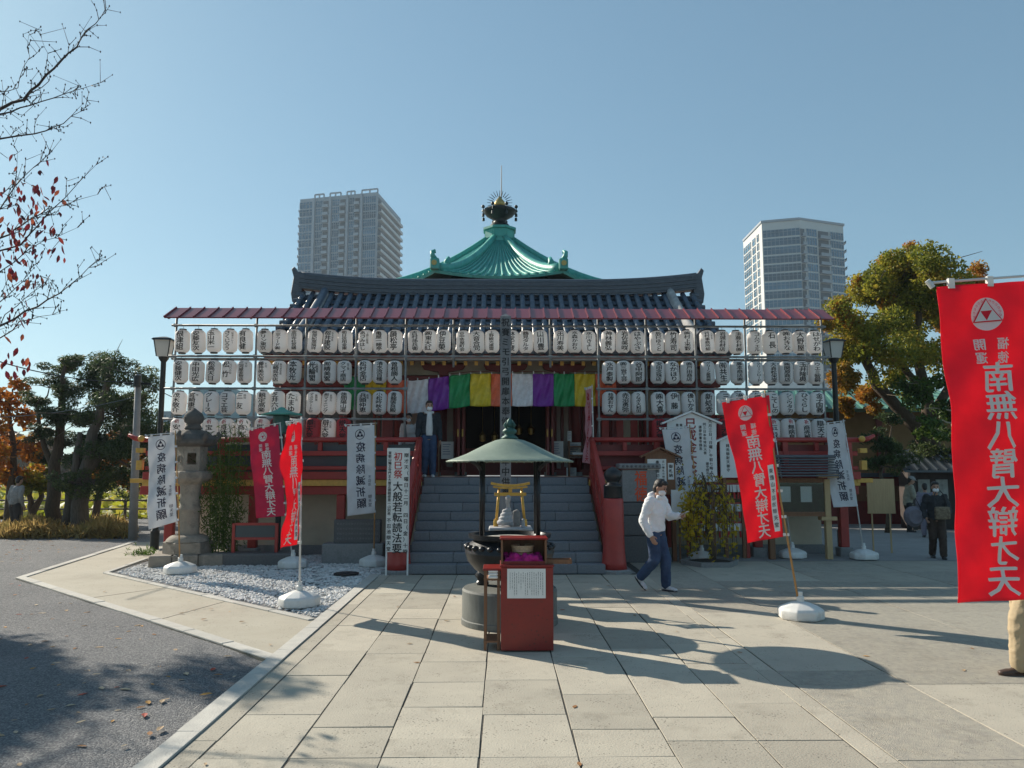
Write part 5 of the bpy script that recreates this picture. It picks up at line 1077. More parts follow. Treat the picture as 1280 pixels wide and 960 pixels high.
# inscribed tablet
tb = thing('inscribed_tablet', 'dark inscribed stone tablet on grey block behind the white banner', 'stone tablet', (-2.9, 15.6, -0.03))
q = MB(); q.box((-0.62, -0.22, 0), (0.58, 0.25, 0.40)); q.build('tablet_base', m_granite, tb, bevel=0.015)
q = MB(); q.box((-0.42, -0.09, 0.40), (0.5, 0.10, 0.86)); q.build('tablet_slab', m_dgran, tb, bevel=0.012)
q = MB()
for r_ in range(4): write(q, '奉納不忍池辯才天講中世話人建之', lambda u, v, d=0.0: (u, -0.094 - d, v), -0.34, 0.80 - 0.095 * r_, 0.045, step=0.056, off=THIN, cuts=1, horiz=True)
q.build('incised_lettering', m_granite, tb)
dc = thing('drain_cover', 'flat dark drain cover lying in the white pebbles', 'cover', tuple(gr(433, 718, 0.0)))
q = MB(); q.lathe([(0.22, 0.0), (0.22, 0.025), (0.20, 0.03)], n=24); q.lathe([(0.06, 0.03), (0.055, 0.036)], n=16); q.build('cover_disc', m_black, dc)
# copper lantern whose green roof shows above the banners
cp = thing('copper_lantern', 'green copper lantern roof showing above the crimson banner', 'lantern', (-4.55, 15.95, 0))
q = MB(); q.cyl((0, 0, 0), (0, 0, 2.55), 0.06, n=12); q.build('post', m_copd, cp)
q = MB(); q.lathe([(0.16, 2.55), (0.18, 2.58), (0.17, 2.9), (0.15, 2.95)], n=6); q.build('light_box', m_patd, cp)
q = MB(); q.lathe([(0.42, 2.93), (0.43, 2.96), (0.24, 3.0), (0.10, 3.05), (0.06, 3.09), (0.0, 3.11)], n=6); q.build('lantern_roof', m_cop, cp)
# lamp posts
m_lampg = mat('frosted_glass', (0.70, 0.70, 0.66), 0.4, trans=0.35)
m_iron = mat('dark_iron', (0.025, 0.03, 0.03), 0.5, metal=0.3, var=0.3, scale=10)
for x, lab in ((-8.02, 'street lamp with square head beside the left end of the rack'), (7.97, 'street lamp with square head before the autumn tree')):
    lp = thing('street_lamp', lab, 'lamp', (x, 18.2, 0), 0.1, 'street lamps at the ends of the hall')
    q = MB(); q.lathe([(0.10, -0.03), (0.10, 0.4), (0.07, 0.45), (0.062, 3.2), (0.06, 4.35), (0.11, 4.42), (0.12, 4.47)], n=14); q.build('lamp_post', m_iron, lp, auto=0.5)
    q = MB(); q.frustum((0, 0), 0.25, 0.25, 0.36, 0.36, 4.47, 4.86); hd = q.build('lamp_glass', m_lampg, lp)
    for sx in (-1, 1):
        for sy in (-1, 1): q = MB(); q.beam((sx * 0.128, sy * 0.128, 4.47), (sx * 0.183, sy * 0.183, 4.86), 0.02, 0.02); q.build('head_bar', m_iron, hd)
    q = MB(); q.frustum((0, 0), 0.46, 0.46, 0.40, 0.40, 4.86, 4.90); q.frustum((0, 0), 0.40, 0.40, 0.10, 0.10, 4.90, 4.95); q.build('lamp_cap', m_iron, lp)
# bamboo
m_leafb = None
def leafmat(name, cols, trans=0.35, rough=0.55):
    if name in MATS: return MATS[name]
    m = bpy.data.materials.new(name); m.use_nodes = True; n = m.node_tree.nodes; l = m.node_tree.links; b = n['Principled BSDF']
    b.inputs['Roughness'].default_value = rough; b.inputs['Specular IOR Level'].default_value = 0.3
    ge = n.new('ShaderNodeNewGeometry'); cr = n.new('ShaderNodeValToRGB'); cr.color_ramp.interpolation = 'LINEAR'
    while len(cr.color_ramp.elements) < len(cols): cr.color_ramp.elements.new(0.5)
    for i, c in enumerate(cols): cr.color_ramp.elements[i].position = i / (len(cols) - 1); cr.color_ramp.elements[i].color = (*c, 1)
    tcx = n.new('ShaderNodeTexCoord'); nz = n.new('ShaderNodeTexNoise'); nz.inputs['Scale'].default_value = 0.9; nz.inputs['Detail'].default_value = 2; l.new(tcx.outputs['Object'], nz.inputs['Vector'])
    ma = n.new('ShaderNodeMath'); ma.operation = 'MULTIPLY_ADD'; ma.inputs[1].default_value = 0.5; mb_ = n.new('ShaderNodeMath'); mb_.operation = 'MULTIPLY_ADD'; mb_.inputs[1].default_value = 1.5; mb_.inputs[2].default_value = -0.5
    l.new(nz.outputs['Fac'], mb_.inputs[0]); l.new(ge.outputs['Random Per Island'], ma.inputs[0]); l.new(mb_.outputs[0], ma.inputs[2]); l.new(ma.outputs[0], cr.inputs[0])
    l.new(cr.outputs[0], b.inputs['Base Color']); tr = n.new('ShaderNodeBsdfTranslucent'); l.new(cr.outputs[0], tr.inputs[0]); ms = n.new('ShaderNodeMixShader'); ms.inputs[0].default_value = trans
    l.new(b.outputs[0], ms.inputs[1]); l.new(tr.outputs[0], ms.inputs[2]); l.new(ms.outputs[0], n['Material Output'].inputs[0]); MATS[name] = m
    return m
def leaf_cloud(name, P, size, m, parent, aspect=0.5, droop=0.0, flat=0.0, fold=True, kind=None):
    """one leaf-shaped pair of faces per point of P (n x 3)"""
    P = np.asarray(P, float); n = len(P); s = rng.uniform(0.6, 1.25, (n, 1)) * size
    d = rng.normal(size=(n, 3)); d[:, 2] = d[:, 2] * (1 - flat) - droop; d /= np.linalg.norm(d, axis=1, keepdims=True)
    r = rng.normal(size=(n, 3)); 
    if flat: r[:, 2] *= (1 - flat)
    w = np.cross(d, r); 
    if flat: w = np.cross(d, np.array([0, 0, 1.0]) + 0.5 * rng.normal(size=(n, 3)))
    w /= np.maximum(1e-6, np.linalg.norm(w, axis=1, keepdims=True)); nn = np.cross(d, w)
    A = P - d * s * 0.5; Bq = P + w * s * aspect * 0.5 + nn * s * 0.10; C = P + d * s * 0.5; Dq = P - w * s * aspect * 0.5 + nn * s * 0.10
    V = np.stack([A, Bq, C, Dq], 1).reshape(-1, 3)
    i0 = (np.arange(n) * 4)[:, None]; F = np.concatenate([np.stack([i0[:, 0], i0[:, 0] + 1, i0[:, 0] + 2], 1), np.stack([i0[:, 0], i0[:, 0] + 2, i0[:, 0] + 3], 1)])
    me = bpy.data.meshes.new(name); me.vertices.add(4 * n); me.vertices.foreach_set('co', V.astype(np.float32).ravel())
    me.loops.add(6 * n); me.loops.foreach_set('vertex_index', F.astype(np.int32).ravel()); me.polygons.add(2 * n)
    me.polygons.foreach_set('loop_start', np.arange(0, 6 * n, 3, dtype=np.int32)); me.update(calc_edges=True); me.validate()
    me.materials.append(m); o = link(name, me, parent)
    if parent is not None: o.location = -wloc(parent)
    if kind: o['kind'] = kind
    return o
bm_ = thing('bamboo_plant', 'clump of slender green bamboo beside the stone lantern', 'bamboo', (-5.52, 15.75, -0.03))
pts = []
for k in range(9):
    x, y = random.uniform(-0.25, 0.25), random.uniform(-0.2, 0.2); hx = random.uniform(-0.25, 0.25); h = random.uniform(1.7, 2.75)
    P = [(x + hx * t * t, y, h * t) for t in np.linspace(0, 1, 8)]; q = MB(); q.tube(P, [0.016 - 0.011 * t for t in np.linspace(0, 1, 8)], 6); q.build('culm', mat('bamboo_culm', (0.16, 0.20, 0.05), 0.4, var=0.3, scale=8), bm_, smooth=True)
    for i in range(430):
        t = random.uniform(0.12, 1); c = Vector((x + hx * t * t, y, h * t)); pts.append(c + Vector((random.gauss(0, 0.14), random.gauss(0, 0.13), random.gauss(0, 0.10))) + wloc(bm_))
leaf_cloud('foliage', pts, 0.105, leafmat('bamboo_leaf', [(0.03, 0.07, 0.015), (0.07, 0.13, 0.02), (0.16, 0.22, 0.03)]), bm_, aspect=0.22, droop=0.6)
# small weeds at the foot of the post
wd = thing('weed_clump', 'small clump of green weeds at the corner of the path by the left post', 'weeds', tuple(gr(180, 695, -0.04)))
pts = [Vector((random.gauss(0, 0.16), random.gauss(0, 0.12), abs(random.gauss(0.06, 0.06)))) + wloc(wd) for i in range(160)]; leaf_cloud('blades', pts, 0.13, leafmat('weed_leaf', [(0.06, 0.12, 0.02), (0.16, 0.24, 0.05)]), wd, aspect=0.2, droop=-1.0)
# ================================================================ right of the stairs
m_whb = mat('white_board', (0.74, 0.74, 0.73), 0.7, var=0.06, scale=4)
def roofed_board(label, x, y, w, z0, z1, name='roofed_sign', lean=0.0):
    t = thing(name, label, 'sign', (x, y, -0.01), lean)
    q = MB(); q.box((-w / 2, -0.015, z0), (w / 2, 0.015, z1)); bd = q.build('board', m_whb, t)
    q = MB(); q.yprism([(-w / 2, z1), (w / 2, z1), (0, z1 + w * 0.2)], -0.014, 0.014); q.build('gable', m_whb, bd)
    for sg in (-1, 1):
        q = MB(); q.beam((sg * (w / 2 + 0.12), 0, z1 - 0.02), (0, 0, z1 + w * 0.2 + 0.035), 0.16, 0.035, up=(0, 0, 1)); q.build('roof_board', m_whb, t)
        q = MB(); q.box((sg * (w / 2 - 0.09) - 0.035, 0.016, 0), (sg * (w / 2 - 0.09) + 0.035, 0.07, z1)); q.build('post', m_wood, t)
    return t
fb_ = roofed_board('large white roofed board with big red characters above the willow', 3.97, 16.05, 1.02, 1.58, 2.80)
pl = lambda u, v, d=0.0: (u, -0.018 - d, v)
q = MB(); write(q, '巳成金大祭', pl, -0.02, 2.90, 0.235, step=0.245, cuts=1, wide=0.95); q.build('red_lettering', mat('dark_red_ink', (0.28, 0.03, 0.03), 0.7), fb_)
q = MB(); write(q, '九月三日（日曜）午前七時より', pl, 0.39, 2.86, 0.072, step=0.088, cuts=1); write(q, '同三日本年特別大祭', pl, 0.27, 2.80, 0.062, step=0.075, cuts=1); write(q, '護摩供養寺銭洗', pl, 0.18, 2.74, 0.062, step=0.075, cuts=1); write(q, '御守授与午後', pl, 0.31, 1.98, 0.06, step=0.066, cuts=1)
write(q, '東叡', pl, -0.22, 2.78, 0.06, step=0.09, cuts=1); write(q, '寛山', pl, -0.30, 2.78, 0.06, step=0.09, cuts=1); write(q, '八', pl, -0.13, 2.75, 0.055, cuts=1); q.build('lettering', m_ink, fb_)
sb2 = roofed_board('small white roofed board half hidden behind the leaning red banner', 4.86, 16.15, 0.56, 1.66, 2.42, lean=0.05)
q = MB(); write(q, '銭洗辯財天御守', pl, -0.12, 2.36, 0.07, step=0.085, cuts=1); write(q, '池之端', pl, 0.08, 2.36, 0.10, step=0.13, cuts=1); q.build('lettering', m_ink, sb2)
# wooden notice case
wn_ = thing('wooden_notice_case', 'brown gabled wooden notice case with two white papers behind the walking man', 'notice case', (3.2, 15.6, 0))
q = MB(); q.box((-0.30, -0.04, 1.32), (0.30, 0.04, 2.10)); q.yprism([(-0.30, 2.10), (0.30, 2.10), (0, 2.22)], -0.039, 0.039); q.build('case_back', m_wood, wn_)
for sg in (-1, 1): q = MB(); q.beam((sg * 0.40, -0.03, 2.07), (0, -0.03, 2.255), 0.20, 0.03); q.build('case_roof', m_wood, wn_); q = MB(); q.box((sg * 0.26 - 0.04, -0.03, 0), (sg * 0.26 + 0.04, 0.035, 1.32)); q.build('post', m_wood, wn_)
q = MB(); q.box((-0.26, -0.046, 1.52), (0.12, -0.041, 2.03)); q.build('paper', m_paper, wn_); q = MB(); q.box((0.15, -0.046, 1.62), (0.27, -0.041, 1.95)); q.build('paper', m_paper, wn_)
q = MB(); write(q, '奉納御初穂', lambda u, v, d=0.0: (u, -0.049 - d, v), -0.06, 2.0, 0.07, step=0.09, cuts=1); write(q, '古い御札の納所', lambda u, v, d=0.0: (u, -0.049 - d, v), 0.06, 2.0, 0.045, step=0.06, cuts=1); write(q, '御札納', lambda u, v, d=0.0: (u, -0.049 - d, v), 0.21, 1.92, 0.075, step=0.09, cuts=1); q.build('lettering', m_ink, wn_)
# stone monument with red brushwork on dark blocks
sm = thing('stone_monument', 'grey stone monument with bright orange painted character on dark blocks', 'monument', (2.78, 15.75, -0.01))
for z0, z1, w, k in ((0.0, 0.52, 1.0, 0), (0.53, 0.92, 0.94, 1), (0.93, 1.17, 0.90, 2)): q = MB(); q.box((-w / 2, -0.34, z0), (w / 2, 0.3, z1)); q.build('base_block', m_dgran, sm, bevel=0.015)
q = MB(); q.box((-0.36, -0.2, 1.18), (0.36, 0.2, 1.83)); q.build('monument_body', m_granite, sm, bevel=0.015)
q = MB(); q.box((-0.42, -0.26, 1.84), (0.42, 0.26, 1.95)); cap_ = q.build('monument_cap', m_granite, sm, bevel=0.02)
for k in range(9): q = MB(); q.ball((-0.34 + 0.085 * k, -0.262, 1.895), (0.026, 0.012, 0.026), 8, 6); q.build('cap_boss', m_dgran, cap_, smooth=True)
q = MB(); write(q, '福', lambda u, v, d=0.0: (u, -0.2035 - d, v), 0.02, 1.80, 0.30, cuts=1, wide=0.8); write(q, '徳', lambda u, v, d=0.0: (u, -0.2035 - d, v), 0.02, 1.49, 0.30, cuts=1, wide=0.8); q.build('orange_character', mat('orange_paint', (0.72, 0.07, 0.01), 0.6), sm)
pb = thing('small_white_sign', 'plain white sheet sign beside the walking man\'s shoulder', 'sign', (3.52, 15.35, 0))
q = MB(); q.box((-0.16, -0.012, 0.95), (0.18, 0.012, 1.42)); q.build('sheet', m_whb, pb); q = MB(); q.box((-0.015, 0.013, 0), (0.015, 0.04, 1.4)); q.build('stake', m_wood, pb)
# votive rack with paper slips and red tassels
er = thing('votive_rack', 'low rack of white paper slips and red tags behind the willow', 'rack', (4.52, 16.25, 0))
for x in (-0.62, 0.62): q = MB(); q.box((x - 0.035, -0.035, -0.01), (x + 0.035, 0.035, 1.62)); q.build('post', m_red, er)
for i, z in enumerate((0.70, 1.10, 1.50)):
    q = MB(); q.box((-0.64, -0.02, z), (0.64, 0.02, z + 0.04)); q.build('rail', m_red, er)
    for k in range(22):
        x = -0.55 + 1.1 * k / 21
        q = MB(); q.box((-0.021, -0.008, -0.15), (0.021, 0.008, 0.0)); 
        if k == 0 and i == 0: slip_me = q.mesh('paper_slip', m_paper); tag_me = MB().box((-0.018, -0.012, -0.29), (0.018, 0.004, -0.16)).mesh('red_tag', m_inkred)
        link('paper_slip', slip_me, er, (x, -0.03 + random.uniform(-0.01, 0.01), z), (0, random.uniform(-0.08, 0.08), random.uniform(-0.4, 0.4)))
        if k % 2: link('red_tag', tag_me, er, (x, -0.03, z), (0, random.uniform(-0.1, 0.1), random.uniform(-0.4, 0.4)))
# planter with a weeping tree
m_bark = mat('bark', (0.12, 0.085, 0.055), 0.95, col2=(0.065, 0.045, 0.03), scale=10, stretch=(3, 3, 0.7), bump=0.8, bscale=25)
g = gr(882, 704); wt = thing('weeping_tree', 'small weeping tree with yellowing leaves in a low stone planter', 'tree', (4.02, 15.1, -0.01))
q = MB(); q.lathe([(0.55, 0.0), (0.57, 0.10), (0.51, 0.10), (0.49, 0.05), (0.0, 0.05)], n=6, cap=False); q.build('planter', m_granite, wt)
q = MB(); q.lathe([(0.48, 0.06), (0.2, 0.10), (0.0, 0.11)], n=12, cap=False); q.build('soil', mat('dark_soil', (0.05, 0.04, 0.03), 0.95, var=0.4, scale=20, bump=1.0), wt)
q = MB(); TP = [(0.08, 0, 0.05), (0.06, 0, 0.35), (-0.02, 0.0, 0.65), (0.04, 0, 0.95), (-0.04, 0, 1.20), (-0.02, 0, 1.45), (-0.1, 0, 1.78)]; q.tube(TP, [0.06, 0.05, 0.045, 0.04, 0.035, 0.026, 0.012], 9); q.tube([(0.04, 0, 0.95), (-0.14, 0.02, 1.02), (-0.28, 0.03, 1.0)], [0.03, 0.022, 0.012], 7); q.tube([(0.0, 0, 1.3), (0.15, 0.0, 1.46), (0.32, 0.02, 1.42)], [0.025, 0.018, 0.01], 7); q.build('trunk', m_bark, wt, smooth=True)
pts = []; tw = MB()
for k in range(64):
    a = random.uniform(0, 6.28); r0 = random.uniform(0.05, 0.2); r1 = random.uniform(0.18, 0.62); z0 = random.uniform(1.0, 1.7); z1 = max(0.18, z0 - random.uniform(0.5, 1.25))
    P = [Vector((math.cos(a) * (r0 + (r1 - r0) * min(1, t * 2.2)), math.sin(a) * 0.7 * (r0 + (r1 - r0) * min(1, t * 2.2)), z0 + 0.12 * math.sin(min(1, t * 3) * math.pi) - (z0 - z1) * t ** 1.5)) for t in np.linspace(0, 1, 9)]
    tw.tube(P, [0.006] * 8 + [0.002], 4)
    for p in P[2:]:
        for j in range(random.randint(1, 3)): pts.append(p + Vector((random.gauss(0, 0.03), random.gauss(0, 0.03), random.gauss(0, 0.04))) + wloc(wt))
for k in range(260): pts.append(Vector((-0.42 + random.gauss(0, 0.09), -0.1 + random.gauss(0, 0.1), 0.95 + random.gauss(0, 0.28))) + wloc(wt))
tw.build('hanging_twigs', m_bark, wt)
leaf_cloud('foliage', pts, 0.095, leafmat('willow_leaf', [(0.22, 0.20, 0.03), (0.48, 0.36, 0.04), (0.72, 0.52, 0.04)], trans=0.5), wt, aspect=0.62, droop=0.5)
# roofed glass notice board
nb = thing('roofed_notice_board', 'dark tiled-roof notice board with green glass beneath the right railing', 'notice board', (6.27, 16.0, 0))
for x in (-0.72, 0.46): q = MB(); q.box((x - 0.06, -0.06, -0.01), (x + 0.06, 0.06, 1.62)); q.build('post', m_lwood if x > 0 else m_wood, nb, bevel=0.008)
q = MB(); q.box((-0.659, -0.05, 0.86), (0.399, 0.04, 0.95)); q.build('lower_rail', m_wood, nb); q = MB(); q.box((-0.659, -0.05, 1.55), (0.399, 0.04, 1.64)); q.build('upper_rail', m_wood, nb)
q = MB(); q.box((-0.659, 0.0, 0.951), (0.399, 0.02, 1.549)); q.build('green_felt', mat('green_felt', (0.025, 0.045, 0.022), 0.9, var=0.5, scale=5), nb)
q = MB(); q.box((-0.658, -0.036, 0.951), (0.398, -0.031, 1.549)); q.build('glass_pane', glass('case_glass'), nb)
for x in (-0.42, 0.02): q = MB(); q.box((x - 0.10, -0.008, 1.15), (x + 0.13, -0.002, 1.47)); q.build('paper', m_paper, nb)
q = MB(); q.box((0.30, -0.10, 0.78), (0.62, 0.10, 0.855)); q.box((0.24, -0.16, 1.655), (0.66, -0.05, 1.72)); q.build('bracket_beam', m_lwood, nb)
for i in range(7):
    z = 1.68 + 0.055 * i; y = -0.42 + 0.068 * i; q = MB(); q.box((-0.86, y, z), (0.62, y + 0.12, z + 0.03)); q.build('shingle_course', m_ridge, nb, bevel=0.004)
    q = MB(); q.box((-0.86, -y - 0.12, z), (0.62, -y, z + 0.03)); q.build('shingle_course', m_ridge, nb)
q = MB(); q.box((-0.90, -0.07, 2.06), (0.66, 0.07, 2.12)); q.build('ridge_board', m_ridge, nb, bevel=0.01)
# pale wooden board on thin legs
yb = thing('plain_wooden_board', 'plain pale yellow board on two thin legs at the right', 'board', (8.40, 17.1, -0.01))
q = MB(); q.box((-0.305, -0.012, 0.86), (0.305, 0.012, 1.62)); q.build('panel', m_lwood, yb)
for z in (0.86, 1.23, 1.58): q = MB(); q.box((-0.305, 0.013, z), (0.305, 0.03, z + 0.04)); q.build('batten', m_lwood, yb)
for x in (-0.2, 0.2): q = MB(); q.box((x - 0.014, 0.031, 0), (x + 0.014, 0.055, 1.62)); q.build('leg', m_lwood, yb)
# papers and boxes by the entrance
for i, (x, z, w, h, lab) in enumerate(((-1.78, 2.62, 0.10, 0.26, 'small white paper slip on the wall left of the entrance'), (1.66, 2.62, 0.10, 0.26, 'small white paper slip on the wall right of the entrance'), (-1.32, 2.28, 0.30, 0.42, 'white sheet standing left of the entrance'), (1.35, 2.30, 0.32, 0.40, 'printed bluish notice right of the entrance'), (1.78, 2.28, 0.32, 0.38, 'plain white notice on the wall right of the entrance'), (1.70, 1.76, 0.24, 0.20, 'lowest white notice right of the entrance'))):
    t = thing('paper_notice', lab, 'notice', (x, 18.83, z), 0, 'papers by the entrance'); q = MB(); q.box((-w / 2, -0.008, -h / 2), (w / 2, 0.0, h / 2)); q.build('sheet', m_paper, t)
    q = MB()
    for k in range(5): q.box((-w * 0.38, -0.0095, h * (0.32 - 0.14 * k)), (w * (0.1 + 0.28 * random.random()), -0.0085, h * (0.36 - 0.14 * k)))
    q.build('print', mat('blue_print', (0.20, 0.22, 0.33), 0.8), t, kind='stuff')
for x, lab in ((-1.78, 'brown wooden leaflet shelf left of the entrance'), (1.90, 'brown wooden offering counter right of the entrance')):
    t = thing('leaflet_shelf', lab, 'shelf', (x, 18.62, VZ)); q = MB(); q.box((-0.26, -0.14, 0.48), (0.26, 0.14, 0.52)); q.build('shelf_board', m_wood, t); q = MB(); q.box((-0.26, -0.14, 0.70), (0.26, 0.14, 0.73)); q.build('shelf_board', m_wood, t)
    for sg in (-1, 1): q = MB(); q.box((sg * 0.275 - 0.015, -0.14, 0.0), (sg * 0.275 + 0.015, 0.14, 0.85)); q.build('side', m_wood, t)
    q = MB(); q.box((-0.2, -0.11, 0.52), (0.05, 0.05, 0.57)); q.build('leaflets', m_paper, t)
# ================================================================ people
m_skin = mat('skin', (0.42, 0.24, 0.165), 0.55, var=0.06, scale=10)
m_hair = mat('black_hair', (0.022, 0.017, 0.014), 0.5, var=0.4, scale=40, bump=0.4, bscale=90)
m_mask = mat('white_mask', (0.78, 0.78, 0.78), 0.8)
def clothm(name, c, v=0.18, sc=14): return mat('cloth_' + name, c, 0.85, var=v, scale=sc, bump=0.35, bscale=22)
def stance(h, stride=0.0, lift=0.0, lean=0.03, wide=0.05):
    s = h
    J = dict(pel=(0, 0, 0.515), wst=(0.0, 0, 0.60), chs=(lean * 0.6, 0, 0.735), nck=(lean, 0, 0.835), hd=(lean + 0.025, 0, 0.925),
             lsh=(lean * 0.8, 0.108, 0.80), rsh=(lean * 0.8, -0.108, 0.80), lel=(lean * 0.3 - 0.02, 0.14, 0.63), rel=(lean * 0.3 - 0.02, -0.14, 0.63), lwr=(0.05, 0.145, 0.485), rwr=(0.05, -0.145, 0.485),
             lhp=(0, wide, 0.50), rhp=(0, -wide, 0.50))
    J['lkn'] = (stride * 0.42 + 0.02, wide, 0.275); J['lan'] = (stride * 0.62, wide, 0.045)
    J['rkn'] = (-stride * 0.12 + 0.03, -wide, 0.27); J['ran'] = (-stride * 0.72, -wide, 0.05 + lift)
    return {k: Vector(v) * s for k, v in J.items()}
def figure(label, loc, face, h, J, top, bot, shoe, vox=0.012, hair=True, mask=True, cap=None, look=None, sleeve=1.0, toe=(0.0, 0.0), topname='jacket', hem=0.0, group=None, coat=None, name='person'):
    t = thing(name, label, 'person', loc, face, group)
    V = J; s = h / 1.7
    def seg(q, a, b, r0, r1, n=10, mid=None):
        P = [V[a] if isinstance(a, str) else a, V[b] if isinstance(b, str) else b]
        q.tube([P[0], P[0].lerp(P[1], 0.5), P[1]], [r0 * s, (mid or (r0 + r1) / 2) * s, r1 * s], n); q.ball(P[0], r0 * s, 10, 8); q.ball(P[1], r1 * s, 10, 8)
    hd = V['hd']; hf = Vector(look or (1, 0, -0.15)).normalized(); up = Vector((0, 0, 1)); hl = up.cross(hf).normalized(); hu = hf.cross(hl)
    Hp = lambda a, b_, c: hd + hf * (a * s) + hl * (b_ * s) + hu * (c * s)
    # the body: one skin from head to ankles
    q = MB(); q.ball((0, 0, 0), 0.001, 4, 3); q = MB()
    def oball(qq, c, rx, ry, rz, n=14, m_=10):
        k = MB(); k.ball((0, 0, 0), (rx * s, ry * s, rz * s), n, m_); qq.add([c + hf * x + hl * y + hu * z for x, y, z in k.v], k.f)
    oball(q, Hp(0, 0, 0.02), 0.095, 0.077, 0.105); oball(q, Hp(0.025, 0, -0.055), 0.068, 0.058, 0.065)
    oball(q, Hp(0.10, 0, -0.015), 0.018, 0.013, 0.024); 
    for sg in (-1, 1): oball(q, Hp(-0.005, 0.078 * sg, -0.005), 0.018, 0.010, 0.03, 8, 6)
    seg(q, V['nck'] - Vector((0, 0, 0.02)), hd - hu * 0.04 * s, 0.052, 0.05)
    ref = (0, 1, 0)
    q.tube([V['pel'] - Vector((0, 0, 0.05)), V['wst'], V['chs'], V['nck'] - Vector((0, 0, 0.03 * s))], [(0.135 * s, 0.10 * s), (0.12 * s, 0.09 * s), (0.145 * s, 0.10 * s), (0.06 * s, 0.055 * s)], 14, ref=ref)
    for L in 'lr':
        seg(q, L + 'sh', L + 'el', 0.045, 0.036); seg(q, L + 'el', L + 'wr', 0.036, 0.026); seg(q, L + 'hp', L + 'kn', 0.075, 0.05); seg(q, L + 'kn', L + 'an', 0.05, 0.034)
        w = V[L + 'wr']; d = (w - V[L + 'el']).normalized(); sd = Vector((0, 1 if L == 'l' else -1, 0)); sd = (sd - d * sd.dot(d)).normalized(); fw = d.cross(sd)
        if fw.x < 0: fw = -fw
        k = MB(); k.ball((0, 0, 0), (0.047 * s, 0.018 * s, 0.04 * s), 10, 8); q.add([w + d * (0.05 * s + x) + sd * y + fw * z for x, y, z in k.v], k.f)
        for i, (o_, ln) in enumerate(((-0.030, 0.062), (-0.011, 0.075), (0.010, 0.078), (0.030, 0.068))):
            b0 = w + d * 0.082 * s + fw * (o_ * s); b1 = b0 + d * (ln * 0.55 * s) - sd * 0.010 * s; b2 = b1 + d * (ln * 0.42 * s) - sd * 0.028 * s
            q.tube([b0, b1, b2], [0.0105 * s, 0.010 * s, 0.008 * s], 7)
        b0 = w + d * 0.03 * s + fw * 0.036 * s; q.tube([b0, b0 + d * 0.03 * s + fw * 0.024 * s - sd * 0.01 * s, b0 + d * 0.06 * s + fw * 0.026 * s - sd * 0.02 * s], [0.013 * s, 0.0115 * s, 0.009 * s], 7)
    remesh(q, 'body', m_skin, t, vox * 0.75, smooth=2)
    # clothes
    q = MB(); k_ = 1.0
    q.tube([V['pel'] + Vector((0, 0, hem)), V['wst'] + Vector((0.0, 0, 0)), V['chs'], V['chs'].lerp(V['nck'], 0.55), V['nck'] - Vector((0, 0, 0.015 * s))], [(0.168 * s, 0.135 * s), (0.165 * s, 0.13 * s), (0.178 * s, 0.13 * s), (0.15 * s, 0.105 * s), (0.07 * s, 0.065 * s)], 16, ref=ref)
    for L in 'lr':
        seg(q, V[L + 'sh'] * 1.0, L + 'el', 0.072 * sleeve, 0.060 * sleeve); seg(q, V[L + 'el'], V[L + 'el'].lerp(V[L + 'wr'], 0.93), 0.060 * sleeve, 0.043 * sleeve, mid=0.056 * sleeve)
    if topname == 'hoodie':
        q.tube([V['nck'] + Vector((-0.075, y, z)) * s for y, z in ((-0.10, 0.0), (-0.06, 0.015), (0, 0.02), (0.06, 0.015), (0.10, 0.0))], [0.035 * s, 0.055 * s, 0.062 * s, 0.055 * s, 0.035 * s], 10); q.tube([V['nck'] + Vector((0.06, y, -0.02 + abs(y) * 0.3)) * s for y in (-0.09, 0, 0.09)], 0.028 * s, 8)
    if topname == 'hoodie': seg(q, V['pel'] + Vector((0.0, -0.08 * s, hem + 0.01)), V['pel'] + Vector((0.0, 0.08 * s, hem + 0.01)), 0.105, 0.105)
    remesh(q, topname, top, t, vox, smooth=3, fold=0.009 * s)
    q = MB(); q.tube([V['pel'] - Vector((0, 0, 0.03 * s)), V['pel'] + Vector((0, 0, 0.09 * s))], [(0.155 * s, 0.115 * s), (0.15 * s, 0.112 * s)], 14, ref=ref)
    for L in 'lr': seg(q, L + 'hp', L + 'kn', 0.106, 0.086); seg(q, V[L + 'kn'], V[L + 'an'] + Vector((0, 0, 0.015 * s)), 0.086, 0.074)
    remesh(q, 'trousers', bot, t, vox, smooth=3, fold=0.005 * s)
    for i, L in enumerate('lr'):
        a = V[L + 'an']; pt = toe[i]; d = Vector((math.cos(pt), 0, -math.sin(pt))); u = Vector((math.sin(pt), 0, math.cos(pt))); q = MB()
        for (x, z, rx, ry, rz) in ((-0.035, -0.035, 0.05, 0.042, 0.045), (0.03, -0.04, 0.06, 0.042, 0.042), (0.10, -0.050, 0.065, 0.046, 0.032), (0.15, -0.055, 0.045, 0.042, 0.026), (0.0, 0.0, 0.045, 0.04, 0.05)):
            k = MB(); k.ball((0, 0, 0), (rx * s, ry * s, rz * s), 10, 8); q.add([a + d * (x * s + X) + Vector((0, Y, 0)) + u * (z * s + Z) for X, Y, Z in k.v], k.f)
        sh = remesh(q, 'shoe', shoe, t, max(0.008, vox * 0.8), smooth=2)
        q = MB(); vs = []
        for zz in (-0.082, -0.060):
            for j in range(14):
                an = 2 * math.pi * j / 14; cx = 0.055 + 0.135 * math.cos(an); vs.append(a + d * (cx * s) + Vector((0, 0.046 * s * math.sin(an), 0)) + u * (zz * s))
        q.add(vs, [tuple(range(13, -1, -1)), tuple(range(14, 28))] + [(j, (j + 1) % 14, 14 + (j + 1) % 14, 14 + j) for j in range(14)]); q.build('sole', shoe if shoe is not m_wsh else m_sole, sh)
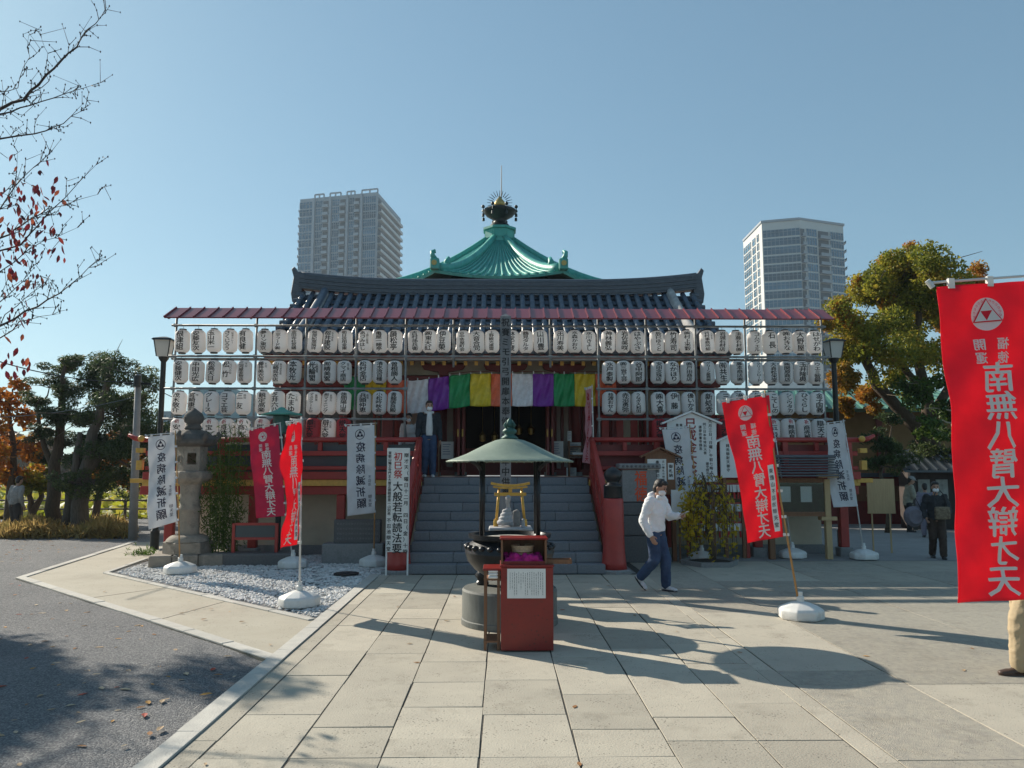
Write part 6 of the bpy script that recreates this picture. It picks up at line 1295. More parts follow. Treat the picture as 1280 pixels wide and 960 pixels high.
    if hair:
        q = MB(); oball(q, Hp(-0.018, 0, 0.038), 0.098, 0.086, 0.100); oball(q, Hp(-0.055, 0, -0.02), 0.055, 0.072, 0.085); oball(q, Hp(0.04, 0, 0.095), 0.055, 0.07, 0.035); remesh(q, 'hair', m_hair, t, max(0.008, vox * 0.8), smooth=2)
    if cap:
        q = MB(); oball(q, Hp(-0.005, 0, 0.06), 0.112, 0.095, 0.075); oball(q, Hp(0.10, 0, 0.045), 0.065, 0.07, 0.012); q.build('cap', cap, t, smooth=True)
    if mask:
        q = MB(); oball(q, Hp(0.048, 0, -0.052), 0.068, 0.064, 0.056); q.build('face_mask', m_mask, t, smooth=True)
    for sg in (-1, 1):
        q = MB(); oball(q, Hp(0.086, 0.032 * sg, 0.012), 0.010, 0.014, 0.008, 8, 6); q.build('eye', m_hair, t, smooth=True)
        q = MB(); oball(q, Hp(0.088, 0.034 * sg, 0.036), 0.008, 0.022, 0.006, 8, 6); q.build('eyebrow', m_hair, t, smooth=True)
    if not mask: q = MB(); oball(q, Hp(0.088, 0, -0.062), 0.006, 0.022, 0.005, 8, 6); q.build('mouth', mat('lips', (0.30, 0.11, 0.09), 0.5), t, smooth=True)
    return t
m_wsh = mat('white_shoe', (0.62, 0.62, 0.62), 0.6, var=0.25, scale=25); m_sole = mat('dark_sole', (0.03, 0.03, 0.035), 0.8)
m_brsh = mat('brown_shoe', (0.08, 0.045, 0.03), 0.5, var=0.3, scale=20); m_dksh = mat('dark_shoe', (0.03, 0.03, 0.03), 0.6)
denim = mat('cloth_denim', (0.045, 0.085, 0.17), 0.85, col2=(0.02, 0.038, 0.085), scale=5, bump=0.35, bscale=25, wear=(0.16, 0.21, 0.28), wearscale=4, wearlo=0.6, wearhi=0.8)
# the man who walks past with his phone
h = 1.70; J = stance(h, 0.30, 0.085, 0.05)
J['rkn'] = Vector((0.03, -0.085, 0.47)); J['ran'] = Vector((-0.22, -0.085, 0.19)); J['lkn'] = Vector((0.11, 0.085, 0.48)); J['lan'] = Vector((0.11, 0.085, 0.082))
J['lel'] = Vector((0.10, 0.26, 1.10)); J['lwr'] = Vector((0.33, 0.17, 1.13)); J['rel'] = Vector((-0.06, -0.27, 1.06)); J['rwr'] = Vector((0.06, -0.25, 0.84))
J['hd'] = Vector((0.095, 0, 1.55)); J['nck'] = Vector((0.04, 0, 1.41)); J['chs'] = Vector((0.02, 0, 1.24)); J['lsh'] = Vector((0.02, 0.185, 1.35)); J['rsh'] = Vector((0.02, -0.185, 1.35))
man = figure('man in white hoodie and jeans walking past, looking down at a phone', (2.36, 11.92, 0), R(-42), h, J, clothm('white_hoodie', (0.82, 0.82, 0.82), 0.05), denim, m_wsh, hair=True, look=(0.92, 0.10, -0.40), sleeve=1.05, toe=(0.0, 0.8), topname='hoodie', hem=0.02)
ph = thing('mobile_phone', 'dark phone in a pale case held by the man in the white hoodie', 'phone', (2.33 + 0.43 * math.cos(R(-38)) - 0.13 * math.sin(R(-38)), 11.92 + 0.43 * math.sin(R(-38)) + 0.13 * math.cos(R(-38)), 1.15), R(-38))
q = MB(); q.beam((-0.06, 0, -0.03), (0.08, 0, 0.05), 0.075, 0.010); q.build('phone_body', mat('phone_case', (0.55, 0.55, 0.53), 0.4), ph, bevel=0.003)
# on the landing
J = stance(1.66, 0.05, 0.0, 0.01)
vp = figure('person in dark open jacket, pale hoodie and jeans standing on the landing', (-1.58, 16.75, VZ - 0.002), R(-80), 1.66, J, clothm('navy_jacket', (0.018, 0.024, 0.032)), denim, m_wsh, vox=0.014, look=(1, 0.05, -0.05), sleeve=1.1, topname='jacket', hem=0.06)
q = MB(); q.tube([(0.10, 0, 0.90), (0.125, 0, 1.10), (0.135, 0, 1.30), (0.085, 0, 1.40)], [(0.05, 0.075), (0.05, 0.075), (0.04, 0.06), (0.05, 0.05)], 12, ref=(1, 0, 0)); q.tube([Vector((0.06 * math.cos(a) + 0.02, 0.085 * math.sin(a), 1.40)) for a in np.linspace(0, 2 * math.pi, 15)], 0.034, 8); remesh(q, 'inner_hoodie', clothm('pale_hoodie', (0.60, 0.60, 0.60), 0.08), vp, 0.012)
J = stance(1.52, 0.0, 0.0, 0.02); figure('person in pale shirt half hidden behind the standing person', (-2.05, 17.25, VZ - 0.002), R(-100), 1.42, stance(1.42), clothm('pale_shirt', (0.58, 0.58, 0.58), 0.08), clothm('grey_trousers', (0.12, 0.12, 0.13)), m_dksh, vox=0.016)
# right background
J = stance(1.62, 0.02, 0.0, 0.05); J['lel'] = Vector((0.12, 0.2, 1.02)); J['rel'] = Vector((0.12, -0.2, 1.02)); J['lwr'] = Vector((0.33, 0.08, 1.06)); J['rwr'] = Vector((0.33, -0.08, 1.04))
g = gr(1137, 665, -0.012); figure('old man in pale jacket and cap standing at the kiosk', (g.x, g.y, -0.012), R(-12), 1.66, J, clothm('beige_jacket', (0.33, 0.31, 0.24)), clothm('black_trousers', (0.02, 0.02, 0.022)), m_dksh, vox=0.016, mask=False, cap=clothm('grey_cap', (0.36, 0.36, 0.35)), look=(1, 0, -0.4), sleeve=1.15, hem=-0.06)
g = gr(1173, 698, -0.012); J = stance(1.58, 0.12, 0.0, 0.03); J['lel'] = Vector((0.05, 0.24, 0.98)); J['lwr'] = Vector((0.2, 0.16, 0.9)); J['rel'] = Vector((0.02, -0.24, 0.98)); J['rwr'] = Vector((0.16, -0.22, 0.84))
figure('person in black with white mask and brown trousers walking on the right', (g.x, g.y, -0.012), R(-108), 1.60, J, clothm('charcoal_top', (0.03, 0.032, 0.036)), clothm('brown_trousers', (0.055, 0.035, 0.025)), m_dksh, vox=0.014, look=(1, 0.0, -0.1), hem=-0.02)
bg_ = thing('shoulder_bag', 'patterned brown bag carried by the walker in black', 'bag', (g.x - 0.02, g.y - 0.28, 0.80)); q = MB(); q.box((-0.15, -0.05, 0.0), (0.15, 0.05, 0.26)); q.build('bag_body', mat('patterned_bag', (0.09, 0.06, 0.04), 0.8, col2=(0.24, 0.19, 0.12), scale=18, detail=2), bg_, bevel=0.03, seg=2, auto=0.8); q = MB(); q.tube([(-0.14, 0, 0.2), (-0.10, 0.08, 0.5), (0.04, 0.18, 0.62), (0.12, 0.08, 0.48), (0.15, 0, 0.2)], 0.012, 6); q.build('strap', m_black, bg_)
b2 = thing('grey_bundle', 'round grey quilted bag hanging beside the walker in black', 'bag', (g.x - 0.42, g.y + 0.1, 0.62)); q = MB(); q.ball((0, 0, 0.22), (0.21, 0.13, 0.22)); q.tube([(0.14 * math.cos(a), -0.1, 0.22 + 0.14 * math.sin(a)) for a in np.linspace(0, 6.28, 16)], 0.03, 6); remesh(q, 'bag_body', clothm('grey_quilt', (0.17, 0.16, 0.19)), b2, 0.015); q = MB(); q.tube([(-0.05, 0, 0.40), (0.06, 0, 0.60), (0.16, 0, 0.40)], 0.012, 6); q.build('strap', m_black, b2)
g2 = gr(1160, 672, -0.012); figure('person in lavender-grey clothes behind the walker in black', (g2.x, g2.y, -0.012), R(70), 1.45, stance(1.45, 0.1), clothm('lavender_coat', (0.20, 0.19, 0.24)), clothm('lavender_trousers', (0.24, 0.22, 0.28)), m_dksh, vox=0.018, mask=False, hem=-0.1)
# far left by the pond fence
g = gr(16, 668, -0.05); figure('person in grey shirt with back turned at the pond fence', (g.x, g.y, -0.06), R(70), 1.68, stance(1.68, 0.05), clothm('grey_shirt', (0.30, 0.29, 0.28)), clothm('dark_trousers', (0.05, 0.045, 0.045)), m_dksh, vox=0.018, mask=False)
# the one whose leg shows under the large banner
p = gr(1291, 841); figure('person in khaki trousers and brown shoes behind the large red banner', (p.x, p.y, 0), R(178), 1.70, stance(1.70, 0.16), clothm('olive_jacket', (0.10, 0.10, 0.06)), clothm('khaki', (0.40, 0.31, 0.19), 0.15, 6), m_brsh, vox=0.013)
# ================================================================ trees
random.seed(21); rng = np.random.default_rng(21)
def limb(q, pts, r0, r1, n=8, wob=0.0):
    P = [Vector(p) for p in pts]; out = []
    for i in range(len(P) - 1):
        for k in range(3): 
            t = k / 3; out.append(P[i].lerp(P[i + 1], t) + Vector((random.gauss(0, wob), random.gauss(0, wob), random.gauss(0, wob))) * (1 if i or k else 0))
    out.append(P[-1]); L = len(out); q.tube(out, [r0 + (r1 - r0) * i / (L - 1) for i in range(L)], n)
    return out
def tree(label, name, base, trunks, clumps, n, size, lm, aspect=0.55, flat=0.0, droop=0.0, bark=m_bark, br=0.05, cat='tree', spread=1.0):
    t = thing(name, label, cat, tuple(base)); q = MB(); tips = []
    for tr, r0, r1 in trunks: tips += limb(q, tr, r0, r1, 10, r0 * 0.12)[2:]
    for c, rad in clumps:
        c = Vector(c); best = min(tips, key=lambda p: (p - c).length + 0.6 * max(0, p.z - c.z))
        mid = best.lerp(c, 0.5) + Vector((random.gauss(0, 0.1), random.gauss(0, 0.1), random.gauss(0.05, 0.1)))
        o_ = limb(q, [best, mid, c], br, br * 0.3, 6, 0.03)
        for k in range(4): e = c + Vector((random.gauss(0, 1), random.gauss(0, 1), random.gauss(0, 0.6))) * rad * 0.6; q.tube([o_[-2], (o_[-2] + e) / 2 + Vector((0, 0, 0.04)), e], [br * 0.35, br * 0.22, br * 0.1], 5)
    q.build('trunk', bark, t, world=True, smooth=True)
    P = []
    for c, rad in clumps:
        k = max(20, int(n * (rad ** 2) / sum(r * r for _, r in clumps))); c = np.array(c)
        sub = c + rng.normal(size=(7, 3)) * rad * 0.42 * np.array([1, 1, 0.7 * (1 - 0.5 * flat)])
        d = rng.normal(size=(k, 3)); d /= np.linalg.norm(d, axis=1, keepdims=True); rr = rng.uniform(0.25, 1, (k, 1)) ** 0.6
        P.append(sub[rng.integers(0, 7, k)] + d * rr * rad * 0.52 * spread * np.array([1, 1, 0.75 * (1 - 0.62 * flat)]))
    leaf_cloud('crown', np.concatenate(P), size, lm, t, aspect=aspect, flat=flat * 0.5, droop=droop)
    return t
lm_map = leafmat('maple_leaf', [(0.14, 0.13, 0.02), (0.28, 0.19, 0.025), (0.48, 0.22, 0.03), (0.46, 0.13, 0.025)], trans=0.55)
lm_mapg = leafmat('green_maple_leaf', [(0.08, 0.11, 0.02), (0.18, 0.20, 0.025), (0.34, 0.30, 0.035), (0.42, 0.25, 0.03)], trans=0.55)
lm_grn = leafmat('broad_leaf', [(0.025, 0.055, 0.012), (0.06, 0.11, 0.02), (0.14, 0.20, 0.03)])
lm_pine = leafmat('pine_needles', [(0.035, 0.06, 0.028), (0.07, 0.105, 0.04), (0.13, 0.16, 0.05)], trans=0.35)
lm_org = leafmat('orange_leaf', [(0.30, 0.08, 0.015), (0.45, 0.16, 0.02), (0.40, 0.26, 0.04)])
# large maple on the right
cl = [((1062, 405), .75), ((1085, 372), .8), ((1118, 350), .85), ((1150, 338), .8), ((1178, 350), .75), ((1195, 395), .8), ((1155, 390), .9), ((1112, 398), .9), ((1072, 438), .8), ((1048, 432), .6), ((1100, 445), .8), ((1140, 440), .8), ((1185, 440), .8), ((1058, 470), .65), ((1210, 350), .7), ((1230, 390), .8), ((1225, 440), .8), ((1045, 395), .5), ((1090, 490), .6), ((1200, 490), .7), ((1060, 510), .45), ((1135, 330), .6), ((1165, 325), .6), ((1095, 350), .55), ((1130, 375), .8), ((1090, 415), .7), ((1125, 470), .6)]
C = [(at(px, py, 24.8 + random.uniform(-1.4, 1.6)), r) for (px, py), r in cl]
B0 = Vector((14.4, 25.0, -0.05))
T = [([B0, (14.2, 25, 1.6), (13.6, 25, 3.1), (12.6, 24.9, 4.2), (11.9, 24.8, 5.3), (11.6, 24.7, 6.2)], 0.30, 0.10), ([(14.1, 25, 2.0), (14.0, 25.1, 4.2), (13.7, 25.1, 5.6), (13.9, 25.0, 7.4)], 0.24, 0.08), ([(14.0, 25, 3.4), (15.2, 25.2, 5.0), (15.6, 25, 6.6)], 0.18, 0.06), ([(13.9, 25.0, 4.2), (13.0, 25.0, 5.6), (13.1, 25.0, 6.9)], 0.14, 0.05)]
tree('large maple turning orange and olive behind the right lamp', 'maple_tree', B0, T, [(c, r * 1.22) for c, r in C[:13] + C[21:]], 38000, 0.125, lm_mapg, br=0.07)
C2 = [(c + Vector((random.gauss(0, .2), 0.5 + random.gauss(0, .3), 0.25)), r * 0.8) for c, r in C[2:7]] + C[13:21]
pc = []
for c, rad in C2 + [(C[0][0] + Vector((-.2, 0, .3)), .5), (C[1][0] + Vector((0, 0, .3)), .5), (C[7][0] + Vector((0, -.3, .2)), .5), (C[8][0] + Vector((0, -.3, .2)), .45)]:
    k = int(4300 * rad); d = rng.normal(size=(k, 3)); d /= np.linalg.norm(d, axis=1, keepdims=True); sub = np.array(c) + rng.normal(size=(6, 3)) * rad * 0.4; pc.append(sub[rng.integers(0, 6, k)] + d * rng.uniform(0.2, 1, (k, 1)) * rad * 0.5)
big = [o for o in bpy.data.objects if o.name.startswith('maple_tree')][0]
leaf_cloud('rusty_foliage', np.concatenate(pc), 0.125, lm_map, big)['label'] = 'rust coloured upper leaves'
# broadleaf tree below it and dark pines
b0 = Vector((14.2, 23.2, -0.05)); C = [(at(px, py, 23 + random.uniform(-.6, .6)), r) for (px, py), r in [((1140, 500), .5), ((1165, 480), .55), ((1185, 510), .55), ((1150, 535), .45), ((1180, 545), .5), ((1125, 480), .4), ((1205, 480), .5)]]
tree('leafy green tree with pale stems beside the large red banner', 'broadleaf_tree', b0, [([b0, (14.0, 23.2, 1.8), (13.7, 23.2, 3.2), (13.9, 23.1, 4.3)], 0.09, 0.03), ([(14.0, 23.2, 1.8), (14.4, 23.2, 3.4)], 0.06, 0.03)], C, 3800, 0.15, lm_grn, bark=mat('pale_bark', (0.36, 0.30, 0.22), 0.9, var=0.3, scale=8), br=0.03)
for i, (px, D, pts_) in enumerate([(1108, 22.5, [((1100, 545), .5), ((1120, 560), .5), ((1095, 575), .45), ((1125, 580), .5), ((1110, 525), .4)]), (1165, 24.5, [((1160, 560), .6), ((1180, 570), .6), ((1145, 570), .5), ((1175, 590), .6)])]):
    b0 = at(px, 640, D); b0.z = -0.05; C = [(at(a_, c_, D + random.uniform(-.4, .4)), r) for (a_, c_), r in pts_]
    tree(['dark pine shrub in front of the ochre wall', 'dark evergreen behind the kiosk'][i], 'pine_shrub', b0, [([b0, b0 + Vector((0.1, 0, 0.8)), b0 + Vector((-0.1, 0, 1.7)), b0 + Vector((0.1, 0, 2.4))], 0.09, 0.03)], C, 2600, 0.17, lm_pine, aspect=0.25, flat=0.4, br=0.03)
# evergreens on the left
def ctree(label, name, bpx, D, cl, trunks, n, size, lm, **kw):
    b0 = at(*bpx, D); b0.z = -0.06; C = [(at(a_, c_, D + random.uniform(-.9, .9)), r) for (a_, c_), r in cl]
    T = [([at(x, y, D + dd) if y < 660 else Vector((at(x, y, D + dd).x, D + dd, -0.08)) for x, y, dd in tr], r0, r1) for tr, r0, r1 in trunks]
    return tree(label, name, b0, T, C, n, size, lm, **kw)
m_barkg = mat('grey_bark', (0.15, 0.125, 0.10), 0.95, col2=(0.085, 0.07, 0.055), scale=8, stretch=(3, 3, 0.5), bump=0.9, bscale=20)
ctree('big dark evergreen with a thick split trunk near the pond', 'evergreen_tree', (95, 672), 22.8, [((140, 452), .8), ((158, 470), .8), ((125, 478), .8), ((175, 500), .8), ((150, 515), .9), ((188, 535), .8), ((112, 520), .85), ((165, 555), .9), ((135, 560), .9), ((195, 570), .55), ((105, 565), .8), ((150, 595), .7), ((180, 590), .6), ((90, 600), .5), ((120, 605), .6)],
      [([(97, 674, 0), (100, 630, 0), (106, 590, 0), (118, 540, 0), (130, 490, 0), (140, 452, 0)], 0.27, 0.06), ([(82, 674, .2), (86, 630, .1), (95, 580, 0), (100, 540, 0)], 0.17, 0.07), ([(106, 590, 0), (135, 560, 0.2), (165, 530, .2)], 0.14, 0.05)], 29000, 0.135, lm_pine, aspect=0.3, flat=0.25, bark=m_barkg, br=0.05)
ctree('pine with flat dark tiers of needles at the far left', 'pine_tree', (64, 666), 24.0, [((80, 458), .55), ((92, 450), .4), ((62, 478), .55), ((85, 492), .6), ((50, 500), .5), ((70, 520), .6), ((95, 520), .55), ((45, 540), .45), ((75, 550), .55), ((58, 572), .5), ((90, 575), .5)],
      [([(64, 668, 0), (68, 620, 0), (72, 560, 0), (78, 500, 0), (82, 458, 0)], 0.24, 0.05), ([(70, 600, 0), (50, 540, 0), (46, 505, 0)], 0.10, 0.04)], 15000, 0.135, lm_pine, aspect=0.25, flat=0.6, bark=m_bark, br=0.045)
ctree('thin orange maple at the left edge', 'maple_tree', (10, 668), 25.5, [((8, 500), .6), ((28, 520), .5), ((-6, 535), .6), ((15, 555), .6), ((40, 560), .45), ((5, 590), .6), ((35, 595), .5), ((-15, 570), .6), ((30, 480), .35)], [([(10, 668, 0), (12, 620, 0), (20, 580, 0), (12, 530, 0), (10, 500, 0)], 0.16, 0.04)], 3000, 0.2, lm_org, br=0.04, spread=1.25)
ctree('low forked tree with yellow-green leaves beside the pine', 'young_tree', (43, 656), 26.5, [((45, 600), .5), ((30, 610), .45), ((55, 585), .45), ((60, 610), .4)], [([(42, 656, 0), (41, 640, 0), (36, 620, 0), (40, 595, 0)], 0.14, 0.05), ([(41, 640, 0), (52, 620, 0), (50, 600, 0)], 0.12, 0.05)], 1500, 0.2, lm_mapg, br=0.04)
ctree('orange maple behind the leaning utility pole', 'maple_tree', (128, 655), 27.0, [((150, 555), .7), ((130, 575), .55), ((168, 580), .6), ((172, 550), .6), ((120, 590), .45), ((155, 600), .5), ((184, 565), .5)], [([(118, 655, 0), (124, 620, 0), (140, 590, 0), (155, 560, 0)], 0.14, 0.05)], 3200, 0.2, lm_org, br=0.04)
# cherry tree whose bare limbs reach in from the upper left
ch = thing('cherry_tree', 'cherry tree with bare twigs and a few red leaves reaching in at upper left', 'tree', (-8.9, 8.4, -0.05)); q = MB()
m_chb = mat('cherry_bark', (0.075, 0.055, 0.05), 0.8, col2=(0.045, 0.033, 0.03), scale=14, bump=0.4)
def DD(): return 8.4 + random.uniform(-0.5, 0.5)
limbs = [([(-150, 215), (-60, 165), (0, 138), (26, 122), (57, 94), (87, 66), (109, 39), (133, 9)], .019), ([(-60, 165), (0, 141), (39, 131), (79, 118), (114, 107)], .016), ([(-150, 220), (-50, 185), (0, 174), (44, 168), (79, 155), (113, 130)], .014),
         ([(-150, 300), (-40, 330), (26, 306), (60, 268), (120, 206)], .014), ([(-100, 330), (0, 300), (26, 281), (60, 262), (122, 243)], .012), ([(-80, 300), (0, 262), (30, 222), (66, 188)], .010), ([(-150, 420), (-50, 430), (0, 407), (44, 381), (87, 359), (128, 322)], .015),
         ([(-60, 360), (0, 341), (52, 303), (98, 284)], .010), ([(-100, 460), (0, 420), (40, 396), (75, 392)], .010), ([(-80, 300), (-10, 250), (20, 232), (22, 190)], .008), ([(-60, 420), (0, 380), (30, 350), (45, 330)], .010), ([(0, 407), (30, 372), (60, 350), (64, 372)], .007), ([(-60, 130), (-10, 120), (20, 110), (38, 70), (36, 44)], .008), ([(30, 128), (60, 100), (58, 66), (50, 40)], .007)]
HUB = Vector((-8.7, 8.3, 3.9)); limb(q, [(-8.9, 8.4, -0.1), (-8.8, 8.35, 1.5), (-8.9, 8.3, 2.8), HUB], 0.26, 0.16, 12, 0.02)
leafp = []; budq = MB()
for pts, r0 in limbs:
    D = DD(); P = [at(x, y, D + 0.15 * math.sin(i)) for i, (x, y) in enumerate(pts)]
    if pts[0][0] <= -80: P = [HUB, HUB.lerp(P[0], 0.55) + Vector((0, 0, 0.2))] + P
    o_ = limb(q, P, r0 * 1.7 if pts[0][0] <= -80 else r0 * 0.8, r0 * 0.14, 7, 0.012); L = len(o_)
    for i in range(3, L):
        for k in range(2 if r0 > 0.009 else 1):
            p = o_[i] if random.random() < .5 else o_[i].lerp(o_[i - 1], random.random()); d = (o_[i] - o_[i - 1]).normalized(); ln = random.uniform(0.05, 0.26) * (0.5 + r0 * 26)
            s_ = Vector((random.gauss(0, .7), random.gauss(0, .7), random.gauss(0.25, .7))); e = p + (d * 0.9 + s_ * 0.9).normalized() * ln; m_ = p.lerp(e, .5) + Vector((0, 0, random.uniform(-.02, .03)))
            q.tube([p, m_, e], [0.0048, 0.0035, 0.002], 4)
            for e2 in (e, m_): budq.ball(e2, (0.008, 0.008, 0.014), 5, 4)
            for j in range(random.randint(0, 2)):
                e3 = m_.lerp(e, random.random()) ; e4 = e3 + Vector((random.gauss(0, .08), random.gauss(0, .08), random.gauss(0.05, .08))); q.tube([e3, e4], [0.0035, 0.002], 4); budq.ball(e4, (0.006, 0.006, 0.012), 5, 4)
            sx = (p.z, ); pr = None
            if 180 < 585 - (p.z - CAMH) / p.y * FPX < 440: leafp.append(e)
# twigs further left, out of the picture, that shade the gravel
for k in range(26):
    a = random.uniform(0, 6.28); r1 = random.uniform(1.2, 3.2); e = HUB + Vector((math.cos(a) * r1 - 0.8, math.sin(a) * r1, random.uniform(0.2, 2.6)))
    if e.x > -6.2 and 0 < e.y: continue
    o_ = limb(q, [HUB, HUB.lerp(e, .5) + Vector((0, 0, .3)), e], 0.06, 0.01, 6, 0.05)
    for p in o_[2:]:
        for j in range(4): e2 = p + Vector((random.gauss(0, .35), random.gauss(0, .35), random.gauss(.1, .3))); q.tube([p, e2], [0.008, 0.003], 4)
q.build('branches', m_chb, ch, world=True, smooth=True); budq.build('buds', m_chb, ch, world=True)
lmred = leafmat('red_cherry_leaf', [(0.16, 0.02, 0.025), (0.30, 0.04, 0.03), (0.42, 0.11, 0.04)], trans=0.4)
lq = MB(); lq.add([(-1, 0, 0), (-0.5, 0.36, 0.10), (0.1, 0.46, 0.12), (0.65, 0.26, 0.08), (1.1, 0, -0.06), (0.65, -0.26, 0.08), (0.1, -0.46, 0.12), (-0.5, -0.36, 0.10), (-0.4, 0, 0), (0.2, 0, 0), (0.7, 0, 0)], [(0, 8, 1), (1, 8, 9, 2), (2, 9, 10, 3), (3, 10, 4), (0, 7, 8), (7, 6, 9, 8), (6, 5, 10, 9), (5, 4, 10)])
LM = [lq.mesh('leaf', mat('cherry_leaf_' + str(i), c, 0.6, trans=0.4, var=0.3, scale=1.5, rand=0.25)) for i, c in enumerate([(0.15, 0.015, 0.025), (0.24, 0.035, 0.03), (0.09, 0.012, 0.02), (0.32, 0.08, 0.04)])]
spots = [(random.gauss(34, 24), random.gauss(275, 38)) for i in range(125)] + [(random.gauss(15, 18), random.gauss(335, 22)) for i in range(40)] + [(random.gauss(20, 12), random.gauss(400, 8)) for i in range(10)] + [(14, 197), (60, 204), (50, 216), (70, 225), (17, 228), (27, 229), (75, 268), (58, 248), (80, 253)] + [(random.uniform(0, 40), random.gauss(455, 12)) for i in range(16)]
for x, y in spots:
    if x < -20 or x > 82 or y < 190: continue
    p = at(x, y, 8.4 + random.uniform(-.6, .6)); o = link('leaf', random.choice(LM), ch, p - wloc(ch), (random.uniform(-1.2, 1.2), random.uniform(0.6, 2.2), random.uniform(0, 6.28)), [random.uniform(0.034, 0.056)] * 3)
random.seed(5); rng = np.random.default_rng(5)
# more trees beyond the left edge: only their shade reaches the picture
for i, (x, y, zc, rr, nn) in enumerate([(-13.7, 12.6, 5.0, 2.3, 13000), (-14.9, 9.6, 5.2, 2.6, 13000), (-17.8, 14.6, 6.0, 2.6, 6500), (-12.2, 10.7, 4.7, 1.6, 9500)]):
    b0 = Vector((x, y, -0.06)); C = [(Vector((x, y, zc)) + Vector((random.gauss(0, 1), random.gauss(0, 1), random.gauss(0, .55))) * rr * 0.55, random.uniform(.6, 1.0)) for k in range(13)]
    tree(['thin-leaved tree just beyond the left edge, nearest the path', 'thin-leaved tree far beyond the left edge', 'thin-leaved tree beyond the left edge near the pond', 'small thin-leaved tree just beyond the left edge'][i], 'roadside_tree', b0, [([b0, b0 + Vector((.1, 0, 1.6)), b0 + Vector((-.1, .1, 3.0)), Vector((x, y, zc))], 0.22, 0.06)], C, nn, 0.16, lm_org if i else lm_map, br=0.06, spread=1.3)
# ================================================================ pond side
pts = []
for i in range(9000):
    px = random.uniform(-60, 172); D = random.uniform(20.9, 24.0); x = at(px, 600, D).x
    dens = 0.35 + 0.65 * max(math.exp(-((px - 45) / 28) ** 2), math.exp(-((px - 135) / 26) ** 2))
    if random.random() > dens: continue
    pts.append((x, D, random.uniform(0.0, 0.36) * dens))
gl = leaf_cloud('dry_grass', pts, 0.42, leafmat('straw', [(0.30, 0.20, 0.07), (0.50, 0.36, 0.14), (0.36, 0.33, 0.10)], trans=0.5), None, aspect=0.07, droop=-1.6); tag(gl, 'tufts of dry yellow grass round the tree trunks by the pond', 'grass', kind='stuff')
pts = []
for i in range(9000):
    D = 29 + 60 * random.random() ** 1.6; px = random.uniform(-80, 345); pts.append((at(px, 600, D).x, D, -0.15 + 0.10 * math.sin(D) + random.uniform(-0.45, 0.40)))
lo = leaf_cloud('lotus_leaves', pts, 0.62, leafmat('lotus_leaf', [(0.16, 0.20, 0.02), (0.34, 0.36, 0.03), (0.42, 0.36, 0.05), (0.26, 0.20, 0.08)], trans=0.45), None, aspect=0.9, flat=0.5); tag(lo, 'pond full of yellow-green lotus leaves behind the trees', 'lotus', kind='stuff')
# fence
pf = thing('pond_fence', 'low two-rail fence between the trees and the lotus pond', 'fence', (-14, 27.5, -0.05)); m_fen = mat('fence_wood', (0.11, 0.09, 0.075), 0.8, var=0.3, scale=6)
for z in (0.42, 0.72): q = MB(); q.cyl((-26, 27.5, z), (-7.6, 27.5, z), 0.03, n=8); q.build('rail', m_fen, pf, world=True)
for i in range(11): q = MB(); x = -25.8 + 1.8 * i; q.cyl((x, 27.5, -0.1), (x, 27.5, 0.85), 0.05, n=8); q.build('post', m_fen, pf, world=True)
b0 = gr(166, 673, -0.05); b0.y = 20.6; b0.x = at(166, 673, 20.6).x; tp = at(173, 468, b0.y)
up = thing('utility_pole', 'slightly leaning grey utility pole left of the hall', 'utility pole', tuple(b0)); q = MB(); q.cyl(b0 - Vector((0, 0, .1)), tp, 0.115, 0.075, n=14); q.build('pole_shaft', mat('pole_concrete', (0.27, 0.27, 0.27), 0.85, var=0.15, scale=5), up, world=True, smooth=True)
q = MB(); q.cyl(tp + Vector((0.05, -.15, -.35)), tp + Vector((0.05, -.15, -.05)), 0.09, n=10); q.build('fitting', m_iron, up, world=True); q = MB(); q.beam(tp + Vector((-.35, 0, -.25)), tp + Vector((.35, 0, -.25)), 0.05, 0.05); q.build('cross_arm', m_iron, up, world=True)
for i, (a_, c_) in enumerate([(tp + Vector((0, 0, -.2)), at(-60, 432, 16)), (tp + Vector((0, 0, -.6)), at(-60, 520, 26)), (tp + Vector((0, 0, -.15)), at(330, 530, 30))]):
    t = thing('overhead_cable', ['upper cable from the utility pole to the left', 'lower cable from the utility pole to the left', 'cable from the utility pole towards the hall'][i], 'cable', tuple(a_)); q = MB(); q.tube([Vector(a_).lerp(c_, s) + Vector((0, 0, -0.9 * s * (1 - s))) for s in np.linspace(0, 1, 12)], 0.013, 5); q.build('cable_line', m_black, t, world=True)
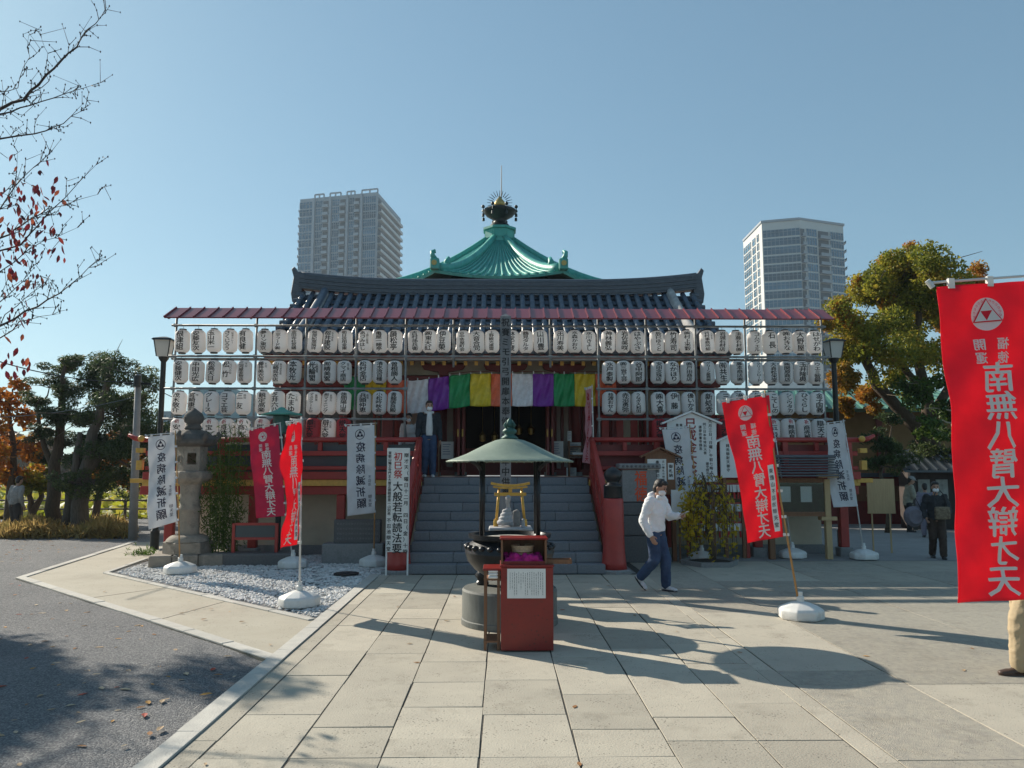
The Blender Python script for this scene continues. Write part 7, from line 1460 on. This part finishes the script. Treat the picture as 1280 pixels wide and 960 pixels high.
# ================================================================ right background buildings
m_och = mat('ochre_plaster', (0.30, 0.19, 0.09), 0.9, col2=(0.22, 0.14, 0.065), scale=1.5, bump=0.1)
ob_ = thing('ochre_building', 'ochre walled hall with green copper roof behind the maple', 'building', (13.0, 29.0, -0.03))
q = MB(); q.box((9.6, 27.6, -0.05), (20, 33, 3.9)); q.build('wall', m_och, ob_, world=True)
for x in (9.7, 11.6, 13.5, 15.4, 17.3): q = MB(); q.box((x, 27.52, -0.04), (x + 0.2, 27.61, 3.88)); q.build('pillar', m_dred, ob_, world=True)
q = MB(); q.box((9.5, 27.50, 1.0), (20, 27.59, 1.16)); q.build('tie_beam', m_red, ob_, world=True)
for (y0, z0, y1, z1) in ((26.5, 3.9, 30.3, 4.9),):
    q = MB(); q.add([(8.9, y0, z0), (20.2, y0, z0), (20, y1, z1), (10.4, y1, z1), (8.9, y0, z0 - .12), (20.2, y0, z0 - .12), (8.9, 34.1, z0), (20.2, 34.1, z0)], [(0, 1, 2, 3), (0, 4, 5, 1), (3, 2, 7, 6), (0, 3, 6), (1, 7, 2)]); r_ = q.build('roof', mat('shaded_copper', (0.05, 0.17, 0.14), 0.6, var=0.3, scale=1.5), ob_, world=True)  # roof's shade is put into its colour, a darker green than the hall's copper
    for i in range(26): s = (i + .5) / 26; q = MB(); q.tube([(8.9 + 11.3 * s, y0, z0 + .03), (10.4 + 9.6 * s, y1, z1 + .03)], 0.05, 5); q.build('roof_seam', MATS['shaded_copper'], r_, world=True)
fw = thing('red_fence_wall', 'long low dark red wall with plaques behind the kiosk', 'wall', (14, 25.6, -0.03)); q = MB(); q.box((8.6, 25.9, -0.05), (22, 26.1, 1.55)); q.build('wall_body', m_dred, fw, world=True); q = MB(); q.box((8.5, 25.8, 1.551), (22.1, 26.2, 1.68)); q.build('coping', m_ridge, fw, world=True)
for i in range(9): q = MB(); q.box((9.3 + i * 0.62, 25.86, 0.75), (9.75 + i * 0.62, 25.895, 1.25)); q.build('plaque', m_wood, fw, world=True)
kb = thing('kiosk', 'small dark kiosk with slanting metal roof at the far right', 'kiosk', (13.3, 23.6, -0.03))
for x in (12.5, 14.3): q = MB(); q.box((x - .07, 23.4, -0.03), (x + .07, 23.54, 1.75)); q.build('post', m_black, kb, world=True)
q = MB(); q.box((12.58, 23.6, -0.03), (14.25, 24.4, 1.75)); q.build('cabin', mat('kiosk_wood', (0.05, 0.035, 0.03), 0.7, var=0.3, scale=5), kb, world=True)
for x in (12.75, 13.3): q = MB(); q.box((x, 23.57, 0.9), (x + .36, 23.595, 1.5)); q.build('poster', mat('faded_poster', (0.35, 0.36, 0.33), 0.8, var=0.35, scale=7), kb, world=True)
q = MB(); q.add([(12.0, 22.9, 1.78), (14.6, 22.9, 1.78), (14.6, 24.5, 2.42), (12.4, 24.5, 2.42), (12.0, 22.9, 1.72), (14.6, 22.9, 1.72), (14.6, 24.5, 2.36), (12.4, 24.5, 2.36)], [(0, 1, 2, 3), (7, 6, 5, 4), (0, 4, 5, 1), (1, 5, 6, 2), (2, 6, 7, 3), (3, 7, 4, 0)]); r_ = q.build('roof', mat('kiosk_roof', (0.06, 0.075, 0.09), 0.3, metal=0.4), kb, world=True)
for i in range(9): s = (i + .5) / 9; q = MB(); q.beam((12.0 + 2.6 * s, 22.9, 1.80), (12.4 + 2.2 * s, 24.5, 2.44), 0.05, 0.04); q.build('roof_rib', MATS['kiosk_roof'], r_, world=True)
# ================================================================ city beyond
m_twc = mat('tower_concrete', (0.34, 0.37, 0.40), 0.85, var=0.1, scale=0.2); m_tww = mat('tower_white', (0.55, 0.55, 0.53), 0.8, var=0.08, scale=0.2)
m_twg = mat('tower_glass', (0.055, 0.125, 0.185), 0.12, var=0.45, scale=0.15, rand=0.6, spec=0.8); m_twd = mat('tower_recess', (0.10, 0.11, 0.12), 0.8, var=0.3, scale=0.3, rand=0.2); m_twr = mat('balcony_rail', (0.28, 0.30, 0.32), 0.4)
_wm = {}
def win_mesh(w, h, n, kind, body):
    k = (round(w, 1), round(h, 1), n, kind, body.name)
    if k in _wm: return _wm[k]
    q = MB(); q.box((0, 0.10, 0), (w, 0.2, h)); q2 = MB()
    for i in range(n + 1): x = w * i / n; q2.box((x - 0.07, -0.06, 0), (x + 0.07, 0.1, h))
    q2.box((0, -0.05, h * 0.62), (w, 0.09, h * 0.62 + 0.1)); _wm[k] = (q.mesh('window', m_twg if kind == 'w' else m_twd), q2.mesh('mullions', body)); return _wm[k]
def tower_face(t, p0, p1, ztop, fl, fh, cols, body, L):
    """windows and balconies of one face; p0 -> p1 runs left to right as seen from outside"""
    d = Vector((p1[0] - p0[0], p1[1] - p0[1], 0)); W_ = d.length; d.normalize(); ang = math.atan2(d.y, d.x); nrm = Vector((d.y, -d.x, 0))
    for (s0, s1, kind, n) in cols:
        x0, w = s0 * W_, (s1 - s0) * W_
        if kind == 'p':
            q = MB(); q.box((0, -0.9, 0), (w, -0.02, fl * fh + 1.2)); o = q.build('pier', body, t); o.location = Vector((p0[0], p0[1], ztop - fl * fh)) + d * x0 - L; o.rotation_euler = (0, 0, ang); continue
        for f in range(fl):
            z = ztop - (f + 1) * fh
            base = Vector((p0[0], p0[1], z)) + d * x0 - L
            if kind == 'w':
                a_, b_ = win_mesh(w, fh * 0.80, n, 'w', body); o = link('window', a_, t, base + nrm * 0.22 + Vector((0, 0, fh * 0.2)), (0, 0, ang)); link('mullions', b_, o)
            else:
                a_, b_ = win_mesh(w, fh * 0.8, 2, 'd', m_twd); link('recess', a_, t, base + nrm * 0.21 + Vector((0, 0, fh * 0.12)), (0, 0, ang))
                k = ('bal', round(w, 1), round(fh, 1), body.name)
                if k not in _wm: _wm[k] = (MB().box((0, -1.4, 0), (w, 0, 0.22)).mesh('balcony', body), MB().box((0, -1.4, 0.22), (w, -1.33, 1.15)).mesh('balcony_front', m_twr if n else body))
                o = link('balcony', _wm[k][0], t, base + nrm * 0.02, (0, 0, ang)); link('balcony_front', _wm[k][1], o)
def tower(label, foot, ztop, base=-1):
    c = Vector((sum(p[0] for p in foot) / len(foot), sum(p[1] for p in foot) / len(foot), base)); t = thing('residential_tower', label, 'tower', tuple(c))
    return t, c
foot = [(-82.5, 306), (-49.5, 297), (-44.6, 330), (-77, 340)]; ZT = at(475, 240, 297).z
t, L = tower('grey-blue residential tower rising behind the left of the temple roof', foot, ZT); q = MB(); q.prism(foot, -1, ZT); q.build('tower_body', m_twc, t, world=True)
tower_face(t, foot[0], foot[1], ZT - 1.5, 16, 3.2, [(0.0, 0.17, 'w', 4), (0.175, 0.205, 'p', 0), (0.21, 0.30, 'w', 4), (0.31, 0.385, 'd', 0), (0.39, 0.42, 'p', 0), (0.425, 0.52, 'w', 4), (0.53, 0.605, 'd', 0), (0.61, 0.64, 'p', 0), (0.645, 0.71, 'w', 3), (0.72, 0.785, 'd', 0), (0.79, 0.82, 'p', 0), (0.825, 0.985, 'w', 6)], m_twc, L)
tower_face(t, foot[1], foot[2], ZT - 1.5, 16, 3.2, [(0.03, 0.97, 'd', 0)], m_tww, L); tower_face(t, foot[3], foot[0], ZT - 1.5, 16, 3.2, [(0.05, 0.95, 'd', 1)], m_twc, L)
for s0, s1 in ((0.19, 0.31), (0.39, 0.53), (0.61, 0.71), (0.80, 1.0)):       # open frames on the roof edge
    a_ = Vector((*foot[0], ZT)).lerp(Vector((*foot[1], ZT)), s0); c_ = Vector((*foot[0], ZT)).lerp(Vector((*foot[1], ZT)), s1); q = MB(); q.beam(a_ + Vector((0, .5, 1.5)), c_ + Vector((0, .5, 1.5)), .6, .5)
    for p in (a_, a_.lerp(c_, .5), c_): q.box((p.x - .25, p.y + .2, ZT), (p.x + .25, p.y + .8, ZT + 1.4))
    q.build('roof_frame', m_twc, t, world=True)
foot = [(97.0, 300), (96.3, 276), (109, 272), (128, 279), (131, 310)]; ZT = at(1000, 278, 275).z
t, L = tower('glassy residential tower with sunlit side rising behind the right of the rack', foot, ZT); q = MB(); q.prism(foot, -1, ZT); q.build('tower_body', m_tww, t, world=True)
tower_face(t, foot[0], foot[1], ZT - 3, 17, 3.3, [(0.05, 0.42, 'w', 3), (0.52, 0.66, 'w', 1), (0.76, 0.84, 'w', 1)], m_tww, L); tower_face(t, foot[1], foot[2], ZT - 3, 17, 3.3, [(0.02, 0.985, 'w', 9)], m_twc, L)
tower_face(t, foot[2], foot[3], ZT - 3, 17, 3.3, [(0.0, 0.09, 'd', 1), (0.13, 0.36, 'w', 4), (0.40, 0.64, 'd', 1), (0.68, 0.98, 'w', 5)], m_twc, L); tower_face(t, foot[3], foot[4], ZT - 3, 17, 3.3, [(0.05, 0.95, 'd', 1)], m_tww, L)
q = MB(); q.prism([(x + (0.4 if x > 110 else -0.4), y - .4) for x, y in foot], ZT, ZT + 0.8); q.build('roof_slab', m_twc, t, world=True); q = MB(); q.box((112, 284, ZT + .8), (124, 296, ZT + 2.6)); q.build('roof_plant', m_tww, t, world=True)
# low blocks far to the left and a distant wood
for i, (x0, x1, y0, D, lab) in enumerate([(236, 286, 484, 150, 'pale teal building seen through the left lanterns'), (196, 240, 514, 170, 'low blue-grey building at the far left of the rack'), (286, 345, 520, 160, 'low grey building behind the lower left lanterns')]):
    a_ = at(x0, y0, D); c_ = at(x1, y0, D); t = thing('distant_building', lab, 'building', ((a_.x + c_.x) / 2, D, -1)); q = MB(); q.box((a_.x, D, -1), (c_.x, D + 18, a_.z)); q.build('block', mat('block_' + str(i), [(0.24, 0.34, 0.35), (0.22, 0.27, 0.30), (0.27, 0.29, 0.30)][i], 0.8, var=0.1, scale=0.2), t, world=True)
    n = max(3, int((c_.x - a_.x) / 2.2)); 
    for r_ in range(4):
        for k in range(n): q = MB(); x = a_.x + (c_.x - a_.x) * (k + .2) / n; z = a_.z - 2.4 - 3.1 * r_; q.box((x, D - .06, z), (x + (c_.x - a_.x) / n * .6, D + .05, z + 1.5)); q.build('window', m_twg, t, world=True)
pts = []
for i in range(6500):
    px = random.uniform(-120, 345); D = random.uniform(95, 130); hgt = 5.2 + 1.6 * math.sin(px * 0.05) + 1.2 * math.sin(px * 0.13 + 1); pts.append((at(px, 600, D).x, D, -1.5 + (hgt + 1.5) * random.random() ** 0.8))
fo = leaf_cloud('distant_wood', pts, 1.5, leafmat('far_foliage', [(0.20, 0.12, 0.09), (0.16, 0.13, 0.07), (0.26, 0.17, 0.13)], trans=0.3), None, aspect=0.8); tag(fo, 'distant reddish autumn wood beyond the lotus pond', 'wood', kind='stuff')
# ================================================================ the air
hz = MB(); hz.box((-900, -120, -3.2), (900, 1500, 126)); hz = hz.build('haze', bpy.data.materials.new('haze_air'), kind='stuff')
hm = hz.data.materials[0]; hm.use_nodes = True; hn = hm.node_tree.nodes; hn.clear(); ho = hn.new('ShaderNodeOutputMaterial'); hv = hn.new('ShaderNodeVolumePrincipled')
hv.inputs['Color'].default_value = (0.72, 0.86, 1.0, 1); hv.inputs['Density'].default_value = 0.0003; hv.inputs['Anisotropy'].default_value = 0.25
hm.node_tree.links.new(hv.outputs[0], ho.inputs['Volume'])
tag(hz, 'thin bluish autumn haze over the whole place', 'haze', kind='stuff')
